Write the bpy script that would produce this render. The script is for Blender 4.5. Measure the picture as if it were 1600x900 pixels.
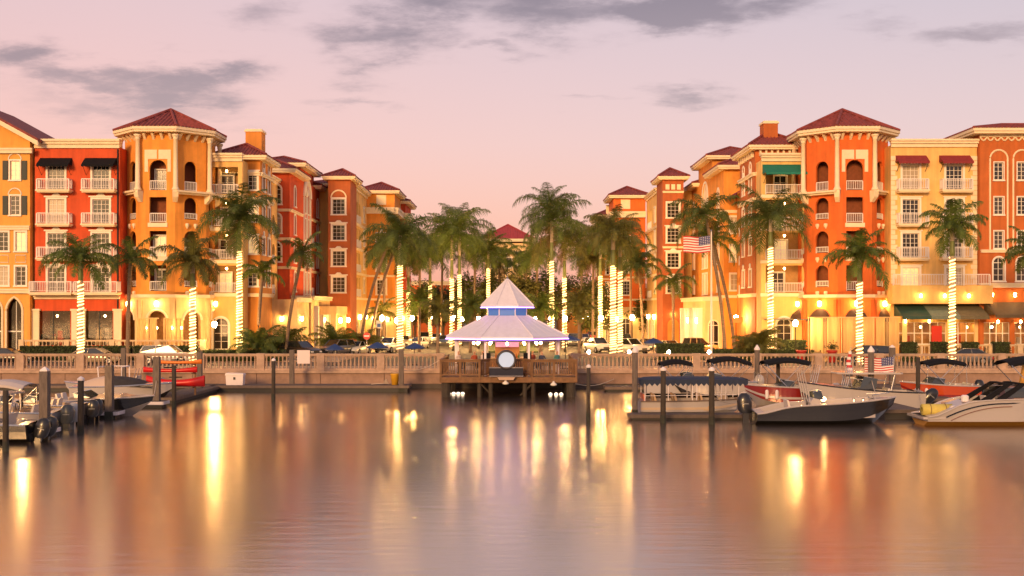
import bpy, math, random
from math import sin, cos, pi, radians, sqrt, atan2
from mathutils import Vector
random.seed(7)
for _o in list(bpy.data.objects): bpy.data.objects.remove(_o, do_unlink=True)
S = bpy.context.scene
COL = S.collection

# ------------------------------------------------------------------ camera
FPX, EYE, HZ = 1716.0, 6.1, 485.0          # focal length in photo pixels, eye height above the water, horizon row
cd = bpy.data.cameras.new('camera'); cam = bpy.data.objects.new('camera', cd); COL.objects.link(cam)
cd.sensor_width = 36.0; cd.lens = 36.0 * FPX / 1600.0
cd.shift_y = (HZ - 450.0) / 1600.0
cd.clip_end = 9000; cd.clip_start = 0.5
cam.location = (0, 0, EYE); cam.rotation_euler = (radians(90), 0, 0)
S.camera = cam

# ------------------------------------------------------------------ world: dusk sky with afterglow and drifting clouds
SUN_EL, SUN_AZ = 14.0, 198.0                # low soft afterglow from behind the viewer, a little to the left
W = bpy.data.worlds.new('World'); S.world = W; W.use_nodes = True
nt = W.node_tree; nt.nodes.clear()
def wn(t, **k):
    n = nt.nodes.new(t)
    for a, b in k.items(): setattr(n, a, b)
    return n
def wl(a, b): nt.links.new(a, b)
def wmath(op, a, b=None, c=None):
    n = wn('ShaderNodeMath', operation=op)
    for i, q in enumerate((a, b, c)):
        if q is None: continue
        if isinstance(q, (int, float)): n.inputs[i].default_value = q
        else: wl(q, n.inputs[i])
    return n.outputs[0]
tc = wn('ShaderNodeTexCoord'); sx = wn('ShaderNodeSeparateXYZ'); wl(tc.outputs['Generated'], sx.inputs[0])
X_, Y_, Z_ = sx.outputs
def wramp(fac, stops):
    r = wn('ShaderNodeValToRGB'); wl(fac, r.inputs[0]); e = r.color_ramp.elements
    while len(e) < len(stops): e.new(0.5)
    for q, (p, c) in zip(e, stops): q.position = p; q.color = (*c, 1)
    return r.outputs[0]
zc = wmath('MAXIMUM', Z_, 0.0)
warm = wramp(zc, [(0.0, (.98, .38, .26)), (.07, (.93, .40, .31)), (.15, (.86, .44, .39)), (.27, (.73, .46, .46)), (.55, (.46, .34, .38)), (1, (.32, .27, .34))])
cool = wramp(zc, [(0.0, (.93, .40, .30)), (.07, (.81, .41, .36)), (.15, (.69, .435, .44)), (.27, (.54, .415, .455)), (.55, (.40, .33, .39)), (1, (.32, .27, .34))])
az = wmath('MULTIPLY_ADD', X_, 1.25, 0.42)
azn = wn('ShaderNodeClamp'); wl(az, azn.inputs[0])
mx = wn('ShaderNodeMix', data_type='RGBA'); wl(azn.outputs[0], mx.inputs[0]); wl(warm, mx.inputs[6]); wl(cool, mx.inputs[7])
# clouds: noise on a plane high above, so they flatten towards the horizon
zq = wmath('ADD', zc, 0.16)
cx = wmath('DIVIDE', X_, zq); cy = wmath('DIVIDE', Y_, zq)
cv = wn('ShaderNodeCombineXYZ'); wl(cx, cv.inputs[0]); wl(cy, cv.inputs[1]); cv.inputs[2].default_value = 3.7
def wnoise(scale, det, off, rough=.55, sxy=(1, 1, 1)):
    mp = wn('ShaderNodeMapping'); wl(cv.outputs[0], mp.inputs[0]); mp.inputs['Location'].default_value = off; mp.inputs['Scale'].default_value = sxy
    n = wn('ShaderNodeTexNoise'); wl(mp.outputs[0], n.inputs['Vector']); n.inputs['Scale'].default_value = scale
    n.inputs['Detail'].default_value = det; n.inputs['Roughness'].default_value = rough
    return n.outputs[0]
big = wnoise(3.4, 8, (1.7, 0.2, 0), .62, (.8, .8, 1))
thin = wnoise(7.0, 7, (4.3, 2.0, 0), .62, (.55, .8, 1))
def wblob(px, py, rx, ry):
    """soft cloud cell centred on a sky direction (photo column/row turned into a bearing), returns 0..1"""
    d = Vector(((px - 800) / FPX, 1, (HZ - py) / FPX)).normalized()
    a = wmath('DIVIDE', wmath('SUBTRACT', XW, d.x), rx / FPX); b = wmath('DIVIDE', wmath('SUBTRACT', ZW, d.z), ry / FPX)
    r2 = wmath('ADD', wmath('MULTIPLY', a, a), wmath('MULTIPLY', b, b))
    e = wmath('EXPONENT', wmath('MULTIPLY', r2, -1.0))
    return wmath('MULTIPLY', e, wmath('GREATER_THAN', Y_, 0))
warpx = wmath('MULTIPLY_ADD', wnoise(5.0, 6, (9.1, 3.3, 0), .6, (.6, .8, 1)), .17, -.085); warpz = wmath('MULTIPLY_ADD', wnoise(5.5, 6, (2.1, 7.7, 0), .62, (.6, .8, 1)), .085, -.0425)
XW, ZW = wmath('ADD', X_, warpx), wmath('ADD', Z_, warpz)
cells = None
for c in ((600, 62, 95, 42, 1.0), (690, 10, 150, 34, .8), (850, 18, 170, 36, .8), (1040, 10, 190, 30, .95), (300, 132, 100, 30, .9), (160, 120, 110, 22, .6), (0, 85, 60, 30, .8), (70, 108, 60, 18, .5),
          (1068, 146, 70, 26, .75), (240, 165, 190, 26, .5), (575, 158, 70, 14, .42), (1540, 50, 90, 22, .5), (1405, 30, 60, 22, .5), (910, 162, 60, 12, .42), (380, 22, 60, 26, .42), (770, 80, 60, 16, .5)):
    v = wmath('MULTIPLY', wblob(*c[:4]), c[4]); cells = v if cells is None else wmath('MAXIMUM', cells, v)
nsum = wmath('ADD', wmath('MULTIPLY', big, .9), wmath('MULTIPLY', thin, .75))       # about 0.82 on average
nz0 = wmath('SUBTRACT', nsum, .82)
dens = wmath('ADD', wmath('MULTIPLY', cells, 1.15), wmath('MULTIPLY', nz0, wmath('MULTIPLY_ADD', cells, 1.7, .55)))
mr = wn('ShaderNodeMapRange', interpolation_type='SMOOTHSTEP'); wl(dens, mr.inputs[0]); mr.inputs[1].default_value = .10; mr.inputs[2].default_value = 1.08
cloudc = wramp(zc, [(0, (.70, .36, .31)), (.12, (.44, .24, .26)), (.27, (.20, .095, .115)), (1, (.17, .13, .17))])
mc = wn('ShaderNodeMix', data_type='RGBA'); wl(wmath('MULTIPLY', mr.outputs[0], .97), mc.inputs[0]); wl(mx.outputs[2], mc.inputs[6]); wl(cloudc, mc.inputs[7])
sky = wn('ShaderNodeTexSky', sky_type='NISHITA'); sky.sun_disc = False
sky.sun_elevation = radians(SUN_EL); sky.sun_rotation = radians(SUN_AZ); sky.air_density = 1.2; sky.dust_density = 3
bg1 = wn('ShaderNodeBackground'); wl(mc.outputs[2], bg1.inputs[0]); bg1.inputs[1].default_value = .94
bg2 = wn('ShaderNodeBackground'); wl(sky.outputs[0], bg2.inputs[0]); bg2.inputs[1].default_value = .05
ad = wn('ShaderNodeAddShader'); wl(bg1.outputs[0], ad.inputs[0]); wl(bg2.outputs[0], ad.inputs[1])
wo = wn('ShaderNodeOutputWorld'); wl(ad.outputs[0], wo.inputs[0])

# ------------------------------------------------------------------ sun (afterglow: low, warm, very soft)
sl = bpy.data.lights.new('sun', 'SUN'); sl.energy = 3.1; sl.angle = radians(12); sl.color = (1.0, .56, .23)
so = bpy.data.objects.new('sun', sl); COL.objects.link(so); so.location = (-40, -60, 60)
_a = radians(SUN_AZ); sd = Vector((sin(_a) * cos(radians(SUN_EL)), cos(_a) * cos(radians(SUN_EL)), sin(radians(SUN_EL))))
so.rotation_euler = sd.to_track_quat('Z', 'Y').to_euler()
vs = S.view_settings; vs.view_transform = 'Standard'; vs.look = 'None'; vs.exposure = 0.0; vs.gamma = 1.0; vs.use_curve_mapping = False
S.render.engine = 'CYCLES'
cy_ = S.cycles; cy_.use_denoising = True
try: cy_.denoiser = 'OPENIMAGEDENOISE'
except Exception: pass
cy_.sample_clamp_indirect = 6.0; cy_.max_bounces = 6; cy_.diffuse_bounces = 3; cy_.glossy_bounces = 3; cy_.caustics_reflective = False; cy_.caustics_refractive = False

# ------------------------------------------------------------------ pixel -> place helpers (real depth Y in metres)
def PX(px, Y): return (px - 800.0) * Y / FPX
def PZ(py, Y): return EYE + (HZ - py) * Y / FPX

# ------------------------------------------------------------------ materials
MATS = {}
def M(name, col=(.5, .5, .5), rough=.6, metal=0.0, vary=0.0, scale=3.0, bump=0.0, bscale=40.0, emit=0.0, ecol=None, spec=None, stretch=None, trans=0.0, coat=0.0):
    if name in MATS: return MATS[name]
    m = bpy.data.materials.new(name); m.use_nodes = True; t = m.node_tree; b = t.nodes['Principled BSDF']
    b.inputs['Base Color'].default_value = (*col, 1); b.inputs['Roughness'].default_value = rough; b.inputs['Metallic'].default_value = metal
    if spec is not None: b.inputs['Specular IOR Level'].default_value = spec
    if coat: b.inputs['Coat Weight'].default_value = coat
    if trans: b.inputs['Transmission Weight'].default_value = trans
    if emit: b.inputs['Emission Color'].default_value = (*(ecol or col), 1); b.inputs['Emission Strength'].default_value = emit
    if vary or bump:
        c = t.nodes.new('ShaderNodeTexCoord'); mp = t.nodes.new('ShaderNodeMapping'); t.links.new(c.outputs['Object'], mp.inputs[0])
        if stretch: mp.inputs['Scale'].default_value = stretch
    if vary:
        n = t.nodes.new('ShaderNodeTexNoise'); n.inputs['Scale'].default_value = scale; n.inputs['Detail'].default_value = 6; n.inputs['Roughness'].default_value = .65
        t.links.new(mp.outputs[0], n.inputs['Vector'])
        r = t.nodes.new('ShaderNodeValToRGB'); t.links.new(n.outputs[0], r.inputs[0])
        lo = tuple(max(0, q * (1 - vary)) for q in col); hi = tuple(min(1, q * (1 + vary * .8)) for q in col)
        r.color_ramp.elements[0].color = (*lo, 1); r.color_ramp.elements[0].position = .3
        r.color_ramp.elements[1].color = (*hi, 1); r.color_ramp.elements[1].position = .7
        t.links.new(r.outputs[0], b.inputs['Base Color'])
    if bump:
        n2 = t.nodes.new('ShaderNodeTexNoise'); n2.inputs['Scale'].default_value = bscale; n2.inputs['Detail'].default_value = 4
        t.links.new(mp.outputs[0], n2.inputs['Vector'])
        bp = t.nodes.new('ShaderNodeBump'); bp.inputs['Strength'].default_value = bump; bp.inputs['Distance'].default_value = .03
        t.links.new(n2.outputs[0], bp.inputs['Height']); t.links.new(bp.outputs[0], b.inputs['Normal'])
    MATS[name] = m; return m
def stucco(name, col):
    m = M(name, col, .85, vary=.14, scale=.6, bump=.25, bscale=9); t = m.node_tree; b = t.nodes['Principled BSDF']
    c = t.nodes.new('ShaderNodeTexCoord'); mp = t.nodes.new('ShaderNodeMapping'); mp.inputs['Scale'].default_value = (1.6, 1.6, .14); t.links.new(c.outputs['Object'], mp.inputs[0])   # rain streaks
    n = t.nodes.new('ShaderNodeTexNoise'); n.inputs['Scale'].default_value = 1.3; n.inputs['Detail'].default_value = 5; t.links.new(mp.outputs[0], n.inputs['Vector'])
    r = t.nodes.new('ShaderNodeMapRange'); r.inputs[1].default_value = .38; r.inputs[2].default_value = .62; r.inputs[3].default_value = .88; r.inputs[4].default_value = 1.04; t.links.new(n.outputs[0], r.inputs[0])
    src = b.inputs['Base Color'].links[0].from_socket; v = t.nodes.new('ShaderNodeVectorMath'); v.operation = 'SCALE'; t.links.new(src, v.inputs[0]); t.links.new(r.outputs[0], v.inputs['Scale']); t.links.new(v.outputs[0], b.inputs['Base Color'])
    return m
def leafmat(name, col):
    m = M(name, col, .6, vary=.45, scale=1.5); t = m.node_tree; b = t.nodes['Principled BSDF']; o = t.nodes['Material Output']; x = t.nodes.new('ShaderNodeMixShader'); g = t.nodes.new('ShaderNodeBsdfTranslucent')
    t.links.new(b.inputs['Base Color'].links[0].from_socket, g.inputs[0]); x.inputs[0].default_value = .35; t.links.new(b.outputs[0], x.inputs[1]); t.links.new(g.outputs[0], x.inputs[2]); t.links.new(x.outputs[0], o.inputs[0]); return m
YEL = stucco('stucco_yellow', (.74, .37, .075)); RED = stucco('stucco_red', (.60, .085, .022)); ORG = stucco('stucco_orange', (.78, .31, .05))
ROR = stucco('stucco_red_orange', (.70, .15, .025)); PALE = stucco('stucco_pale_yellow', (.80, .50, .17)); BRN = stucco('stucco_brown', (.40, .105, .03))
RUS = stucco('stucco_rust', (.48, .125, .025)); AMB = stucco('stucco_amber', (.64, .25, .045)); CRM = stucco('stucco_cream', (.80, .56, .27))
TRIM = M('trim_cream', (.82, .68, .46), .7, vary=.08, scale=2); WHT = M('trim_white', (.82, .76, .66), .6, vary=.05)
RAIL = M('railing_white', (.78, .72, .68), .5)
TILE = M('roof_tile', (.23, .042, .034), .75, vary=.45, scale=2.2, bump=.4, bscale=14)
TILE2 = M('roof_tile_far', (.36, .045, .05), .7, vary=.2, scale=1)
GLASS = [M('glass_dark', (.02, .018, .018), .08, spec=.6), M('glass_dusk', (.055, .045, .04), .12, spec=.6),
         M('glass_curtain', (.42, .34, .24), .35, vary=.3, scale=4, stretch=(6, 1, .4)), M('glass_lit', (.8, .6, .35), .4, vary=.35, scale=2.5, emit=.55, ecol=(1, .68, .30))]
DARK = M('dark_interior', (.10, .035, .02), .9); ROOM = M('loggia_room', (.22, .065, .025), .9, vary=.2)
BLK = M('black_fabric', (.010, .010, .013), .9, vary=.2, spec=.15); IRON = M('dark_iron', (.03, .028, .026), .5, .4)
MAR = M('maroon_fabric', (.22, .02, .025), .8, vary=.2); GRN = M('green_fabric', (.0, .16, .11), .7, vary=.15); DGRN = M('dark_green_fabric', (.02, .06, .045), .6, vary=.2)
STONE = M('cast_stone', (.43, .295, .22), .8, vary=.28, scale=1.5, bump=.3, bscale=20); WALLM = M('seawall_concrete', (.30, .19, .145), .85, vary=.28, scale=.9, bump=.3, bscale=12)
LAMP = M('lamp_glow', (1, .9, .7), .5, emit=850, ecol=(1, .54, .17)); SCON = M('sconce_glow', (1, .9, .7), .5, emit=64, ecol=(1, .56, .19))
ROPE = M('rope_light_glow', (1, .8, .5), .5, emit=4.6, ecol=(1, .58, .19)); BULB = M('bulb_glow', (1, .9, .7), .5, emit=55, ecol=(1, .58, .2))
WOOD = M('deck_wood', (.19, .095, .042), .75, vary=.35, scale=3, stretch=(1, 1, 1), bump=.3); PILE = M('pile_wood', (.045, .034, .026), .85, vary=.45, scale=4, stretch=(3, 3, .5), bump=.5, bscale=12)
PILEG = M('pile_grey', (.14, .11, .095), .85, vary=.35, scale=4, stretch=(3, 3, .5), bump=.4, bscale=12); CAPW = M('cap_white', (.75, .68, .70), .5)

# ------------------------------------------------------------------ mesh builder
class Fr:
    """facade frame: u along the wall, w outward, z up; angle a = 0 faces the viewer (-Y), 90 faces +X, -90 faces -X"""
    def __init__(s, ox, oy, deg=0): s.o = (ox, oy); s.a = radians(deg); s.U = (cos(s.a), sin(s.a)); s.N = (sin(s.a), -cos(s.a))
    def p(s, u, w, z): return (s.o[0] + u * s.U[0] + w * s.N[0], s.o[1] + u * s.U[1] + w * s.N[1], z)
class MB:
    def __init__(s, off=(0, 0, 0)): s.v = []; s.f = []; s.mi = []; s.off = off; s.cur = 0
    def pt(s, p): s.v.append((p[0] - s.off[0], p[1] - s.off[1], p[2] - s.off[2])); return len(s.v) - 1
    def poly(s, pts): s.f.append([s.pt(p) for p in pts]); s.mi.append(s.cur); return s
    def idx(s, ids): s.f.append(list(ids)); s.mi.append(s.cur)
    def hexa(s, c):
        i = [s.pt(p) for p in c]
        for q in ((0, 3, 2, 1), (4, 5, 6, 7), (0, 1, 5, 4), (1, 2, 6, 5), (2, 3, 7, 6), (3, 0, 4, 7)): s.idx([i[k] for k in q])
        return s
    def box(s, x0, x1, y0, y1, z0, z1): return s.hexa([(x0, y0, z0), (x1, y0, z0), (x1, y1, z0), (x0, y1, z0), (x0, y0, z1), (x1, y0, z1), (x1, y1, z1), (x0, y1, z1)])
    def fbox(s, fr, u0, u1, w0, w1, z0, z1): return s.hexa([fr.p(u0, w1, z0), fr.p(u1, w1, z0), fr.p(u1, w0, z0), fr.p(u0, w0, z0), fr.p(u0, w1, z1), fr.p(u1, w1, z1), fr.p(u1, w0, z1), fr.p(u0, w0, z1)])
    def tube(s, pts, r, n=6, cap=True, closed=False):
        P = [Vector(p) for p in pts]; R = r if isinstance(r, (list, tuple)) else [r] * len(P); rings = []
        up = Vector((0, 0, 1))
        for i, p in enumerate(P):
            if closed: t = P[(i + 1) % len(P)] - P[i - 1]
            else: t = (P[min(i + 1, len(P) - 1)] - P[max(i - 1, 0)])
            t.normalize()
            a = t.cross(up)
            if a.length < .05: a = t.cross(Vector((1, 0, 0)))
            a.normalize(); b = a.cross(t)
            rings.append([s.pt(p + (a * cos(2 * pi * k / n) + b * sin(2 * pi * k / n)) * R[i]) for k in range(n)])
        for i in range(len(P) if closed else len(P) - 1):
            A, B = rings[i], rings[(i + 1) % len(P)]
            for k in range(n): s.idx((A[k], A[(k + 1) % n], B[(k + 1) % n], B[k]))
        if cap and not closed: s.idx(rings[0][::-1]); s.idx(rings[-1])
        return s
    def lathe(s, prof, n=12, c=(0, 0, 0), ph=0.0):
        rings = [[s.pt((c[0] + r * cos(2 * pi * k / n + ph), c[1] + r * sin(2 * pi * k / n + ph), c[2] + z)) for k in range(n)] for r, z in prof]
        for A, B in zip(rings, rings[1:]):
            for k in range(n): s.idx((A[k], A[(k + 1) % n], B[(k + 1) % n], B[k]))
        s.idx(rings[0][::-1]); s.idx(rings[-1]); return s
    def prism(s, poly, z0, z1):
        a = [s.pt((x, y, z0)) for x, y in poly]; b = [s.pt((x, y, z1)) for x, y in poly]; n = len(poly)
        s.idx(a[::-1]); s.idx(b)
        for k in range(n): s.idx((a[k], a[(k + 1) % n], b[(k + 1) % n], b[k]))
        return s
    def xprism(s, poly, y0, y1):
        """outline in x,z pushed along y"""
        a = [s.pt((x, y0, z)) for x, z in poly]; b = [s.pt((x, y1, z)) for x, z in poly]; n = len(poly)
        s.idx(a); s.idx(b[::-1])
        for k in range(n): s.idx((a[(k + 1) % n], a[k], b[k], b[(k + 1) % n]))
        return s
    def grid(s, rows):
        ids = [[s.pt(p) for p in r] for r in rows]
        for A, B in zip(ids, ids[1:]):
            for k in range(len(A) - 1): s.idx((A[k], A[k + 1], B[k + 1], B[k]))
        return s
    def mesh(s, name, mats, smooth=False):
        me = bpy.data.meshes.new(name); me.from_pydata(s.v, [], s.f); 
        for m in (mats if isinstance(mats, (list, tuple)) else [mats]): me.materials.append(m)
        if any(s.mi): me.polygons.foreach_set('material_index', s.mi)
        if smooth: me.polygons.foreach_set('use_smooth', [True] * len(me.polygons))
        me.update(); return me
def link(name, me, parent=None, loc=(0, 0, 0), rz=0.0, rot=None, scale=None):
    o = bpy.data.objects.new(name, me); COL.objects.link(o); o.location = loc
    o.rotation_euler = rot if rot else (0, 0, rz)
    if scale is not None: o.scale = scale if isinstance(scale, (tuple, list)) else (scale,) * 3
    if parent is not None: o.parent = parent
    return o
def tag(o, label, cat, group=None, kind=None):
    o['label'] = label
    if cat: o['category'] = cat
    if group: o['group'] = group
    if kind: o['kind'] = kind
    return o
def thing(name, label, cat, loc, rz=0.0, group=None, scale=None):
    return tag(link(name, None, None, loc, rz, scale=scale), label, cat, group)
def part(name, mb, m, parent, smooth=False, kind=None, label=None):
    o = link(name, mb.mesh(name, m, smooth), parent)
    if kind: o['kind'] = kind
    if label: o['label'] = label
    return o
def struct(name, mb, m, label, smooth=False):
    o = link(name, mb.mesh(name, m, smooth)); o['kind'] = 'structure'; o['label'] = label; return o
# ------------------------------------------------------------------ building kit
ST = 1.25                                     # street level
F1, F2, F3, F4 = 7.85, 11.2, 14.5, 17.8       # storey levels shared by the whole block
def arch_pts(uc, w, zs, kind, n=8):
    r = w / 2
    if kind == 'arch': return [(uc - r * cos(pi * k / (2 * n)), zs + r * sin(pi * k / (2 * n))) for k in range(2 * n + 1)]
    if kind == 'seg':
        return [(uc - r + w * k / (2 * n), zs + r * .45 * sin(pi * k / (2 * n))) for k in range(2 * n + 1)]
    L = [(uc + r - w * cos(radians(60) * k / n), zs + w * sin(radians(60) * k / n)) for k in range(n + 1)]
    return L + [(2 * uc - u, z) for u, z in L[-2::-1]]
def arch_rise(w, kind): return {'rect': 0, 'arch': w / 2, 'seg': w * .225, 'point': w * .866}[kind]
def op(u, z, w, h, kind='rect', d=.28): return dict(u=u, z=z, w=w, h=h, kind=kind, d=d)
def wall_face(mb, fr, Wd, z0, z1, ops, w=0.0):
    us = sorted({0.0, Wd} | {o['u'] - o['w'] / 2 for o in ops} | {o['u'] + o['w'] / 2 for o in ops})
    zs = sorted({z0, z1} | {o['z'] for o in ops} | {o['z'] + o['h'] for o in ops})
    us = [u for u in us if -1e-6 <= u <= Wd + 1e-6]; zs = [z for z in zs if z0 - 1e-6 <= z <= z1 + 1e-6]
    for z_a, z_b in zip(zs, zs[1:]):
        run = None
        for u_a, u_b in list(zip(us, us[1:])) + [(None, None)]:
            hole = u_a is None or any(abs((u_a + u_b) / 2 - o['u']) < o['w'] / 2 and 0 < (z_a + z_b) / 2 - o['z'] < o['h'] for o in ops)
            if not hole: run = [u_a, u_b] if run is None else [run[0], u_b]
            if (hole or u_a is None) and run:
                mb.poly([fr.p(run[0], w, z_a), fr.p(run[1], w, z_a), fr.p(run[1], w, z_b), fr.p(run[0], w, z_b)]); run = None
    for o in ops:
        a, b, zb, zt, d = o['u'] - o['w'] / 2, o['u'] + o['w'] / 2, o['z'], o['z'] + o['h'], o['d']
        zsp = zt - arch_rise(o['w'], o['kind'])
        P = [(a, zb), (a, zsp)] + (arch_pts(o['u'], o['w'], zsp, o['kind'])[1:-1] if o['kind'] != 'rect' else []) + [(b, zsp), (b, zb)]
        for (u_a, z_a), (u_b, z_b) in zip(P, P[1:] + P[:1]):
            mb.poly([fr.p(u_a, w, z_a), fr.p(u_b, w, z_b), fr.p(u_b, w - d, z_b), fr.p(u_a, w - d, z_a)])
        if o['kind'] != 'rect':
            A = arch_pts(o['u'], o['w'], zsp, o['kind']); h = len(A) // 2
            for k in range(h):
                mb.poly([fr.p(a, w, zt), fr.p(A[k][0], w, A[k][1]), fr.p(A[k + 1][0], w, A[k + 1][1])])
                q = len(A) - 1 - k
                mb.poly([fr.p(b, w, zt), fr.p(A[q - 1][0], w, A[q - 1][1]), fr.p(A[q][0], w, A[q][1])])
CACHE = {}
def win_meshes(w, h, kind, nx, nz, trim, head, pane):
    key = ('win', w, h, kind, nx, nz, trim, head, pane.name)
    if key in CACHE: return CACHE[key]
    mb = MB(); r = arch_rise(w, kind); hs = h - r; f = .07; a = -w / 2; b = w / 2
    y0, y1 = .10, .17
    mb.box(a, a + f, y0, y1, 0, hs); mb.box(b - f, b, y0, y1, 0, hs); mb.box(a + f, b - f, y0, y1, 0, f)
    if kind == 'rect': mb.box(a + f, b - f, y0, y1, h - f, h)
    t = .034
    for i in range(1, nx):
        x = a + w * i / nx; tt = t * (1.6 if (nx % 2 == 0 and i == nx // 2) else 1); mb.box(x - tt / 2, x + tt / 2, y0 + .015, y1 - .01, f, hs + r * (.92 if abs(x) < .1 else .55))
    for k in range(1, nz):
        z = hs * k / nz; mb.box(a + f, b - f, y0 + .018, y1 - .012, z - t / 2, z + t / 2)
    if r: mb.box(a + f, b - f, y0 + .012, y1 - .012, hs - .03, hs + .04)
    def arcstrip(o_, i_, ya, yb):
        O = arch_pts(0, w + 2 * o_, hs, kind); I = arch_pts(0, w + 2 * i_, hs, kind)
        for (p, q), (s_, u) in zip(zip(O, O[1:]), zip(I, I[1:])):
            mb.poly([(p[0], ya, p[1]), (q[0], ya, q[1]), (u[0], ya, u[1]), (s_[0], ya, s_[1])])
            mb.poly([(p[0], ya, p[1]), (p[0], yb, p[1]), (q[0], yb, q[1]), (q[0], ya, q[1])])
            mb.poly([(s_[0], ya, s_[1]), (u[0], ya, u[1]), (u[0], yb, u[1]), (s_[0], yb, s_[1])])
    if r: arcstrip(0, -f, y0, y1)
    if trim:
        T, pr = trim, -.07
        mb.box(a - T, a, pr, .02, 0, hs); mb.box(b, b + T, pr, .02, 0, hs); mb.box(a - T - .05, b + T + .05, pr - .06, .02, -.13, 0)
        if r: arcstrip(T, 0, pr, .02)
        else:
            mb.box(a - T, b + T, pr, .02, h, h + T)
            if head == 1: mb.box(a - T - .12, b + T + .12, pr - .07, .02, h + T, h + T + .1)
            if head == 2:
                mb.box(a - T - .15, b + T + .15, pr - .08, .02, h + T, h + T + .14); mb.xprism([(-w * .28, h + T + .14), (w * .28, h + T + .14), (w * .12, h + T + .38), (-w * .12, h + T + .38)], pr - .04, .02)
            if head == 3:
                mb.xprism([(-.16, h + T), (.16, h + T), (.24, h + T + .35), (0, h + T + .5), (-.24, h + T + .35)], pr - .05, .02)
    frame = mb.mesh('window', WHT)
    g = MB(); P = [(a, 0), (b, 0), (b, hs)] + ([(u, z) for u, z in arch_pts(0, w, hs, kind)[-2:0:-1]] if r else []) + [(a, hs)]
    g.poly([(x, .15, z) for x, z in P]); gm = g.mesh('pane', pane)
    CACHE[key] = (frame, gm); return CACHE[key]
def rail_mesh(wd, dp, h, step=.16):
    key = ('rail', round(wd, 2), dp, h)
    if key in CACHE: return CACHE[key]
    mb = MB(); a, b = -wd / 2, wd / 2; y = -dp; t = .035
    mb.box(a, b, y - t, y + t, h - .07, h); mb.box(a, b, y - t, y + t, .10, .15)
    n = max(2, int(wd / step))
    for i in range(n + 1):
        x = a + wd * i / n; q = .045 if i in (0, n) else .02; mb.box(x - q, x + q, y - q, y + q, 0 if i in (0, n) else .15, h - .07)
    if dp > .3:
        for x in (a, b):
            mb.box(x - t, x + t, y + t, -.01, h - .07, h); mb.box(x - t, x + t, y + t, -.01, .10, .15)
            for k in range(1, int(dp / step) + 1):
                yy = y + k * step
                if yy < -.04: mb.box(x - .018, x + .018, yy - .018, yy + .018, .15, h - .07)
    CACHE[key] = mb.mesh('railing', RAIL); return CACHE[key]
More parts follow.
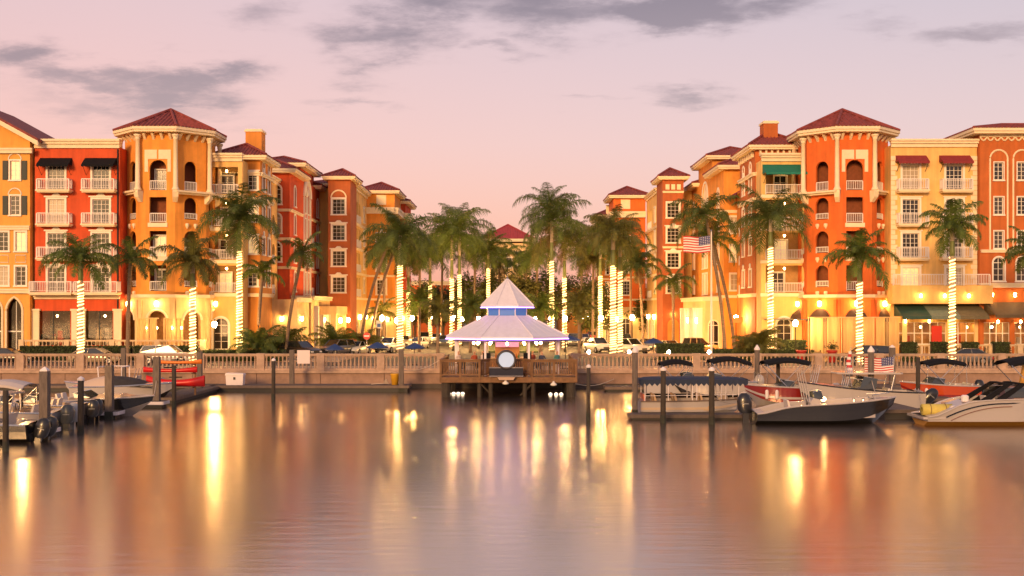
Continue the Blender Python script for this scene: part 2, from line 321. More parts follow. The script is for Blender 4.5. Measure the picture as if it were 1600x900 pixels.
class Bld:
    def __init__(s, name, label, x, y, cat='building', group='waterfront apartment buildings'):
        s.r = thing(name, label, cat, (x, y, ST), group=group); s.o = Vector((x, y, ST)); s.rng = random.Random(label)
    def mb(s): return MB(tuple(s.o))
    def put(s, name, mb, m, smooth=False, kind=None, label=None): return part(name, mb, m, s.r, smooth, kind, label)
    def at(s, name, me, fr, u, w, z): return link(name, me, s.r, Vector(fr.p(u, w, z)) - s.o, fr.a)
    def shell(s, x0, x1, y0, y1, z0, z1, m, front=(), side=(), face='R', name='wall'):
        mb = s.mb(); fs = {'F': Fr(x0, y0, 0), 'R': Fr(x1, y0, 90), 'L': Fr(x0, y1, -90)}
        wall_face(mb, fs['F'], x1 - x0, z0, z1, front); 
        wall_face(mb, fs['R'], y1 - y0, z0, z1, side if face == 'R' else ()); wall_face(mb, fs['L'], y1 - y0, z0, z1, side if face == 'L' else ())
        mb.poly([(x1, y1, z0), (x0, y1, z0), (x0, y1, z1), (x1, y1, z1)]); mb.poly([(x0, y0, z1), (x1, y0, z1), (x1, y1, z1), (x0, y1, z1)])
        s.put(name, mb, m); return fs
    def window(s, fr, o, nx=2, nz=4, trim=.16, head=0, pane=None, shut=None, w=0.0):
        p = pane if pane is not None else GLASS[s.rng.choice((0, 0, 0, 1, 1, 1, 1, 2, 3))]
        f, g = win_meshes(round(o['w'], 2), round(o['h'], 2), o['kind'], nx, nz, trim, head, p)
        W_ = s.at('window', f, fr, o['u'], w, o['z']); link('pane', g, W_)
        if shut:
            for sg in (-1, 1):
                key = ('shut', round(o['h'], 2), shut.name)
                if key not in CACHE:
                    q = MB(); q.box(-.26, .26, -.07, 0, 0, o['h'])
                    for k in range(int(o['h'] / .14)): q.box(-.2, .2, -.095, -.07, .06 + k * .14, .13 + k * .14)
                    CACHE[key] = q.mesh('shutter', shut)
                link('shutter', CACHE[key], W_, (sg * (o['w'] / 2 + .46), 0, 0))
        return W_
    def fdoor(s, fr, o, head=1, pane=None):
        p = pane if pane is not None else GLASS[s.rng.choice((0, 0, 0, 1, 1, 1, 0, 2, 3))]
        f, g = win_meshes(round(o['w'], 2), round(o['h'], 2), o['kind'], 4, 5, .2, head, p)
        W_ = s.at('french_door', f, fr, o['u'], 0, o['z']); link('pane', g, W_)
    def balcony(s, fr, u, z, wd, dp=.85, h=1.05):
        key = ('slab', round(wd, 2), dp)
        if key not in CACHE:
            q = MB(); q.box(-wd / 2 - .1, wd / 2 + .1, -dp - .12, 0, -.16, 0); q.box(-wd / 2, wd / 2, -dp - .02, 0, -.28, -.16); CACHE[key] = q.mesh('balcony', TRIM)
        b = s.at('balcony', CACHE[key], fr, u, 0, z); link('railing', rail_mesh(wd, dp, h), b)
    def railing(s, fr, u, z, wd, w=0.0, h=1.05): s.at('railing', rail_mesh(wd, .06, h), fr, u, w, z)
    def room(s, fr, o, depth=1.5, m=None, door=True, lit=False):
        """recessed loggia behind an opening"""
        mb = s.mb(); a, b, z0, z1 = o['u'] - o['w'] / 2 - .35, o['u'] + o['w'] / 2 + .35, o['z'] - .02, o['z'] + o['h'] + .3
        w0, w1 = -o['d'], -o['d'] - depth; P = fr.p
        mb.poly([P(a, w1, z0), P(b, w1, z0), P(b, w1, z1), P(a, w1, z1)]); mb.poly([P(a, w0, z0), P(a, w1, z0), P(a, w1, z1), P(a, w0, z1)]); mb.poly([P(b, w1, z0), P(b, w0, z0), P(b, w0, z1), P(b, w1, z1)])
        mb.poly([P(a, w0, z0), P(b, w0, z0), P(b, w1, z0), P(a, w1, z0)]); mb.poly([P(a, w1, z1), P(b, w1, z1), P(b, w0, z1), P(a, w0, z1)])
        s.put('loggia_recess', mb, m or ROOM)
        if door:
            f, g = win_meshes(min(1.3, round(o['w'] * .7, 2)), 2.1, 'rect', 2, 3, .1, 0, GLASS[3] if lit else GLASS[s.rng.choice((0, 1, 1))])
            W_ = s.at('glazed_door', f, fr, o['u'] + s.rng.uniform(-.2, .2), w1 + .22, o['z']); link('pane', g, W_)
    def band(s, fr, u0, u1, z, h=.3, pr=.14, m=None, name='band'):
        mb = s.mb(); mb.fbox(fr, u0, u1, 0, pr, z, z + h * .62); mb.fbox(fr, u0 - .04, u1 + .04, 0, pr + .09, z + h * .62, z + h); s.put(name, mb, m or TRIM)
    def cornice(s, fr, u0, u1, z, h=.75, pr=.45):
        mb = s.mb(); mb.fbox(fr, u0, u1, -.1, pr * .35, z, z + h * .45); mb.fbox(fr, u0 - .05, u1 + .05, -.1, pr * .7, z + h * .45, z + h * .75); mb.fbox(fr, u0 - .1, u1 + .1, -.3, pr, z + h * .75, z + h); s.put('cornice', mb, TRIM)
    def awning(s, fr, u, z, wd, m, dp=1.0, h=.75, frame=True):
        key = ('awn', round(wd, 2), m.name, dp, h)
        if key not in CACHE:
            q = MB(); a, b = -wd / 2, wd / 2
            q.poly([(a, -dp, -h), (b, -dp, -h), (b + .0, -.02, 0), (a, -.02, 0)]); q.poly([(a, -dp, -h), (a, -.02, 0), (a, -.02, -h)]); q.poly([(b, -dp, -h), (b, -.02, -h), (b, -.02, 0)])
            n = max(4, int(wd / .3))
            for k in range(n):
                x0, x1 = a + wd * k / n, a + wd * (k + 1) / n; q.poly([(x0, -dp - .004, -h), (x0, -dp - .004, -h - .17), ((x0 + x1) / 2, -dp - .004, -h - .24), (x1, -dp - .004, -h - .17), (x1, -dp - .004, -h)])
            CACHE[key] = q.mesh('awning', m)
        o = s.at('awning', CACHE[key], fr, u, 0, z)
        if frame:
            q = MB()
            for x in (-wd / 2 + .12, wd / 2 - .12): q.tube([(x, -.02, -h - .9), (x, -dp * .5, -h - .5), (x, -dp + .05, -h - .02)], .025, 5)
            part('awning_arm', q, IRON, o)
    def roof(s, foot, z, apex, over=.7, th=.38, m=None, rib=.36, name='roof', trim=None):
        """hip roof: foot = convex outline (counter-clockwise), apex = one or two ridge points"""
        cx_ = sum(p[0] for p in foot) / len(foot); cy_2 = sum(p[1] for p in foot) / len(foot); n = len(foot)
        def offs(d):
            out = []
            for i in range(n):
                p0, p1, p2 = Vector(foot[i - 1]), Vector(foot[i]), Vector(foot[(i + 1) % n]); e1 = (p1 - p0).normalized(); e2 = (p2 - p1).normalized()
                n1 = Vector((e1.y, -e1.x)); n2 = Vector((e2.y, -e2.x)); bis = (n1 + n2).normalized(); out.append(p1 + bis * (d / max(.3, bis.dot(n1))))
            return out
        E = offs(over); E2 = offs(over - .12)
        fas = s.mb(); top = [fas.pt((p.x, p.y, z)) for p in E]; bot = [fas.pt((p.x, p.y, z - th * .55)) for p in E]; b2 = [fas.pt((p.x, p.y, z - th * .55)) for p in E2]; b3 = [fas.pt((p.x, p.y, z - th)) for p in E2]; inn = [fas.pt((p[0], p[1], z - th)) for p in foot]
        for k in range(n):
            j = (k + 1) % n
            for A, B in ((bot, top), (b2, bot), (b3, b2), (inn, b3)): fas.idx((A[k], A[j], B[j], B[k]))
        s.put('soffit', fas, trim or TRIM)
        mb = s.mb(); ap = [Vector(a) for a in apex]; tl = s.mb(); hips = s.mb(); seen = set()
        for k in range(n):
            A = E[k]; B = E[(k + 1) % n]; a3 = Vector((A.x, A.y, z + .02)); b3_ = Vector((B.x, B.y, z + .02))
            ta = min(ap, key=lambda q: (q.xy - A).length); tb = min(ap, key=lambda q: (q.xy - B).length)
            mb.poly([a3, b3_, tb, ta] if ta != tb else [a3, b3_, ta])
            if k not in seen: hips.tube([a3 + Vector((0, 0, .05)), ta + Vector((0, 0, .08))], .14, 6)
            e = (b3_ - a3); L = e.length; e.normalize(); h1 = (ta - a3).dot(e); foot1 = a3 + e * h1; up = ta - foot1; H = up.length
            if H < 1e-3: continue
            up.normalize(); nn = e.cross(up); h2 = (tb - a3).dot(e); cnt = int(L / rib)
            for i in range(cnt):
                s0 = (i + .5) * L / cnt
                hm = H * min(1, s0 / h1 if h1 > 1e-3 else 1, (L - s0) / (L - h2) if L - h2 > 1e-3 else 1)
                if hm < .2: continue
                c0 = a3 + e * s0 - up * .06; c1 = a3 + e * s0 + up * (hm - .05); q = rib * .27
                r0 = [tl.pt(c0 - e * q), tl.pt(c0 + nn * .11), tl.pt(c0 + e * q)]; r1 = [tl.pt(c1 - e * q), tl.pt(c1 + nn * .11), tl.pt(c1 + e * q)]
                tl.idx((r0[0], r0[1], r1[1], r1[0])); tl.idx((r0[1], r0[2], r1[2], r1[1])); tl.idx(r0)
        if len(ap) > 1: hips.tube([ap[0] + Vector((0, 0, .08)), ap[1] + Vector((0, 0, .08))], .14, 6)
        R = s.put(name, mb, m or TILE)
        t = part('tile_courses', tl, m or TILE, R); t['kind'] = 'stuff'; part('hip_cap', hips, m or TILE, R)
        return R
    def column(s, x, y, z0, z1, r=.26, m=None):
        h = z1 - z0; key = ('col', round(h, 2), r)
        if key not in CACHE:
            q = MB(); q.lathe([(r * 1.5, 0), (r * 1.5, .16), (r * 1.2, .2), (r * 1.2, .3), (r, .36), (r * .84, h - .5), (r * 1.1, h - .46), (r * .9, h - .4), (r * 1.35, h - .18), (r * 1.5, h - .15), (r * 1.5, h)], 12); CACHE[key] = q.mesh('column', m or TRIM, True)
        link('column', CACHE[key], s.r, Vector((x, y, z0)) - s.o)
    def blocks(s, name, lst, m):
        for (fr, u0, u1, w0, w1, z0, z1) in lst: mb = s.mb(); mb.fbox(fr, u0, u1, w0, w1, z0, z1); s.put(name, mb, m)
    def sconce(s, fr, u, z, size=.16, w=.25):
        key = ('sconce', size)
        if key not in CACHE:
            q = MB(); q.lathe([(size * .5, -size * 1.6), (size, -size), (size * 1.05, size), (size * .6, size * 1.5)], 8); q2 = MB(); q2.box(-.05, .05, 0, .3, -.08, .08); q2.lathe([(size * 1.2, size * 1.5), (size * .3, size * 2.2)], 8); CACHE[key] = (q2.mesh('wall_lamp', IRON), q.mesh('lamp_glass', SCON))
        a, b = CACHE[key]; L = s.at('wall_lamp', a, fr, u, w, z); link('lamp_glass', b, L)
# ------------------------------------------------------------------ ground, water, seawall
def water_mat():
    """calm harbour water seen over a long exposure: dark dielectric body under a blurred mirror of the far shore"""
    m = bpy.data.materials.new('water'); m.use_nodes = True; t = m.node_tree; b = t.nodes['Principled BSDF']; out = t.nodes['Material Output']
    b.inputs['Base Color'].default_value = (.035, .026, .028, 1); b.inputs['IOR'].default_value = 1.5
    g = t.nodes.new('ShaderNodeBsdfGlossy'); g.inputs[0].default_value = (1.0, .90, .78, 1)
    fz = t.nodes.new('ShaderNodeFresnel'); fz.inputs[0].default_value = 10.0
    x = t.nodes.new('ShaderNodeMixShader'); t.links.new(b.outputs[0], x.inputs[1]); t.links.new(g.outputs[0], x.inputs[2]); t.links.new(fz.outputs[0], x.inputs[0]); t.links.new(x.outputs[0], out.inputs[0])
    c = t.nodes.new('ShaderNodeTexCoord')
    def nz(scale, st, det):
        mp = t.nodes.new('ShaderNodeMapping'); t.links.new(c.outputs['Object'], mp.inputs[0]); mp.inputs['Scale'].default_value = st
        n = t.nodes.new('ShaderNodeTexNoise'); n.inputs['Scale'].default_value = scale; n.inputs['Detail'].default_value = det; t.links.new(mp.outputs[0], n.inputs['Vector']); return n
    a = nz(2.2, (.22, 1.0, 1), 5); d = nz(.07, (1, 1, 1), 2)
    mm = t.nodes.new('ShaderNodeMath'); mm.operation = 'MULTIPLY_ADD'; t.links.new(d.outputs[0], mm.inputs[0]); mm.inputs[1].default_value = .5; t.links.new(a.outputs[0], mm.inputs[2])
    bp = t.nodes.new('ShaderNodeBump'); bp.inputs['Strength'].default_value = .24; bp.inputs['Distance'].default_value = .05
    t.links.new(mm.outputs[0], bp.inputs['Height'])
    r = t.nodes.new('ShaderNodeMapRange'); r.interpolation_type = 'SMOOTHSTEP'; t.links.new(d.outputs[0], r.inputs[0]); r.inputs[1].default_value = .1; r.inputs[2].default_value = .9; r.inputs[3].default_value = .17; r.inputs[4].default_value = .23
    for q in (b, g): t.links.new(bp.outputs[0], q.inputs['Normal']); t.links.new(r.outputs[0], q.inputs['Roughness'])
    return m
WATER = water_mat()
mb = MB(); mb.poly([(-2500, -300, 0), (2500, -300, 0), (2500, 86.15, 0), (-2500, 86.15, 0)]); struct('water', mb, WATER, 'calm mauve and gold harbour water in the foreground')
PAVE = M('paving', (.36, .26, .19), .85, vary=.2, scale=1.2); ASPH = M('asphalt', (.065, .058, .055), .85, vary=.25, scale=1.5, bump=.2); GRASS = M('lawn', (.06, .085, .02), .9, vary=.4, scale=3)
mb = MB(); mb.poly([(-2500, 86.2, ST - .004), (2500, 86.2, ST - .004), (2500, 4000, ST - .004), (-2500, 4000, ST - .004)]); struct('ground', mb, M('soil', (.10, .085, .055), .9, vary=.3, scale=.2), 'flat land behind the seawall reaching the horizon')
mb = MB(); mb.poly([(-90, 86.5, ST), (90, 86.5, ST), (90, 96, ST), (-90, 96, ST)]); struct('promenade', mb, PAVE, 'paved waterfront promenade behind the balustrade')
mb = MB(); mb.poly([(-90, 96, ST + .004), (90, 96, ST + .004), (90, 103, ST + .004), (-90, 103, ST + .004)]); mb.poly([(-16, 103, ST + .004), (15, 103, ST + .004), (15, 250, ST + .004), (-16, 250, ST + .004)]); struct('road', mb, ASPH, 'dark asphalt street and central parking avenue')
for nm, x0, x1, y0, y1, lb in (('pavement', -90, -16.15, 103.15, 150, 'pale pavement in front of the left buildings'), ('pavement', 15.15, 90, 103.15, 150, 'pale pavement in front of the right buildings')):
    mb = MB(); mb.box(x0, x1, y0, y1, ST - .2, ST + .12); struct(nm, mb, PAVE, lb)
mb = MB(); mb.box(-3.2, 3.0, 126, 215, ST - .2, ST + .16); struct('median', mb, GRASS, 'planted median between the parking rows of the avenue')
for x0, x1 in ((-13, -8), (-8, -3.6), (3.4, 8), (8, 12.5)):
    pass
mk = MB()
for k in range(22):
    y = 112 + k * 2.7
    for x in (-15.6, 9.6): mk.poly([(x, y, ST + .008), (x + 5, y, ST + .008), (x + 5, y + .12, ST + .008), (x, y + .12, ST + .008)])
struct('parking_markings', mk, M('road_paint', (.7, .66, .58), .7, vary=.2), 'white parking bay lines on the avenue asphalt')
# seawall (a thing of its own, its coping and each panel are parts)
sw = thing('seawall', 'pinkish concrete seawall with dark tide line under the balustrade', 'seawall', (0, 86, 0))
mb = MB((0, 86, 0)); mb.box(-90, 90, 86.14, 86.6, -1, ST - .06); part('wall_core', mb, WALLM, sw)
for k in range(34):
    x0 = -85 + k * 5.0; mb = MB((0, 86, 0)); mb.box(x0 + .02, x0 + 4.98, 86.0, 86.14, .36, ST - .07); part('wall_panel', mb, WALLM, sw)
mb = MB((0, 86, 0)); mb.box(-90, 90, 85.82, 86.7, ST - .06, ST + .14); part('coping', mb, STONE, sw)
mb = MB((0, 86, 0)); mb.box(-90, 90, 85.88, 86.14, -.5, .355); part('tide_ledge', mb, M('tide_band', (.045, .03, .024), .6, vary=.3, scale=2), sw)
def balustrade(label, x0, x1, y, z, h, step, ped, m, size=1.0, hedge=None, name='balustrade'):
    t = thing(name, label, 'balustrade', ((x0 + x1) / 2, y, z)); o = ((x0 + x1) / 2, y, z); L = x1 - x0
    mb = MB(o); mb.box(x0, x1, y - .16 * size, y + .16 * size, z, z + .16 * size); part('base_rail', mb, m, t)
    mb = MB(o); mb.box(x0, x1, y - .13 * size, y + .13 * size, z + h - .2 * size, z + h - .09 * size); mb.box(x0, x1, y - .2 * size, y + .2 * size, z + h - .09 * size, z + h); part('top_rail', mb, m, t)
    hb = h - .36 * size; q = MB(); k = size
    q.lathe([(.07 * k, 0), (.07 * k, .07), (.045 * k, .1), (.10 * k, hb * .32), (.05 * k, hb * .66), (.045 * k, hb * .82), (.08 * k, hb * .9), (.08 * k, hb)], 8); bm = q.mesh('baluster', m, True)
    np_ = max(1, round(L / ped)); pw = .3 * size
    for i in range(np_ + 1):
        xc = x0 + L * i / np_; mb = MB(o); mb.box(xc - pw, xc + pw, y - .24 * size, y + .24 * size, z, z + h + .03); part('pedestal', mb, m, t)
        if i < np_:
            a, b = xc + pw, xc + L / np_ - pw; n = max(1, int((b - a) / step))
            for j in range(n): link('baluster', bm, t, (a + (b - a) * (j + .5) / n - o[0], 0, .16 * size))
    return t
balustrade('long cast stone balustrade along the seawall left of the pavilion', -48, -5.6, 86.3, ST + .14, 1.31, .31, 4.7, STONE)
balustrade('long cast stone balustrade along the seawall right of the pavilion', 4.9, 48, 86.3, ST + .14, 1.31, .31, 4.7, STONE)

# ------------------------------------------------------------------ shop glass
def shop_glass():
    m = bpy.data.materials.new('shop_glass'); m.use_nodes = True; t = m.node_tree; t.nodes.clear()
    o = t.nodes.new('ShaderNodeOutputMaterial'); x = t.nodes.new('ShaderNodeMixShader'); a = t.nodes.new('ShaderNodeBsdfTransparent'); g = t.nodes.new('ShaderNodeBsdfGlossy'); f = t.nodes.new('ShaderNodeFresnel'); f.inputs[0].default_value = 1.6
    a.inputs[0].default_value = (.75, .72, .66, 1); g.inputs['Roughness'].default_value = .05
    t.links.new(f.outputs[0], x.inputs[0]); t.links.new(a.outputs[0], x.inputs[1]); t.links.new(g.outputs[0], x.inputs[2]); t.links.new(x.outputs[0], o.inputs[0]); return m
SHOP = shop_glass()
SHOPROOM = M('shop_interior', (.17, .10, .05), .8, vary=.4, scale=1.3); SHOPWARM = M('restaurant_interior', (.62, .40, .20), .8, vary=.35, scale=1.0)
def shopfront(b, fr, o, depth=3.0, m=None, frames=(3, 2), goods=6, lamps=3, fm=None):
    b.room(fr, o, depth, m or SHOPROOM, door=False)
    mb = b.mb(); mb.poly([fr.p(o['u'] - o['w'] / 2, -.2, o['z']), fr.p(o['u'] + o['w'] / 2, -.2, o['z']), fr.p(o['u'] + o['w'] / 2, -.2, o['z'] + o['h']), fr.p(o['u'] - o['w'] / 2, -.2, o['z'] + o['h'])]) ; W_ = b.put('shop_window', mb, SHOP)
    mb = b.mb(); nx, nz = frames
    for i in range(nx + 1): u = o['u'] - o['w'] / 2 + o['w'] * i / nx; mb.fbox(fr, u - .04, u + .04, -.17, -.1, o['z'], o['z'] + o['h'])
    for k in range(nz + 1): z = o['z'] + o['h'] * k / nz; mb.fbox(fr, o['u'] - o['w'] / 2, o['u'] + o['w'] / 2, -.165, -.105, z - .04, z + .04)
    part('mullion', mb, fm or IRON, W_)
    for k in range(goods):
        mb = b.mb(); u = o['u'] + b.rng.uniform(-.45, .45) * o['w']; d = b.rng.uniform(.8, depth - .4); h = b.rng.uniform(.5, 1.9); mb.fbox(fr, u - .3, u + .3, -d - .4, -d, o['z'], o['z'] + h * .55); mb.fbox(fr, u - .22, u + .22, -d - .3, -d - .05, o['z'] + h * .55, o['z'] + h)
        b.put('display_stand', mb, b.rng.choice((M('goods_red', (.5, .06, .03), .7), M('goods_tan', (.5, .36, .2), .7), M('goods_dark', (.06, .05, .05), .6), M('goods_white', (.7, .65, .6), .6))))
    for k in range(lamps):
        mb = b.mb(); u = o['u'] + ((k + .5) / lamps - .5) * o['w'] * .9; p = fr.p(u, -b.rng.uniform(.8, depth - .6), o['z'] + o['h'] - .5); mb.lathe([(.05, -.12), (.12, 0), (.05, .12)], 8, p); b.put('pendant_lamp', mb, BULB)

# ------------------------------------------------------------------ left row
YF = 107.0
# L1 yellow gabled
b = Bld('gabled_building', 'yellow gabled building with shuttered windows at the far left edge', -53.5, 106.4)
x0, x1, y0 = -60.3, -46.7, 106.4; u_ = lambda X: X - x0
op1 = []
colA = [-48.15, -52.0, -55.9]; colB = [-49.3, -47.6, -52.9, -51.2]
sh = [op(u_(X), z, .92, 1.85) for X in colA for z in (18.75, 15.35)]; pr = [op(u_(X), z, .98, 1.85) for X in colB for z in (11.85, 8.5)]
ga = [op(u_(X), 2.3, 1.6, 5.1, 'point', .5) for X in (-48.2, -50.15, -52.1, -54.05)]
fs = b.shell(x0, x1, y0, 118, ST, 21.6, YEL, front=sh + pr + ga); fr = fs['F']
for o in sh:
    b.window(fr, o, 2, 4, .14, 0, shut=M('shutter_dark', (.02, .028, .026), .6)); mb = b.mb(); A = arch_pts(o['u'], 1.25, o['z'] + 1.95, 'arch'); mb.tube([fr.p(u, .03, z) for u, z in A], .06, 5); b.put('arch_moulding', mb, WHT)
for o in pr: b.window(fr, o, 2, 4, .16, 0)
for X in colB:
    mb = b.mb(); u = u_(X); mb.tube([fr.p(u - .5, .02, 10.75), fr.p(u + .5, .02, 10.75), fr.p(u + .5, .02, 11.45), fr.p(u - .5, .02, 11.45)], .05, 4, closed=True); b.put('panel_moulding', mb, WHT)
for o in ga:
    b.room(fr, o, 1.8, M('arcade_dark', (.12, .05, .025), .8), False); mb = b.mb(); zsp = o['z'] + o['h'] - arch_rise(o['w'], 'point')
    mb.tube([fr.p(o['u'] - .8, .04, 2.0)] + [fr.p(u, .04, z) for u, z in arch_pts(o['u'], 1.6, zsp, 'point')] + [fr.p(o['u'] + .8, .04, 2.0)], .11, 6); b.put('arch_moulding', mb, TRIM)
    mb = b.mb(); mb.fbox(fr, o['u'] - .8, o['u'] + .8, -.46, -.4, 4.0, 4.12); mb.fbox(fr, o['u'] - .03, o['u'] + .03, -.46, -.4, 2.3, 7.0); b.put('mullion', mb, WHT)
    mb = b.mb(); mb.poly([fr.p(o['u'] - .8, -.44, 2.3), fr.p(o['u'] + .8, -.44, 2.3), fr.p(o['u'] + .8, -.44, 6), fr.p(o['u'], -.44, 7.3), fr.p(o['u'] - .8, -.44, 6)]); b.put('pane', mb, SHOP)
b.band(fr, 0, x1 - x0, 7.75, .45, .3); b.band(fr, 0, x1 - x0, 13.9, .4, .2); b.band(fr, 0, x1 - x0 + .3, 21.3, .5, .3)
xm = (x0 + x1) / 2; zg = 26.6
mb = b.mb(); mb.poly([(x0, y0, 21.6), (x1, y0, 21.6), (x1, y0, 22.8), (xm, y0, zg), (x0, y0, 22.8)]); mb.poly([(x1, y0, 21.6), (x1, 118, 21.6), (x1, 118, 22.8), (x1, y0, 22.8)]); b.put('gable_wall', mb, YEL)
mb = b.mb(); mb.tube([fr.p(u_(-50.9), .03, 21.9)] + [fr.p(u, .03, z) for u, z in arch_pts(u_(-52.3), 2.8, 22.6, 'arch')] + [fr.p(u_(-53.7), .03, 21.9)], .09, 5, closed=True); b.put('arch_moulding', mb, WHT)
for sg in (-1, 1):
    xe = xm + sg * (x1 - xm + 1.1); ze = 22.35
    mb = b.mb(); mb.hexa([(xm, y0 - .8, zg + .05), (xe, y0 - .8, ze), (xe, 118, ze), (xm, 118, zg + .05), (xm, y0 - .8, zg + .35), (xe, y0 - .8, ze + .3), (xe, 118, ze + .3), (xm, 118, zg + .35)]); b.put('roof', mb, TILE)
    mb = b.mb(); mb.hexa([(xm, y0 - .84, zg - .35), (xe, y0 - .84, ze - .4), (xe, y0 - .5, ze - .4), (xm, y0 - .5, zg - .35), (xm, y0 - .84, zg + .1), (xe, y0 - .84, ze + .05), (xe, y0 - .5, ze + .05), (xm, y0 - .5, zg + .1)]); b.put('barge_board', mb, TRIM)

# L2 red and R2 yellow french-door blocks
def french_block(b, x0, x1, xs, wallm, awn, z1, bw, heads, quoin=False):
    u_ = lambda X: X - x0; y0 = YF
    dr = [op(u_(X), z + .02, 1.62, 2.4) for X in xs for z in (F1, F2, F3, F4)]
    return u_, dr
x0, x1 = -46.5, -38.2
b = Bld('balcony_building', 'red flat-roofed building with two black awnings and french doors', -42.3, YF)
u_, dr = french_block(b, x0, x1, (-44.4, -40.05), RED, BLK, 22.2, 3.1, 2)
so_ = [op(u_(-44.75), 2.7, 3.45, 3.35, d=.3), op(u_(-40.25), 2.7, 2.7, 3.35, d=.3)]
fs = b.shell(x0, x1, YF, 118, ST, 22.0, RED, front=dr + so_); fr = fs['F']
for i, o in enumerate(dr):
    b.fdoor(fr, o, 0 if o['z'] > F4 else 2)
    if o['z'] > F4: b.awning(fr, o['u'], 20.95, 3.1, BLK, 1.0, .75)
    if o['z'] > F2: b.balcony(fr, o['u'], o['z'] - .02, 3.1)
b.balcony(fr, u_(-44.5), F1, 4.0, 1.2); b.balcony(fr, u_(-40.15), F1, 4.1, 1.2)
b.cornice(fr, 0, x1 - x0, 21.9, .85, .5)
b.band(fr, 0, x1 - x0, 7.2, .3, .2)
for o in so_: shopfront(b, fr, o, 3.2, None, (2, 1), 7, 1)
for X, w in ((-46.8, .8), (-42.85, .55), (-42.0, .5), (-38.75, .75)):
    b.blocks('pilaster', [(fr, u_(X), u_(X) + w, 0, .22, ST, 6.05), (fr, u_(X) - .08, u_(X) + w + .08, 0, .3, 6.05, 6.25)], TRIM)

mb = b.mb(); mb.tube([fr.p(8.12, .1, ST + .2), fr.p(8.12, .1, 21.8)], .07, 6); b.put('downpipe', mb, IRON)
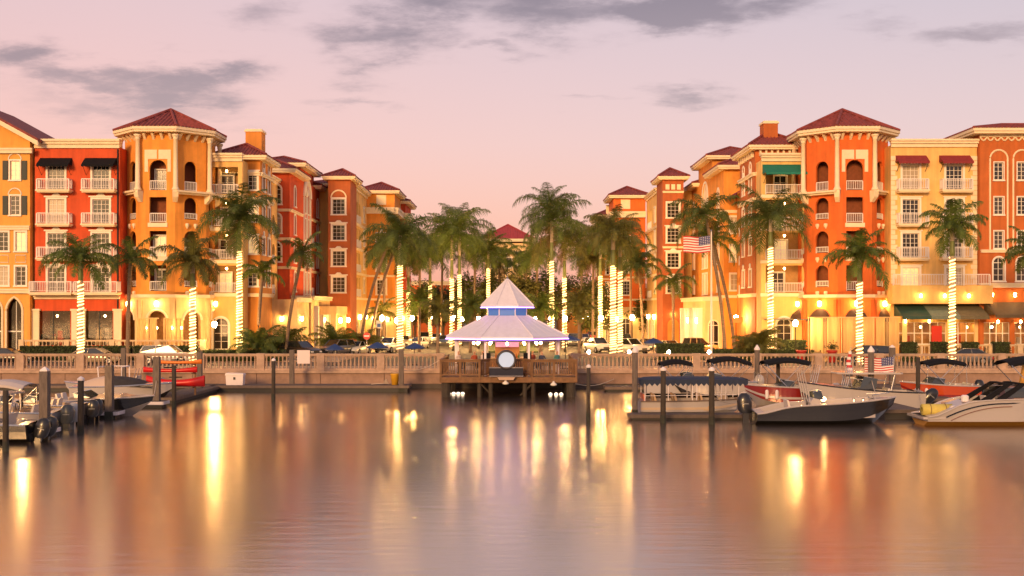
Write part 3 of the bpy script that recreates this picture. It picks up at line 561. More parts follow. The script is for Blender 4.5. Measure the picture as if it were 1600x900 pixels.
# octagonal towers
def octo_tower(b, cx, wallm, base_m, mir, awn):
    ap_, yc = 4.05, 111.05; sd_ = 2 * ap_ * math.tan(pi / 8)
    def face(deg, a=ap_):
        N = (sin(radians(deg)), -cos(radians(deg))); U = (cos(radians(deg)), sin(radians(deg))); s2 = a * math.tan(pi / 8)
        return Fr(cx + N[0] * a - U[0] * s2, yc + N[1] * a - U[1] * s2, deg)
    ztop = 23.55; mid = sd_ / 2; wl_ = b.mb()
    vis = (0, 45 * mir, 90 * mir, -45 * mir)
    for dg in range(-135, 181, 45):
        fr = face(dg); ops = []
        if dg in vis:
            c = dg == 0
            ops.append(op(mid, F4 + .02, 1.65 if c else 1.35, 2.95, 'arch', .3))
            for z in (F3, F2, F1):
                ops.append(op(mid, z + .15, 1.65, 2.5, 'rect' if z > F1 else 'rect', .3) if c else op(mid, z + .55, 1.4, 2.15, 'arch', .3))
        wall_face(wl_, fr, sd_, F1 - .2, ztop, ops)
        for o in ops:
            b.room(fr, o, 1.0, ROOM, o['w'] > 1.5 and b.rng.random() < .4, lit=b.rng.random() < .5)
            b.railing(fr, o['u'], o['z'], o['w'] - .06, -.14, .95 if (dg == 0 or o['z'] > F4) else .62)
        if dg in vis and dg != 0:
            for z in (F3, F2, F1):
                for du in (-.45, .45):
                    mb = b.mb(); p = fr.p(mid + du, .09, z + .05); mb.lathe([(.05, -.42), (.2, -.12), (.17, .08), (.06, .1)], 6, p); b.put('corbel', mb, TRIM)
            mb = b.mb(); mb.fbox(fr, -.25, sd_ + .25, 0, .85, F4 - .2, F4 - .03); mb.fbox(fr, -.1, sd_ + .1, 0, .6, F4 - .36, F4 - .2); b.put('balcony_slab', mb, TRIM)
        if dg == 0:
            for sg in (-1, 1):
                b.blocks('panel', [(fr, mid + min(sg * .08, sg * 1.28), mid + max(sg * .08, sg * 1.28), 0, .07, 20.85, 21.75), (fr, mid + min(sg * .95, sg * 1.28), mid + max(sg * .95, sg * 1.28), 0, .07, 19.6, 20.85)], TRIM)
            for z in (F3, F2):
                b.blocks('sill', [(fr, mid - .95, mid + .95, 0, .12, z - .28, z + .13)], TRIM)
        if dg in vis:
            for k in range(4):
                u = sd_ * (k + .5) / 4; mb = b.mb()
                mb.hexa([fr.p(u - .12, .0, 22.75), fr.p(u + .12, .0, 22.75), fr.p(u + .12, -.02, 22.75), fr.p(u - .12, -.02, 22.75), fr.p(u - .12, .55, 23.3), fr.p(u + .12, .55, 23.3), fr.p(u + .12, -.02, 23.3), fr.p(u - .12, -.02, 23.3)]); b.put('eave_bracket', mb, TRIM)
    b.put('wall', wl_, wallm)
    cols = set()
    for dg in vis[1:] if True else ():
        for e in (.0, sd_):
            fr = face(dg); p = fr.p(e, .5, 0); q = (round(p[0], 1), round(p[1], 1))
    R = (ap_ / cos(pi / 8)) + .42
    for dg in (-67.5, -22.5, 22.5, 67.5, 112.5):
        a = radians(dg * mir); x, y = cx + R * sin(a), yc - R * cos(a); b.column(x, y, F4 - .03, 23.2, .24)
        mb = b.mb(); r0, r1 = ap_ / cos(pi / 8) - .05, R + .3; pp = lambda r, s_: (cx + r * sin(a) + s_ * cos(a), yc - r * cos(a) + s_ * sin(a))
        top = [pp(r0, -.26), pp(r0, .26), pp(r1, .26), pp(r1, -.26)]; bt = [pp(r0, -.2), pp(r0, .2), pp(r0 + .12, .2), pp(r0 + .12, -.2)]; mdl = [pp(r0, -.24), pp(r0, .24), pp(r0 + .62, .24), pp(r0 + .62, -.24)]
        mb.hexa([(*p, F4 - 1.15) for p in bt] + [(*p, F4 - .7) for p in mdl]); mb.hexa([(*p, F4 - .7) for p in mdl] + [(*p, F4 - .21) for p in top]); mb.hexa([(*p, F4 - .21) for p in top] + [(*p, F4 - .035) for p in top]); b.put('corbel', mb, TRIM)
    foot = [(cx + ap_ / cos(pi / 8) * cos(radians(22.5 + 45 * k)), yc + ap_ / cos(pi / 8) * sin(radians(22.5 + 45 * k))) for k in range(8)]
    b.roof(foot, 23.9, [(cx, yc, 26.35)], 1.05, .5)
    # arcade base
    a2 = ap_ + .25; s2 = 2 * a2 * math.tan(pi / 8); wl_ = b.mb()
    for dg in range(-135, 181, 45):
        fr = face(dg, a2); ops = [op(s2 / 2, ST + .15, 1.9, 4.7, 'arch', .5)] if dg in vis else []
        wall_face(wl_, fr, s2, ST, F1 - .25, ops)
        for o in ops:
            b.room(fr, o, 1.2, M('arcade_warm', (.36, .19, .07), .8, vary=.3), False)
            mb = b.mb(); zs = o['z'] + o['h'] - .95; mb.tube([fr.p(u, .05, z) for u, z in arch_pts(o['u'], 2.0, zs, 'arch')], .13, 6); b.put('arch_moulding', mb, TRIM if awn is None else wallm)
            if awn is not None:
                mb = b.mb(); A = arch_pts(o['u'], 2.1, zs, 'arch'); 
                mb.grid([[fr.p(u, .06, z + .1) for u, z in A], [fr.p(o['u'] + (u - o['u']) * 1.04, .8, zs + (z - zs) * .62 - .1) for u, z in A], [fr.p(o['u'] + (u - o['u']) * 1.06, 1.1, zs - .25 + (z - zs) * .18) for u, z in A]]); b.put('dome_awning', mb, awn, True)
        if dg in vis:
            b.blocks('pilaster', [(fr, .0, .32, 0, .16, ST, F1 - .7), (fr, s2 - .32, s2, 0, .16, ST, F1 - .7)], wallm if awn is not None else CRM)
            b.sconce(fr, s2 / 2, 6.75, .17)
    b.put('arcade_wall', wl_, base_m)
    foot2 = [(cx + a2 / cos(pi / 8) * 1.04 * cos(radians(22.5 + 45 * k)), yc + a2 / cos(pi / 8) * 1.04 * sin(radians(22.5 + 45 * k))) for k in range(8)]
    mb = b.mb(); mb.prism(foot2, F1 - .5, F1 - .19); b.put('band', mb, TRIM)
b = Bld('octagonal_tower', 'orange octagonal corner tower with columned top floor and tiled roof', -34.5, 111); octo_tower(b, -34.5, ORG, CRM, 1, None)
b = Bld('octagonal_tower', 'red-orange octagonal corner tower with columned top floor and tiled roof', 33.4, 111); octo_tower(b, 33.4, ROR, AMB, -1, M('awning_brown', (.07, .035, .02), .7, vary=.2))

# R2
x0, x1 = 36.9, 45.3
b = Bld('balcony_building', 'pale yellow flat-roofed building with two maroon awnings and french doors', 41.1, YF)
u_, dr = french_block(b, x0, x1, (38.85, 43.1), PALE, MAR, 22.2, 2.9, 1)
shp = [op(u_(40.0), 1.75, 4.6, 3.2, d=.3), op(u_(43.9), 1.75, 2.4, 3.2, d=.3)]
fs = b.shell(x0, x1, YF, 118, ST, 22.2, PALE, front=dr + shp); fr = fs['F']
for o in dr:
    b.fdoor(fr, o, 1)
    if o['z'] > F4: b.awning(fr, o['u'], 21.2, 3.0, MAR, 1.0, .7)
    if o['z'] > F2: b.balcony(fr, o['u'], o['z'] - .02, 2.85)
b.cornice(fr, 0, x1 - x0, 22.0, .75, .5)
for sgn, ue in ((1, 0), (-1, x1 - x0)):
    for k in range(26):
        z = 8.7 + k * .48; w = .62 if k % 2 else .42; b.blocks('quoin', [(fr, min(ue, ue + sgn * w), max(ue, ue + sgn * w), 0, .07, z, z + .43)], TRIM)
mb = b.mb(); mb.fbox(fr, -.35, x1 - x0 + .9, 0, 1.5, 6.75, 8.5); b.put('fascia_box', mb, PALE); b.at('railing', rail_mesh(9.3, .06, 1.1), fr, 4.4, 1.35, 8.5)
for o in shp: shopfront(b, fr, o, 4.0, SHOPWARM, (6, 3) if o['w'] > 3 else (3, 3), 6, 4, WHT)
mb = b.mb(); mb.fbox(fr, u_(40.9), u_(41.9), -.09, -.03, 1.8, 4.6); b.put('door', mb, M('door_red', (.55, .03, .012), .5), label='red restaurant door')
for X in (36.95, 38.0, 42.35, 45.0): b.blocks('pilaster', [(fr, u_(X), u_(X) + .45, 0, .15, ST, 5.4)], CRM)
def big_awning(b, fr, u0, u1, z, dp, h, cols):
    n = len(cols)
    for k in range(n):
        a, c = u0 + (u1 - u0) * k / n, u0 + (u1 - u0) * (k + 1) / n; mb = b.mb()
        mb.poly([fr.p(a, .02, z), fr.p(a, dp, z - h), fr.p(c, dp, z - h), fr.p(c, .02, z)]); mb.poly([fr.p(a, dp, z - h), fr.p(a, dp, z - h - .3), fr.p(c, dp, z - h - .3), fr.p(c, dp, z - h)])
        if k == 0: mb.poly([fr.p(a, .02, z), fr.p(a, .02, z - h), fr.p(a, dp, z - h)])
        if k == n - 1: mb.poly([fr.p(c, .02, z), fr.p(c, dp, z - h), fr.p(c, .02, z - h)])
        b.put('awning_panel', mb, cols[k])
big_awning(b, fr, .3, 8.6, 6.7, 2.4, 1.15, [DGRN, M('awning_sage', (.16, .2, .15), .7, vary=.2), M('awning_olive', (.12, .10, .055), .7, vary=.2)])
for u in (2.3, 4.6, 6.9): b.sconce(fr, u, 7.5, .11, 1.72); b.sconce(fr, u - 1, 5.05, .1, .4)
# R1
x0, x1, y0 = 45.35, 57.0, 106.5; u_ = lambda X: X - x0
b = Bld('tiled_building', 'rust brown building with tall cream arch outlines at the right edge', 51, y0)
cl = (47.2, 49.45, 51.7, 54.0)
w3 = [op(u_(X), z, .9, 1.7) for X in cl for z in (18.75, 15.4, 12.1)]; wa = [op(u_(X), 8.95, 1.05, 2.3, 'arch') for X in cl]
rs = [op(u_(X), 1.75, 2.5, 3.2, d=.3) for X in (47.0, 50.0, 53.0)]
fs = b.shell(x0, x1, y0, 118, ST, 23.3, RUS, front=w3 + wa + rs); fr = fs['F']
for o in w3: b.window(fr, o, 2, 4, .09, 0, pane=GLASS[b.rng.choice((0, 1))])
for o in wa: b.window(fr, o, 2, 3, .14, 0)
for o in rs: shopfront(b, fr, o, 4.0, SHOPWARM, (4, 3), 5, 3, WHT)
for X in cl:
    u = u_(X); mb = b.mb(); mb.tube([fr.p(u - .85, .03, 12.0)] + [fr.p(q, .03, z) for q, z in arch_pts(u, 1.7, 20.8, 'arch')] + [fr.p(u + .85, .03, 12.0)], .09, 5); b.put('arch_moulding', mb, TRIM)
b.band(fr, .1, x1 - x0, 11.7, .28, .16); b.band(fr, 0, x1 - x0, 8.3, .45, .3)
for k in range(17):
    u = .35 + k * .68; mb = b.mb(); mb.tube([fr.p(q, .06, z) for q, z in [(u - .34 + .68 * i / 8, 22.95 - .38 * sin(pi * i / 8)) for i in range(9)]], .08, 5); mb.fbox(fr, u - .34, u + .34, 0, .1, 22.9, 23.3); b.put('scallop', mb, TRIM)
b.roof([(x0, y0), (x1, y0), (x1, 118), (x0, 118)], 23.65, [(x0 + 4.5, 112, 25.0), (x1 - 4.5, 112, 25.0)], 1.0, .5)
big_awning(b, fr, .4, 11, 6.9, 2.6, 1.2, [M('awning_bronze', (.10, .07, .035), .7, vary=.2), M('awning_bronze', ), M('awning_bronze')])
for u in (1.0, 3.2, 5.4): b.sconce(fr, u, 7.6, .13, .5); b.sconce(fr, u + .6, 5.0, .1, .4)

# ------------------------------------------------------------------ inner avenue rows
def grid(us, zs, w, h, kind='rect', d=.28): return [op(u, z, w, h, kind, d) for u in us for z in zs]
def wins(b, fr, ops, nx=2, nz=4, trim=.16, head=0, **k):
    for o in ops: b.window(fr, o, nx, nz, trim, head, **k)
def loggia_stack(b, X0, X1, y0, y1, m, topz, sgn, awn=False):
    """front-facing open balconies, one per storey, with slabs and piers"""
    wd = X1 - X0; big = [op(wd / 2, z + .05, wd - .9, 2.75, 'rect', .3) for z in (F1, F2, F3, F4)]; base = [op(wd * .5, ST + .9, 1.5, 3.2, 'arch', .3)]
    fs = b.shell(X0, X1, y0, y1, ST, topz, m, front=big + base); fr = fs['F']
    for o in big:
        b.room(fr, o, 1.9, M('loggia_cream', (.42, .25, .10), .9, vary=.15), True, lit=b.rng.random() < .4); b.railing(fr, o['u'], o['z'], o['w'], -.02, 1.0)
        mb = b.mb(); mb.fbox(fr, -.1, wd + .1, 0, .14, o['z'] - .4, o['z'] - .06); b.put('floor_band', mb, TRIM)
        mb = b.mb(); p = fr.p(wd / 2 + .3, -1.1, o['z'] + 2.35); mb.lathe([(.05, 0), (.12, .12), (.05, .24)], 8, p); b.put('ceiling_lamp', mb, BULB)
    for o in base: b.window(fr, o, 2, 3, .2, 0, pane=GLASS[0])
    b.cornice(fr, 0, wd, topz - .15, .8, .55); return fr
b = Bld('loggia_building', 'cream block of stacked open balconies beside the orange octagonal tower', -29.4, 111)
fr = loggia_stack(b, -31.6, -27.25, 111, 118, PALE, 21.3, 1)
b = Bld('loggia_building', 'cream block of stacked open balconies under a green awning', 27.6, 111)
fr = loggia_stack(b, 25.2, 29.8, 111, 118, PALE, 21.3, -1); b.awning(fr, 2.6, 20.85, 5.0, GRN, 1.7, 1.0)
mb = b.mb(); mb.fbox(fr, .2, 4.4, .1, 2.2, 5.15, 5.25); b.put('canopy_slab', mb, M('striped_canopy', (.12, .12, .10), .6, vary=.6, scale=2, stretch=(4, 1, 1)))
def chimney(b, x0, x1, y0, y1, z0, z1, m):
    mb = b.mb(); mb.box(x0, x1, y0, y1, z0, z1 - .3); C = b.put('chimney', mb, m); mb = b.mb(); mb.box(x0 - .1, x1 + .1, y0 - .1, y1 + .1, z1 - .3, z1 - .1); mb.box(x0, x1, y0, y1, z1 - .1, z1); part('chimney_cap', mb, TRIM, C)
def tower_block(b, x0, x1, y0, y1, m, z1, face, chim, zap, fwin, swin, extra=None):
    fr_ops = []; 
    wd = x1 - x0; dp = y1 - y0
    fo = grid(fwin, (F1 + .75, F2 + .75, F3 + .75, F4 + .75), .95, 1.75); s_u = swin
    so2 = grid(s_u, (F1 + .75, F2 + .75, F3 + .75, F4 + .75), 1.05, 1.75); sa = [op(u, 20.5, .8, 1.1, 'arch') for u in s_u]
    fs = b.shell(x0, x1, y0, y1, ST, z1, m, front=fo, side=so2 + sa, face=face); frF, frS = fs['F'], fs[face]
    wins(b, frF, fo, 2, 4, .2, 1); wins(b, frS, so2, 2, 4, .2, 3); wins(b, frS, sa, 1, 1, .16, 0, pane=GLASS[2])
    for z in (F1 - .35, F4 - .4, 20.0): b.band(frF, 0, wd, z, .36, .2); b.band(frS, 0, dp, z + .004, .36, .2)
    cx, cy2 = (x0 + x1) / 2, (y0 + y1) / 2
    b.roof([(x0, y0), (x1, y0), (x1, y1), (x0, y1)], z1 + .3, [(cx, cy2, zap)], .8, .45)
    if chim: chimney(b, *chim, m)
    return frF, frS
b = Bld('chimney_tower', 'amber square tower with chimney behind the left stacked balconies', -27.9, 113.4)
fF, fS = tower_block(b, -30.2, -26.0, 113.4, 119, AMB, 21.75, 'R', (-28.2, -26.5, 116.2, 118, 22.6, 25.3), 23.65, (3.4,), (1.5, 4.0))
# recessed yellow wing
wo_ = grid((2.0, 4.8), (F1 + .1, F2 + .1, F3 + .1), 1.3, 2.3, 'arch')
fs = b.shell(-31, -26.9, 119, 126, ST, 20.6, PALE, side=wo_, face='R', name='wing_wall')
for o in wo_: b.room(fs['R'], o, 1.2, ROOM, True); b.railing(fs['R'], o['u'], o['z'], o['w'], -.05)
b.cornice(fs['R'], 0, 7, 20.4, .7, .5)
mb = b.mb(); mb.box(-27, -23.4, 119.5, 126.5, ST, 7.3); b.put('entrance_block', mb, CRM)
fE = Fr(-23.4, 119.5, 90); b.band(fE, 0, 7, 7.0, .5, .3); b.sconce(fE, 1.5, 5.2, .16); b.sconce(Fr(-27, 119.5, 0), 2, 5.2, .16)
b = Bld('chimney_tower', 'rust square tower with chimney behind the green awning', 27.5, 113.4)
fF, fS = tower_block(b, 25.1, 29.6, 113.4, 121, RUS, 22.8, 'L', (26.4, 27.9, 115.2, 117, 23.6, 26.0), 25.1, (1.3, 3.3), (2.0, 5.4))
for k in range(7):
    for frx, u in ((fF, .5 + k * .6), (fS, .6 + k * 1.05)): b.blocks('eave_bracket', [(frx, u - .1, u + .1, 0, .3, 22.0, 22.7)], TRIM)
wo_ = grid((2.0, 5.0), (F1 + .1, F2 + .1, F3 + .1), 1.3, 2.3, 'arch')
fs = b.shell(26.2, 31, 121, 128, ST, 19.6, AMB, side=wo_, face='L', name='wing_wall')
for o in wo_: b.room(fs['L'], o, 1.2, ROOM, True); b.railing(fs['L'], o['u'], o['z'], o['w'], -.05)
b.awning(fs['L'], 3.5, 19.9, 6.4, MAR, 1.4, .8, False)

def arch_glazing(b, fr, u, w=1.7, z0=ST + .1, h=3.6):
    """dark arched shop window set on a base wall with its own moulding and bars"""
    A = arch_pts(u, w, z0 + h - w / 2, 'arch'); mb = b.mb(); mb.poly([fr.p(u - w / 2, .02, z0), fr.p(u + w / 2, .02, z0)] + [fr.p(q, .02, z) for q, z in A[::-1]]); W_ = b.put('arched_shop_window', mb, GLASS[b.rng.choice((0, 0, 1))])
    mb = b.mb(); mb.tube([fr.p(u - w / 2, .05, z0)] + [fr.p(q, .05, z) for q, z in A] + [fr.p(u + w / 2, .05, z0)], .1, 6); part('moulding', mb, TRIM, W_)
    mb = b.mb(); mb.fbox(fr, u - .03, u + .03, .02, .06, z0, z0 + h - .05); mb.fbox(fr, u - w / 2, u + w / 2, .02, .055, z0 + h - w / 2 - .03, z0 + h - w / 2 + .03); mb.fbox(fr, u - w / 2, u + w / 2, .02, .055, z0 + 1.0, z0 + 1.06); part('glazing_bar', mb, WHT, W_)
# L6 red with arched bay
b = Bld('arched_bay_building', 'red stepped-roof building with tall white arched bay on the avenue', -28.7, 126)
x0, x1, y0, y1 = -32.0, -25.5, 126.0, 148.0
lan = grid((3.0, 18.0), (F1 + .5, F2 + .5, F3 + .5, F4 + .5), 1.0, 2.3, 'arch'); bay = grid((9.3, 11.5), (F1 + .3, F2 + .3, F3 + .3), 1.2, 2.6, 'rect') + grid((9.3, 11.5), (F4 + .3,), 1.2, 2.9, 'arch'); bal = grid((14.6, 20.6), (F1 + .1, F2 + .1, F3 + .1), 1.3, 2.4)
fw = grid((5.0,), (F2 + .5, F3 + .5, F4 + .5), 1.0, 2.2, 'arch')
fs = b.shell(x0, x1, y0, y1, ST, 22.0, RED, front=fw, side=lan + bay + bal, face='R'); fS = fs['R']; fF = fs['F']
wins(b, fF, fw, 2, 3, .16); wins(b, fS, lan, 2, 4, .22); wins(b, fS, bay, 2, 4, .12, 0, pane=GLASS[0])
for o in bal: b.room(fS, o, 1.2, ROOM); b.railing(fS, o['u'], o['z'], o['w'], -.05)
for uu in (8.4, 10.4, 12.4): mb = b.mb(); mb.fbox(fS, uu - .18, uu + .18, 0, .18, 7.9, F4 + 2.2); b.put('pilaster', mb, WHT)
mb = b.mb(); mb.tube([fS.p(u, .08, z) for u, z in arch_pts(10.4, 4.3, F4 + 2.3, 'arch')], .2, 6)
mb.tube([fS.p(10.4 + .7 * cos(k * pi / 6), .06, F4 + 3.4 + .9 * sin(k * pi / 6)) for k in range(12)], .16, 5, closed=True); b.put('arch_moulding', mb, WHT)
for z in (F2 - .35, F3 - .35, F4 - .35):
    b.band(fF, 0, x1 - x0, z, .3, .16); b.band(fS, 0, 7.4, z + .004, .3, .16); b.band(fS, 13.4, 22, z + .004, .3, .16)
b.roof([(x0, y0), (x1, y0), (x1, 133.5), (x0, 133.5)], 22.3, [(-29.5, 131, 23.9), (-27.8, 131, 23.9)], .9, .45)
fs2 = b.shell(x0 + .3, x1 - .3, 133.5, 143, 22.0, 23.7, RED, name='upper_wall'); b.roof([(x0 + .3, 133.5), (x1 - .3, 133.5), (x1 - .3, 143), (x0 + .3, 143)], 23.95, [(-28.7, 138.3, 25.4)], .9, .45)
b.roof([(x0, 143), (x1, 143), (x1, y1), (x0, y1)], 22.3, [(-28.7, 145, 23.6)], .9, .45)
mb = b.mb(); mb.box(-25.45, -23.2, 127.0, 147.5, ST, 7.5); b.put('stone_base', mb, CRM)
fE = Fr(-23.2, 127, 90); b.band(fE, 0, 20.5, 7.3, .5, .3); fE0 = Fr(-25.45, 127, 0); b.band(fE0, 0, 2.25, 7.3, .5, .3)
for k in range(6): u = 2 + k * 3.4; b.blocks('pilaster', [(fE, u - .3, u + .3, 0, .5, ST, 6.6)], WHT); b.sconce(fE, u + 1.6, 4.9, .2) if k in (1, 3) else None
for k in range(5): arch_glazing(b, fE, 3.7 + k * 3.4)
mb = b.mb(); mb.fbox(fE, 4.5, 13, 0, 2.2, 5.6, 6.6); mb.fbox(fE, 4.6, 5.2, 1.5, 2.1, ST, 5.6); mb.fbox(fE, 12.3, 12.9, 1.5, 2.1, ST, 5.6); mb.fbox(fE, 8.4, 9.0, 1.5, 2.1, ST, 5.6); b.put('portico', mb, CRM)
for u in (5.6, 11.8): b.sconce(fE, u, 4.9, .2, 2.5)

# R6 orange with big arch
b = Bld('arched_bay_building', 'orange stepped-roof building with one large white arch window on the avenue', 27.6, 128)
x0, x1, y0, y1 = 24.7, 31.5, 128.0, 153.0
fw = grid((1.2,), (F1 + .6, F2 + .6, F3 + .6), .9, 1.9); lan = grid((21.5, 4.0), (F1 + .5, F2 + .5, F3 + .5, F4 + .5), 1.1, 2.3, 'arch'); bay = grid((11.4, 13.6), (F1 + .3, F2 + .3, F3 + .3), 1.3, 2.6); bigA = [op(12.5, F4 + .3, 4.0, 4.2, 'arch')]
fs = b.shell(x0, x1, y0, y1, ST, 22.6, ORG, front=fw, side=lan + bay + bigA, face='L'); fS = fs['L']; fF = fs['F']
wins(b, fF, fw, 2, 3, .16); wins(b, fS, lan, 2, 4, .24); wins(b, fS, bay, 2, 4, .2); wins(b, fS, bigA, 4, 3, .3, pane=M('glass_pale', (.62, .5, .42), .3, vary=.2))
for z in (F1 - .3, F4 - .35): b.band(fF, 0, x1 - x0, z, .32, .18); b.band(fS, 0, 25, z + .004, .32, .18)
b.roof([(x0, y0), (x1, y0), (x1, 136), (x0, 136)], 22.95, [(27.5, 132, 24.6)], .9, .45)
b.shell(x0 + .1, x1, 136, 146, 22.6, 24.9, AMB, name='upper_wall'); b.roof([(x0 + .1, 136), (x1, 136), (x1, 146), (x0 + .1, 146)], 25.2, [(28, 141, 27.0)], .9, .45)
b.roof([(x0, 146), (x1, 146), (x1, y1), (x0, y1)], 22.95, [(27.8, 149.5, 24.4)], .9, .45)
mb = b.mb(); mb.box(22.6, 24.65, 128.6, 152.5, ST, 7.4); b.put('stone_base', mb, CRM)
fE = Fr(22.6, 152.5, -90); b.band(fE, 0, 23.9, 7.2, .5, .3); b.band(Fr(22.6, 128.6, 0), 0, 2, 7.2, .5, .3)
for k in range(7): u = 1.5 + k * 3.4; b.blocks('pilaster', [(fE, u - .3, u + .3, 0, .5, ST, 6.4)], WHT); b.sconce(fE, u + 1.6, 4.9, .22) if k % 2 else None
for k in range(6): arch_glazing(b, fE, 3.2 + k * 3.4)
arch_glazing(b, Fr(22.6, 128.6, 0), 1.0, 1.2)

# L7 / R7 brown towers, L8 / R8 pale balconies, L9 / R9 end towers
def brown(b, x0, x1, y0, y1, face, zt, zap, wu, arch_top):
    o1 = grid((wu,), (F1 + .55, F2 + .55, F3 + .55, F4 + .55), 1.6, 1.95)
    fs = b.shell(x0, x1, y0, y1, ST, zt, BRN, front=o1, face=face); fF = fs['F']
    for o in o1: b.window(fF, o, 3, 4, .2, 2 if o['z'] < F4 else 0, pane=GLASS[b.rng.choice((0, 1))])
    if arch_top: mb = b.mb(); mb.tube([fF.p(u, .05, z) for u, z in arch_pts(wu, 1.9, F4 + 2.65, 'arch')], .1, 5); b.put('arch_moulding', mb, TRIM)
    else:
        for k in (-.75, 0, .75): b.blocks('panel', [(fF, wu + k - .25, wu + k + .25, 0, .06, zt - 1.45, zt - .75)], TRIM)
        b.band(fF, 0, x1 - x0, zt - 1.9, .25, .14); b.band(fF, 0, x1 - x0, F3 - .2, .25, .14)
    b.roof([(x0, y0), (x1, y0), (x1, y1), (x0, y1)], zt + .25, [((x0 + x1) / 2, (y0 + y1) / 2, zap)], .7, .4)
    ent = b.mb(); A = arch_pts(wu, 1.5, 4.2, 'arch'); ent.poly([fF.p(wu - .75, .03, ST)] + [fF.p(wu + .75, .03, ST)] + [fF.p(u, .03, z) for u, z in A[::-1]]); b.put('arched_door', ent, AMB); b.sconce(fF, wu, 5.6, .16)
b = Bld('square_tower', 'narrow brown tower with white framed windows in the left row', -22.3, 140); brown(b, -23.45, -20.6, 140, 145.5, 'R', 22.9, 24.4, 1.35, True)
b = Bld('square_tower', 'narrow brown tower with white framed windows in the right row', 21.4, 145); brown(b, 19.9, 22.65, 145, 151, 'L', 23.5, 25.2, 1.38, False)
def pale_block(b, x0, x1, y0, y1, face, zt, hip):
    L = y1 - y0; ar = grid((L * .22, L * .40), (F1 + .1, F2 + .1, F3 + .1), 1.5, 2.6) + grid((L * .22, L * .40), (F4 + .1,), 1.5, 2.9, 'arch'); w_ = grid((L * .75,), (F1 + .7, F2 + .7, F3 + .7, F4 + .7), 1.2, 1.9)
    fs = b.shell(x0, x1, y0, y1, ST, zt, PALE, side=ar + w_, face=face); fS = fs[face]
    for o in ar: b.room(fS, o, 1.2, ROOM, True); b.railing(fS, o['u'], o['z'], o['w'], .02)
    wins(b, fS, w_, 2, 3, .2, 1); b.cornice(fS, 0, L, zt - .2, .7, .5)
    for z in (F1 - .3, F2 - .3, F3 - .3, F4 - .3): b.band(fS, 0, L, z, .28, .2)
    b.sconce(fS, L * .3, 5.2, .2); b.sconce(fS, L * .8, 5.2, .2); arch_glazing(b, fS, L * .15); arch_glazing(b, fS, L * .45); arch_glazing(b, fS, L * .66)
    if hip: b.roof([(x0, y0), (x1, y0), (x1, y1), (x0, y1)], zt + .6, [((x0 + x1) / 2, y0 + 6, zt + 1.9), ((x0 + x1) / 2, y1 - 6, zt + 1.9)], .7, .4)
b = Bld('pale_apartment_building', 'pale yellow building with arched balconies beyond the left brown tower', -23.6, 145.5); pale_block(b, -26.4, -20.9, 145.5, 158, 'R', 22.3, True)
b = Bld('pale_apartment_building', 'pale cream building with open balconies beyond the right brown tower', 22.6, 151); pale_block(b, 20.1, 25.4, 151, 164, 'L', 22.5, False)
def end_tower(b, x0, x1, y0, y1, m, zt, zap, face, wu):
    o1 = grid((wu,), (F1 + .55, F2 + .55, F3 + .55), 1.3, 2.1); L = y1 - y0; s1 = grid((L * .3, L * .7), (F1 + .55, F2 + .55, F3 + .55, F4 + .55), 1.2, 2.0)
    fs = b.shell(x0, x1, y0, y1, ST, zt, m, front=o1, side=s1, face=face); fF, fS = fs['F'], fs[face]
    wins(b, fF, o1, 3, 4, .2, 3); wins(b, fS, s1, 2, 4, .2, 0)
    b.band(fF, 0, x1 - x0, 20.0, .9, .5); b.band(fS, 0, L, 20.0, .9, .5); b.blocks('panel', [(fF, wu - .7, wu + .7, 0, .08, 21.3, 22.7)], TRIM)
    for z in (F1 - .3, F2 - .3): b.band(fF, 0, x1 - x0, z, .28, .16)
    b.roof([(x0, y0), (x1, y0), (x1, y1), (x0, y1)], zt + .3, [((x0 + x1) / 2, (y0 + y1) / 2, zap)], .8, .42)
    mb = b.mb(); mb.box(x0 - .3, x1 + .3, y0 - .35, y1 + .3, ST, 6.6); b.put('stone_base', mb, CRM); arch_glazing(b, Fr(x0 - .3, y0 - .35, 0), wu + .3, 1.6); fx = Fr(x1 + .3, y0 - .35, 90) if face == 'R' else Fr(x0 - .3, y1 + .3, -90); arch_glazing(b, fx, L * .3); arch_glazing(b, fx, L * .75); b.sconce(Fr(x0, y0 - .35, 0), wu - 1, 4.9, .2); b.sconce(Fr(x0, y0 - .35, 0), wu + 1, 4.9, .2)
b = Bld('end_tower', 'orange tower with cream panel near the end of the left row', -18.6, 158); end_tower(b, -21.6, -16.9, 158, 166, ORG, 23.0, 24.9, 'R', 2.8)
b = Bld('end_tower', 'small red tower closing the left row behind the palms', -18.5, 166); end_tower(b, -21, -16.2, 167, 176, RED, 22.4, 24.0, 'R', 3.4)
b = Bld('end_tower', 'orange-red tower near the end of the right row', 17.5, 164.5); end_tower(b, 15.2, 20.0, 164.5, 172, ROR, 23.0, 25.0, 'L', 1.8)
b = Bld('end_tower', 'low tiled pale block closing the right row behind the palms', 16, 173); end_tower(b, 13.9, 19, 173, 184, AMB, 20.8, 22.8, 'L', 1.6)
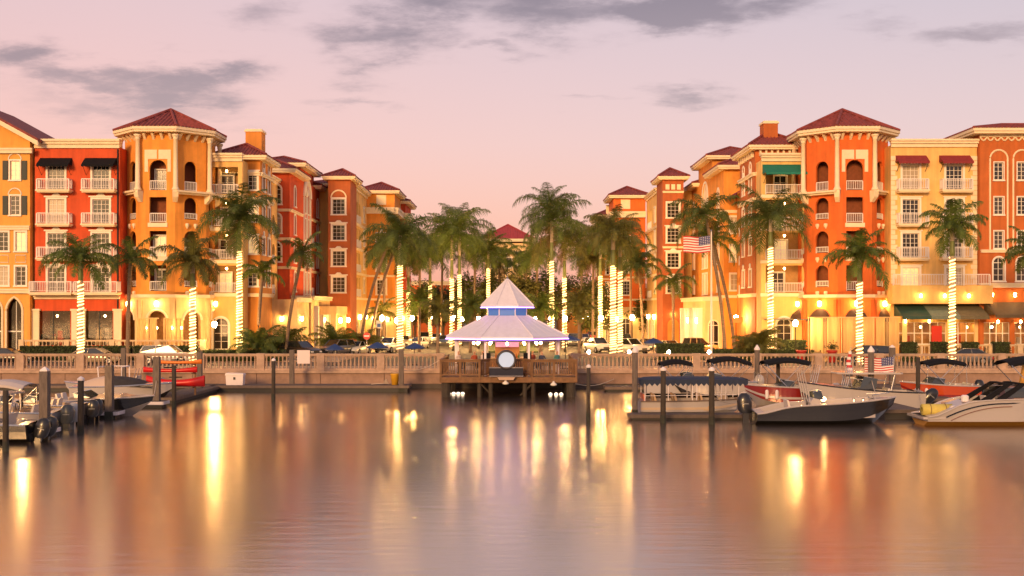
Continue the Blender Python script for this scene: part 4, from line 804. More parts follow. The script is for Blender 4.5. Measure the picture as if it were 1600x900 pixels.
# far centre hall
b = Bld('hipped_hall', 'distant cream hall with dark red hipped roof closing the avenue', -.5, 235, group='far buildings')
fo = grid((2, 4.9, 7.8), (15.2, 10.5, 6), 1.5, 2.2); fs = b.shell(-5.8, 4.0, 235, 250, ST, 20.5, CRM, front=fo); wins(b, fs['F'], fo, 3, 3, .2); b.band(fs['F'], 0, 9.8, 18.2, .6, .35)
b.roof([(-5.8, 235), (4.0, 235), (4.0, 250), (-5.8, 250)], 21.4, [(-.9, 241, 24.9)], .9, .6, m=TILE2)
b = Bld('low_building', 'low orange building with cream base behind the left palms', -16, 200, group='far buildings')
fo = grid((3, 7, 11, 15), (6.5,), 1.4, 1.8); fs = b.shell(-27, -9.5, 205, 215, ST, 11.0, ROR, front=fo); wins(b, fs['F'], fo, 2, 3, .2); b.band(fs['F'], 0, 17.5, 5.6, .5, .3); b.cornice(fs['F'], 0, 17.5, 10.8, .8, .4)
b = Bld('low_building', 'low orange building with cream base behind the right palms', 17, 200, group='far buildings')
fs = b.shell(9, 27, 205, 215, ST, 10.5, AMB, front=fo); wins(b, fs['F'], fo, 2, 3, .2); b.band(fs['F'], 0, 18, 5.6, .5, .3); b.cornice(fs['F'], 0, 18, 10.3, .8, .4)
# ------------------------------------------------------------------ palms
LEAF = [leafmat('frond_green', (.12, .17, .026)), leafmat('frond_olive', (.145, .145, .03)), leafmat('frond_dark', (.105, .145, .028))]
BARK = M('palm_bark', (.42, .34, .26), .85, vary=.3, scale=5, stretch=(.3, .3, 4), bump=.4, bscale=10); BARK2 = M('palm_bark_brown', (.22, .15, .10), .9, vary=.4, scale=5, stretch=(.3, .3, 4), bump=.5, bscale=10)
SHAFT = M('crownshaft', (.16, .19, .06), .5, vary=.2)
def frond_mesh(seed, L, droop, lift, leaf, ll=.85, n=34, wide=.032):
    """one feather leaf: arching stem with leaflets hanging either side (pieces of it are too fine to part)"""
    rg = random.Random(seed); mb = MB(); pts = []; a = lift; x = z = 0.0; st = L / n
    for i in range(n + 1):
        pts.append(Vector((x, 0, z))); t = i / n; x += st * cos(a); z += st * sin(a); a -= droop * (0.35 + 1.3 * t) / n
    sway = rg.uniform(-.25, .25)
    for i, p in enumerate(pts): p.y = sway * (i / n) ** 2 * L * .3
    mb.tube(pts, [.045 * (1 - .8 * i / n) + .006 for i in range(n + 1)], 4)
    for i in range(3, n + 1):
        t = i / n; p = pts[i]; tg = (pts[i] - pts[i - 1]).normalized(); side = Vector((0, 1, 0)); up = side.cross(tg) * -1
        l = ll * L / 3 * (sin(pi * (t * .86 + .12)) ** .6) * rg.uniform(.8, 1.15)
        for sg in (-1, 1):
            for dbl in range(2):
                d = (side * sg * rg.uniform(.65, 1.0) + tg * rg.uniform(.25, .75) + up * rg.uniform(-.25, .35)).normalized(); w = tg * wide * rg.uniform(.8, 1.2)
                q = p - tg * st * .5 * dbl; m_ = q + d * l * .55 + Vector((0, 0, -.08 * l)); e = q + d * l * .88 + Vector((0, 0, -.55 * l))
                i0 = [mb.pt(q - w), mb.pt(q + w), mb.pt(m_ + w * .9), mb.pt(m_ - w * .9), mb.pt(e)]
                mb.idx((i0[0], i0[1], i0[2], i0[3])); mb.idx((i0[3], i0[2], i0[4]))
    return mb.mesh('frond', leaf)
FR = {}
def fronds(leaf_i, L):
    key = (leaf_i, round(L, 1))
    if key not in FR:
        FR[key] = [frond_mesh(11 + k * 7 + leaf_i, L, dr, li, LEAF[leaf_i]) for k, (dr, li) in enumerate(((1.2, 1.25), (1.6, .95), (1.9, .7), (2.0, .4), (1.7, .1), (1.3, -.25)))]
    return FR[key]
GL = 'palms with light-wrapped trunks'; GP = 'unlit palms'
def palm(label, px, Y, ytop, ycrown, span, zb=ST, lit=True, leaf=0, lean=0.0, nf=21, name=None, ylit=None, seed=None, rt=.24):
    """span = crown width in photo pixels; ytop = row where the light wrap ends; ycrown = row of the crown heart"""
    X = PX(px, Y); zl = PZ(ytop, Y); zc = PZ(ycrown, Y); rg = random.Random(seed or label); L = span * Y / FPX / 2 * 1.42
    t = thing(name or ('royal_palm' if lit else 'coconut_palm'), label, 'palm tree', (X, Y, zb), group=GL if lit else GP)
    hz = zc - zb; n = 12; mb = MB()
    tr = [(lean * hz * (k / n) ** 1.6, 0, hz * k / n) for k in range(n + 1)]
    rad = [rt * (1.25 - .25 * min(1, k / 2) - .28 * k / n) for k in range(n + 1)] if lit else [.15 * (1.5 - .4 * min(1, k / 1.5)) for k in range(n + 1)]
    mb.tube(tr, rad, 10); part('trunk', mb, BARK if lit else BARK2, t, True)
    if lit:
        hl = zl - zb; mb = MB(); turns = hl / .29; m_ = int(turns * 12)
        pts = []
        for k in range(m_ + 1):
            f = k / m_; z = .25 + (hl - .25) * f; r = rt * (1.02 - .28 * z / hz) + .035; a = 2 * pi * turns * (f + .012 * sin(f * 23 + px)); pts.append((r * cos(a), r * sin(a), z))
        mb.tube(pts, .048, 4); part('string_lights', mb, ROPE, t)
        if zc - zl > .6: mb = MB(); mb.tube([(0, 0, hl + .1), (0, 0, hl + .5), (0, 0, hz - .1)], [rt * .82, rt * .95, rt * .5], 10); part('crownshaft', mb, SHAFT, t, True)
    vs_ = fronds(leaf, L); top = tr[-1]
    for k in range(nf):
        q = k / nf; v = min(5, int(q * 6)); a = k * 2.399 + rg.uniform(-.4, .4)
        s_ = rg.uniform(.72, 1.14) * (.92 if v == 0 else 1)
        o = link('frond', vs_[v], t, top, rot=(rg.uniform(-.2, .2), rg.uniform(-.14, .14), a), scale=(s_, s_, s_ * rg.uniform(.9, 1.1)))
    if rg.random() < .6:
        if 'dead' not in FR: FR['dead'] = {}
        key = round(L, 1)
        if key not in FR['dead']: FR['dead'][key] = frond_mesh(91, L * .8, 1.1, -.7, leafmat('frond_dead', (.20, .12, .05)), n=20)
        for k in range(rg.choice((1, 2, 3))): link('dead_frond', FR['dead'][key], t, (top[0], top[1], top[2] - .15), rot=(0, rg.uniform(-.1, .25), rg.uniform(0, 6.28)), scale=rg.uniform(.7, 1))
    if not lit:
        for k in range(4): mb = MB((-top[0], -top[1], -top[2])); a = k * 1.6; mb.lathe([(.04, -.16), (.13, -.05), (.13, .06), (.05, .15)], 7, (.22 * cos(a), .22 * sin(a), -.25)); part('coconut', mb, M('coconut', (.16, .15, .04), .6), t)
    return t
palm('light-wrapped palm before the red building with black awnings', 126, 92, 440, 405, 100)
palm('light-wrapped palm before the orange octagonal tower', 301, 92, 450, 408, 84, leaf=1)
palm('tall light-wrapped palm in a planter before the left stacked balconies', 374, 104, 391, 345, 108, 2.2, leaf=2, nf=26)
palm('light-wrapped palm with full crown left of the parked white cars', 625, 116, 414, 368, 96, 1.6, leaf=2, nf=26, rt=.3)
palm('thin light-wrapped palm just right of the full-crowned one', 638, 160, 457, 400, 62, leaf=2)
palm('light-wrapped palm by the low orange far building', 672, 158, 443, 395, 72, leaf=0)
palm('front light-wrapped palm of the pair left of the pavilion roof', 706, 138, 435, 368, 92, leaf=0, nf=26)
palm('rear light-wrapped palm of the pair left of the pavilion roof', 718, 148, 430, 355, 92, leaf=2, nf=24)
palm('small bright green light-wrapped palm just left of the pavilion peak', 763, 152, 420, 392, 76, leaf=0)
palm('leaning-crowned tall light-wrapped palm right of the pavilion peak', 862, 128, 408, 345, 96, leaf=2, nf=26)
palm('light-wrapped palm right of the tall one above the pavilion eave', 882, 134, 434, 375, 96, leaf=1, nf=24)
palm('tallest palm in the avenue against the pink sky', 858, 170, 400, 322, 84, leaf=2, nf=22)
palm('left light-wrapped palm of the three before the right row end', 938, 135, 431, 372, 78, leaf=0)
palm('middle thick light-wrapped palm of the three before the right row end', 958, 114, 416, 365, 96, leaf=1, nf=24, rt=.3)
palm('right light-wrapped palm of the three before the right row end', 969, 121, 424, 380, 80, leaf=2)
palm('tall light-wrapped palm in a planter before the green awning', 1204, 104, 386, 342, 118, 2.0, leaf=2, nf=28)
palm('light-wrapped palm before the red-orange octagonal tower', 1343, 94, 442, 400, 92, leaf=0)
palm('light-wrapped palm before the pale yellow building with maroon awnings', 1488, 94, 402, 355, 92, leaf=0)
palm('light-wrapped palm cut off by the right picture edge', 1612, 94, 430, 392, 80, leaf=2)
palm('small unlit palm between the red building and orange tower', 199, 100, 0, 405, 80, lit=False, leaf=2, nf=14, lean=.03)
palm('slender unlit palm before the left red arched-bay building', 447, 112, 0, 395, 62, lit=False, leaf=2, nf=13, lean=.16)
palm('short unlit palm beside the left chimney tower', 402, 106, 0, 425, 58, lit=False, leaf=0, nf=11, lean=.06)
palm('left of two leaning slender palms behind the no-entry sign', 563, 124, 0, 385, 60, lit=False, leaf=2, nf=13, lean=.25)
palm('right of two leaning slender palms behind the no-entry sign', 578, 128, 0, 380, 60, lit=False, leaf=1, nf=13, lean=.25)
palm('slender unlit palm leaning by the right row end tower', 1005, 130, 0, 415, 60, lit=False, leaf=2, nf=13, lean=-.05)
palm('tall unlit palm with wide crown left of the big right planter palm', 1133, 112, 0, 335, 92, lit=False, leaf=2, nf=18, lean=-.14)
palm('lower unlit palm leaning beside the flagpole', 1148, 116, 0, 372, 80, lit=False, leaf=0, nf=15, lean=-.2)
palm('small unlit palm before the right brown tower', 1052, 126, 0, 440, 58, lit=False, leaf=2, nf=12)
for i, (px, Y, yc, sp, lb) in enumerate(((655, 128, 470, 56, 'short palm beneath the tall palms left of the far orange building'), (684, 118, 485, 54, 'short palm behind the left end of the pavilion roof'), (735, 126, 478, 56, 'short palm behind the pavilion left of its blue lantern'),
        (845, 126, 480, 54, 'short palm behind the pavilion right of its blue lantern'), (905, 122, 478, 56, 'short palm behind the right end of the pavilion roof'), (780, 165, 410, 60, 'palm in the middle of the avenue behind the pavilion peak'), (822, 160, 408, 64, 'palm in the avenue just right of the pavilion peak'), (596, 134, 488, 44, 'short palm beside the leaning palms on the left'))):
    palm(lb, px, Y, 0, yc, sp, lit=False, leaf=i % 3, nf=16, name='pygmy_palm', lean=0)

for i, (px, Y, yc, sp, lb) in enumerate(((655, 150, 392, 74, 'unlit avenue palm right of the full-crowned lit palm'), (690, 165, 388, 74, 'unlit avenue palm just left of the paired palms'), (741, 158, 392, 72, 'unlit avenue palm right of the paired palms'), (838, 150, 398, 70, 'unlit avenue palm just left of the tall palms right of the pavilion'), (908, 158, 392, 76, 'unlit avenue palm between the tall palms and the three right palms'), (926, 145, 402, 66, 'lower unlit avenue palm left of the three right palms'), (985, 150, 402, 66, 'unlit avenue palm just right of the three right palms'), (600, 140, 395, 64, 'unlit palm left of the full-crowned lit palm'))):
    palm(lb, px, Y, 0, yc, sp, lit=False, leaf=(0, 2, 1)[i % 3], nf=24, name='avenue_palm', lean=.01)
# fan-shaped shrubs in the planters
def shrub(label, px, Y, ybase, ytop, span, leaf, n=20, mat=None):
    X, zb = PX(px, Y), PZ(ybase, Y); H = (ybase - ytop) * Y / FPX; t = thing('palm_shrub', label, 'shrub', (X, Y, zb), group='feathery planter shrubs'); rg = random.Random(label)
    L = max(H, span * Y / FPX / 2) * .98; vs_ = fronds(leaf, L)
    for k in range(n):
        a = k * 2.399; v = rg.choice((0, 0, 1, 1, 2, 2, 3)); o = link('frond', vs_[v], t, (rg.uniform(-.2, .2), rg.uniform(-.2, .2), 0), rot=(rg.uniform(-.2, .2), rg.uniform(-.15, .15), a), scale=rg.uniform(.75, 1.05))
    return t
shrub('feathery shrub right of the left planter palm', 400, 103, 545, 492, 56, 2); shrub('dense dark feathery shrub before the left red building', 440, 114, 550, 486, 56, 2, 24)
shrub('bright green lamp-lit feathery shrub by the left portico', 524, 121, 540, 488, 58, 0, 26); shrub('silvery feathery shrub left of the right planter palm', 1184, 102, 548, 492, 56, 1, 24)
shrub('low feathery shrub behind the no-entry sign', 568, 122, 540, 495, 40, 1, 14)

# broadleaf trees behind the pavilion
def leaf_tree(label, px, Y, ytop, span, mat, seed):
    X = PX(px, Y); H = PZ(ytop, Y) - ST; rx = span * Y / FPX / 2; t = thing('broadleaf_tree', label, 'tree', (X, Y, ST), group='dark trees behind the pavilion'); rg = random.Random(seed)
    mb = MB(); cz = H * .62; mb.tube([(0, 0, 0), (.1, 0, H * .25), (.0, .1, H * .6)], [.28, .2, .1], 8)
    cl = []
    for k in range(40):
        a, b_ = rg.uniform(0, 2 * pi), rg.uniform(-.8, 1); r = rg.uniform(.45, .95); c = Vector((rx * r * cos(a) * sqrt(1 - b_ * b_ * .8), rx * r * .8 * sin(a) * sqrt(1 - b_ * b_ * .8), cz + b_ * H * .34)); cl.append((c, rg.uniform(.22, .4) * rx))
        if k < 9: mb.tube([(0, .05, H * rg.uniform(.25, .5)), tuple(c * .6 + Vector((0, 0, cz * .35))), tuple(c)], [.1, .06, .02], 5)
    part('trunk', mb, BARK2, t)
    lf = MB()
    for c, r in cl:
        for k in range(120):
            d = Vector((rg.gauss(0, 1), rg.gauss(0, 1), rg.gauss(0, 1))).normalized() * r * rg.uniform(.45, 1.05); p = c + d; u = Vector((rg.gauss(0, 1), rg.gauss(0, 1), rg.gauss(0, .6))).normalized(); v = u.cross(Vector((rg.gauss(0, 1), rg.gauss(0, 1), rg.gauss(0, 1)))).normalized(); s_ = rg.uniform(.12, .22)
            lf.poly([p - u * s_ * 1.4, p + v * s_ * .6, p + u * s_ * 1.4, p - v * s_ * .6])
    part('crown', lf, mat, t)
LT = leafmat('foliage_dark', (.10, .11, .024)); LT2 = leafmat('foliage_mid', (.13, .125, .03))
for i, (px, Y, yt, sp, lb) in enumerate(((648, 178, 440, 70, 'dark leafy tree behind the thin lit palm on the left'), (692, 190, 452, 70, 'dark leafy tree in front of the low orange building'), (742, 160, 432, 84, 'leafy tree behind the left side of the pavilion'), (790, 182, 425, 80, 'dark leafy tree directly behind the pavilion peak'),
        (838, 164, 428, 84, 'leafy tree behind the right side of the pavilion'), (905, 182, 435, 84, 'dark leafy tree between the lit palms right of the pavilion'), (985, 188, 450, 60, 'leafy tree low beside the right row end'), (720, 215, 445, 90, 'far leafy tree behind the paired palms'), (870, 215, 445, 90, 'far leafy tree behind the tallest palm'), (812, 148, 436, 80, 'leafy tree just right of the pavilion peak'), (932, 156, 446, 80, 'leafy tree between the three right palms and the pavilion'), (610, 175, 455, 60, 'leafy tree beyond the leaning palms on the left'), (1000, 165, 470, 50, 'small leafy tree at the foot of the right row end'))):
    leaf_tree(lb, px, Y, yt, sp, (LT, LT2)[i % 2], 50 + i)

# hedges
HEDGE = M('hedge', (.045, .065, .018), .8, vary=.5, scale=3)
def hedge(label, x0, x1, y0, y1, z0, z1, seed, box=None):
    t = thing('hedge', label, 'hedge', ((x0 + x1) / 2, (y0 + y1) / 2, z0), group='clipped hedges'); rg = random.Random(seed); o = ((x0 + x1) / 2, (y0 + y1) / 2, z0)
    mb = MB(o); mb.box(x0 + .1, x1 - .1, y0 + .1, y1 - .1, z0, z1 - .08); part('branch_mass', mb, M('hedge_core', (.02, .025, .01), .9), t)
    lf = MB(o); n = int(((x1 - x0) * (z1 - z0) * 2 + (x1 - x0) * (y1 - y0)) * 90)
    for k in range(min(n, 4000)):
        f = rg.random(); p = Vector((rg.uniform(x0, x1), y0 + rg.uniform(0, .12), rg.uniform(z0, z1))) if f < .6 else Vector((rg.uniform(x0, x1), rg.uniform(y0, y1), z1 - rg.uniform(0, .12)))
        u = Vector((rg.gauss(0, 1), rg.gauss(0, 1), rg.gauss(0, 1))).normalized(); v = u.cross(Vector((rg.gauss(0, 1), rg.gauss(0, 1), 1))).normalized(); s_ = rg.uniform(.06, .12)
        lf.poly([p - u * s_ * 1.3, p + v * s_ * .7, p + u * s_ * 1.3, p - v * s_ * .7])
    c = part('leaves', lf, HEDGE, t); c['kind'] = 'stuff'
hedge('long clipped hedge before the red shopfront windows', -46.3, -35.8, 103.2, 104.0, ST + .12, 2.72, 1)
hedge('clipped hedge before the orange tower arcade', -35.6, -29.6, 103.2, 104.0, ST + .12, 2.75, 2)
hedge('low planter hedge under the left planter palm', -29.0, -21.5, 102.8, 105.2, ST + .12, 2.35, 3)
hedge('planter hedge around the right planter palm', 18.8, 28.8, 102.6, 105.5, ST + .12, 2.4, 4)
hedge('clipped hedge beside the flagpole planting', 13.8, 18.4, 104.5, 106.0, ST + .12, 2.9, 5)
hedge('dark hedge right of the lit tree-side canopy', 26.0, 28.5, 106.0, 107.0, ST + .12, 3.2, 6)
for i, (px, lb) in enumerate(((1420, 'boxed hedge planter first from the red-orange tower'), (1467, 'boxed hedge planter second from the red-orange tower'), (1516, 'boxed hedge planter third from the red-orange tower'), (1565, 'boxed hedge planter fourth from the red-orange tower'))):
    X = PX(px, 101.5); hedge(lb, X - .75, X + .75, 101.2, 102.0, ST + .12, 3.15, 20 + i)
TERR = M('terrace_stone', (.70, .52, .32), .8, vary=.15)
balustrade('pale terrace balustrade before the red shopfronts', -46.6, -29.4, 104.4, 2.35, .95, .38, 4.3, TERR, .8, name='terrace_balustrade')
balustrade('white picket terrace balustrade before the restaurant', 36.6, 50, 102.4, ST + .12, 1.55, .36, 2.7, TERR, .8, name='terrace_balustrade')
mb = MB((-38, 105.6, ST)); mb.box(-46.6, -29.4, 104.3, 106.9, ST, 2.35); t = link('terrace_platform', mb.mesh('terrace_platform', TERR), None, (-38, 105.6, ST)); tag(t, 'raised stone terrace carrying the balustrade before the left shops', 'terrace')
# ------------------------------------------------------------------ street lamps
def lamp_meshes():
    if 'lamp' in CACHE: return CACHE['lamp']
    q = MB(); q.lathe([(.16, 0), (.16, .3), (.09, .4), (.06, .8), (.05, 3.1), (.09, 3.15), (.09, 3.25)], 8); g = MB(); g.lathe([(.09, 3.25), (.2, 3.36), (.25, 3.52), (.2, 3.7), (.08, 3.8)], 10); c = MB(); c.lathe([(.1, 3.8), (.06, 3.88), (.02, 4.0)], 8)
    CACHE['lamp'] = (q.mesh('post', IRON, True), g.mesh('globe', LAMP, True), c.mesh('finial', IRON)); return CACHE['lamp']
def street_lamp(label, px, Y, yg):
    z = PZ(yg, Y) - 3.52; s_ = (PZ(yg, Y) - ST) / 3.52; t = thing('street_lamp', label, 'street lamp', (PX(px, Y), Y, ST), group='glowing globe street lamps', scale=(1, 1, s_))
    a, b_, c = lamp_meshes(); link('post', a, t); link('globe', b_, t, scale=(1, 1, 1)); link('finial', c, t)
for px, Y, yg, lb in ((335, 103.5, 507, 'globe lamp before the arched window by the orange octagonal tower'), (597, 130, 497, 'globe lamp left of the full-crowned palm on the left'), (644, 135, 497, 'globe lamp right of the full-crowned palm on the left'), (708, 132, 497, 'globe lamp at the foot of the paired palms'), (722, 150, 498.5, 'rear globe lamp just right of the paired palms'),
        (748, 140, 498, 'globe lamp just left of the pavilion lower roof top'), (836, 140, 499, 'globe lamp just right of the pavilion lower roof top'), (861, 134, 498, 'globe lamp over the right slope of the pavilion roof'), (883, 128, 498, 'bright globe lamp at the foot of the palm right of the pavilion'), (908, 150, 499, 'globe lamp among the small trees right of the pavilion'),
        (939, 132, 497, 'globe lamp at the foot of the left palm of the right three'), (964, 145, 499, 'globe lamp between the lit palms of the right three'), (988, 126, 496, 'globe lamp before the right row end tower'), (1243, 104, 505, 'globe lamp before the canopy left of the red-orange tower'), (1150, 118, 497, 'globe lamp beside the leaning palms near the flagpole'),
        (673, 165, 495, 'far globe lamp behind the left pavilion eave'), (921, 170, 495.5, 'far globe lamp deep in the avenue on the right'), (815, 190, 497, 'far globe lamp behind the blue lantern'), (620, 128, 501, 'globe lamp hidden behind the full-crowned palm trunk')):
    street_lamp(lb, px, Y, yg)
q = MB(); q.lathe([(.09, 0), (.09, .06), (.045, .12), (.045, 1.35), (.1, 1.4)], 8); g = MB(); g.lathe([(.09, 1.4), (.13, 1.5), (.08, 1.64)], 8)
bl = (q.mesh('post', IRON), g.mesh('lamp_glass', LAMP))
for i, px in enumerate((920, 983, 1045, 1108)):
    t = thing('bollard_lamp', 'low promenade lamp %s from the pavilion behind the right balustrade' % ('first', 'second', 'third', 'fourth')[i], 'bollard lamp', (PX(px, 88), 88, ST), group='low promenade lamps'); link('post', bl[0], t); link('lamp_glass', bl[1], t)

# ------------------------------------------------------------------ cars
CARG = M('car_glass', (.015, .016, .018), .06, spec=.8); TYRE = M('tyre', (.015, .015, .015), .8); RIM = M('rim', (.45, .45, .46), .35, .8)
HEAD = M('headlight_lens', (.8, .78, .72), .15, spec=.9); TAIL = M('taillight_lens', (.45, .01, .01), .2); CHROME = M('chrome', (.6, .6, .6), .2, .9); BUMP = M('bumper_dark', (.03, .03, .03), .5)
def paint(n, c): return M('car_paint_' + n, c, .28, .15, coat=.6)
PT = dict(black=paint('black', (.012, .012, .014)), white=paint('white', (.72, .70, .66)), silver=paint('silver', (.42, .42, .43)), gold=paint('gold', (.36, .24, .10)), red=paint('red', (.35, .02, .02)), blue=paint('blue', (.04, .07, .16)), tan=paint('tan', (.42, .33, .22)), grey=paint('grey', (.14, .14, .15)))
# side outlines per kind: body stations (x, z low, z high, half width), cabin stations (x, z top, half width top)
KIND = {'sedan': (4.7, [(-2.35, .38, .72, .70), (-2.2, .24, .92, .84), (-1.3, .2, .98, .9), (0, .2, .96, .91), (1.1, .2, .93, .9), (2.0, .22, .82, .85), (2.35, .34, .62, .68)], [(-1.85, .97, .74), (-1.15, 1.4, .6), (.25, 1.43, .6), (1.15, .95, .74)], .33, (-1.4, 1.42)),
        'suv': (4.7, [(-2.35, .42, .95, .78), (-2.25, .3, 1.08, .9), (-1.2, .26, 1.1, .94), (0, .26, 1.08, .95), (1.1, .26, 1.06, .94), (2.0, .28, .98, .9), (2.35, .4, .76, .74)], [(-2.28, 1.1, .8), (-1.95, 1.66, .68), (.3, 1.7, .68), (1.1, 1.08, .78)], .37, (-1.42, 1.45)),
        'pickup': (5.6, [(-2.8, .5, 1.12, .86), (-2.7, .42, 1.16, .95), (-1.0, .38, 1.16, .98), (.2, .38, 1.16, .98), (1.4, .38, 1.14, .97), (2.5, .42, 1.08, .94), (2.8, .52, .86, .82)], [(-.85, 1.16, .84), (-.7, 1.84, .7), (.75, 1.86, .7), (1.55, 1.14, .82)], .42, (-1.75, 1.8))}
def car_meshes(kind, pt):
    key = ('car', kind, pt)
    if key in CACHE: return CACHE[key]
    L, bs, cs, wr, ax = KIND[kind]; mb = MB()
    rows = [[(x, -h * .82, zl), (x, -h, zl + .12), (x, -h, zl + (zh - zl) * .6), (x, -h * .93, zh - .02), (x, -h * .7, zh + .02), (x, 0, zh + .05), (x, h * .7, zh + .02), (x, h * .93, zh - .02), (x, h, zl + (zh - zl) * .6), (x, h, zl + .12), (x, h * .82, zl)] for x, zl, zh, h in bs]
    mb.grid(rows); mb.poly(rows[0][::-1]); mb.poly(rows[-1])
    if kind == 'pickup':
        mb.box(-2.7, -.95, -.93, -.85, 1.12, 1.3); mb.box(-2.7, -.95, .85, .93, 1.12, 1.3); mb.box(-2.72, -2.64, -.85, .85, 1.1, 1.28)
    body = mb.mesh('body', PT[pt], True)
    rf = MB(); (xa, za, ha), (xb, zb, hb), (xc, zc2, hc), (xd, zd, hd) = cs
    rf.grid([[(xb - .05, -hb, zb - .03), (xb, -hb * .8, zb + .02), (xb, hb * .8, zb + .02), (xb - .05, hb, zb - .03)], [((xb + xc) / 2, -hb, zb + .01), ((xb + xc) / 2, -hb * .8, zb + .06), ((xb + xc) / 2, hb * .8, zb + .06), ((xb + xc) / 2, hb, zb + .01)], [(xc + .05, -hc, zc2 - .03), (xc, -hc * .8, zc2 + .02), (xc, hc * .8, zc2 + .02), (xc + .05, hc, zc2 - .03)]])
    for sg in (-1, 1):
        for (x1, z1, h1), (x2, z2, h2) in (((xa, za, ha), (xb, zb, hb)), ((xd, zd, hd), (xc, zc2, hc))): rf.tube([(x1, sg * h1, z1), (x2, sg * h2, z2)], .05, 5)
        xm = (xb + xc) / 2; rf.tube([(xm - .05, sg * (ha + .03), za), (xm, sg * hb, zb)], .05, 5)
    roof = rf.mesh('roof', PT[pt], True)
    gl = MB(); i = .03
    gl.poly([(xd, -hd + i, zd), (xd, hd - i, zd), (xc, hc - i, zc2), (xc, -hc + i, zc2)]); ws = gl.mesh('windscreen', CARG)
    gl = MB(); gl.poly([(xa, ha - i, za), (xa, -ha + i, za), (xb, -hb + i, zb), (xb, hb - i, zb)]); rw = gl.mesh('rear_window', CARG)
    sw_ = []
    for sg in (-1, 1): gl = MB(); gl.poly([(xa, sg * ha, za), (xd, sg * hd, zd), (xc, sg * hc, zc2), (xb, sg * hb, zb)]); sw_.append(gl.mesh('side_window', CARG))
    ty = MB(); n = 14
    rows = [[(r * cos(2 * pi * k / n), y, r * sin(2 * pi * k / n)) for k in range(n + 1)] for r, y in ((wr * .62, -.1), (wr * .95, -.1), (wr, -.06), (wr, .06), (wr * .95, .1), (wr * .62, .1))]; ty.grid(rows); tyre = ty.mesh('tyre', TYRE, True)
    ri = MB(); ri.poly([(wr * .63 * cos(2 * pi * k / n), -.07, wr * .63 * sin(2 * pi * k / n)) for k in range(n)]); ri.poly([(wr * .63 * cos(2 * pi * k / n), .07, wr * .63 * sin(2 * pi * k / n)) for k in range(n)])
    for k in range(5): a = 2 * pi * k / 5; ri.tube([(0, -.085, 0), (wr * .6 * cos(a), -.08, wr * .6 * sin(a))], .03, 4); ri.tube([(0, .085, 0), (wr * .6 * cos(a), .08, wr * .6 * sin(a))], .03, 4)
    rim = ri.mesh('rim', RIM)
    x, zl, zh, h = bs[-1]; hl = MB(); hl.box(-.05, .06, -.16, .16, -.08, .08); head = hl.mesh('headlight', HEAD); tl = MB(); tl.box(-.04, .06, -.1, .1, -.12, .12); tail = tl.mesh('taillight', TAIL)
    bp = MB(); bp.box(x - .12, x + .05, -h, h, zl - .05, zl + .12); bump = bp.mesh('bumper', BUMP); gr = MB(); gr.box(x - .05, x + .03, -.35, .35, zl + .14, zh - .06); grille = gr.mesh('grille', BUMP)
    CACHE[key] = (body, roof, ws, rw, sw_, tyre, rim, head, tail, bump, grille, wr, ax, bs); return CACHE[key]
def car(label, px, Y, kind, pt, hd, z=ST):
    body, roof, ws, rw, sws, tyre, rim, head, tail, bump, grille, wr, ax, bs = car_meshes(kind, pt)
    t = thing({'sedan': 'parked_car', 'suv': 'parked_suv', 'pickup': 'pickup_truck'}[kind], label, {'sedan': 'car', 'suv': 'suv', 'pickup': 'pickup truck'}[kind], (PX(px, Y), Y, z + .01), radians(hd), group='parked cars')
    link('body', body, t); r = link('roof', roof, t); link('windscreen', ws, t); link('rear_window', rw, t)
    for s_ in sws: link('side_window', s_, t)
    for xx in ax:
        for sg in (-1, 1): w_ = link('wheel', tyre, t, (xx, sg * (bs[2][3] - .06), wr)); link('rim', rim, w_)
    x, zl, zh, h = bs[-1]; x2, zl2, zh2, h2 = bs[0]
    for sg in (-1, 1): link('headlight', head, t, (x - .05, sg * (h - .16), zh - .08)); link('taillight', tail, t, (x2 - .02, sg * (h2 - .1), zh2 - .14))
    link('bumper', bump, t); link('grille', grille, t)
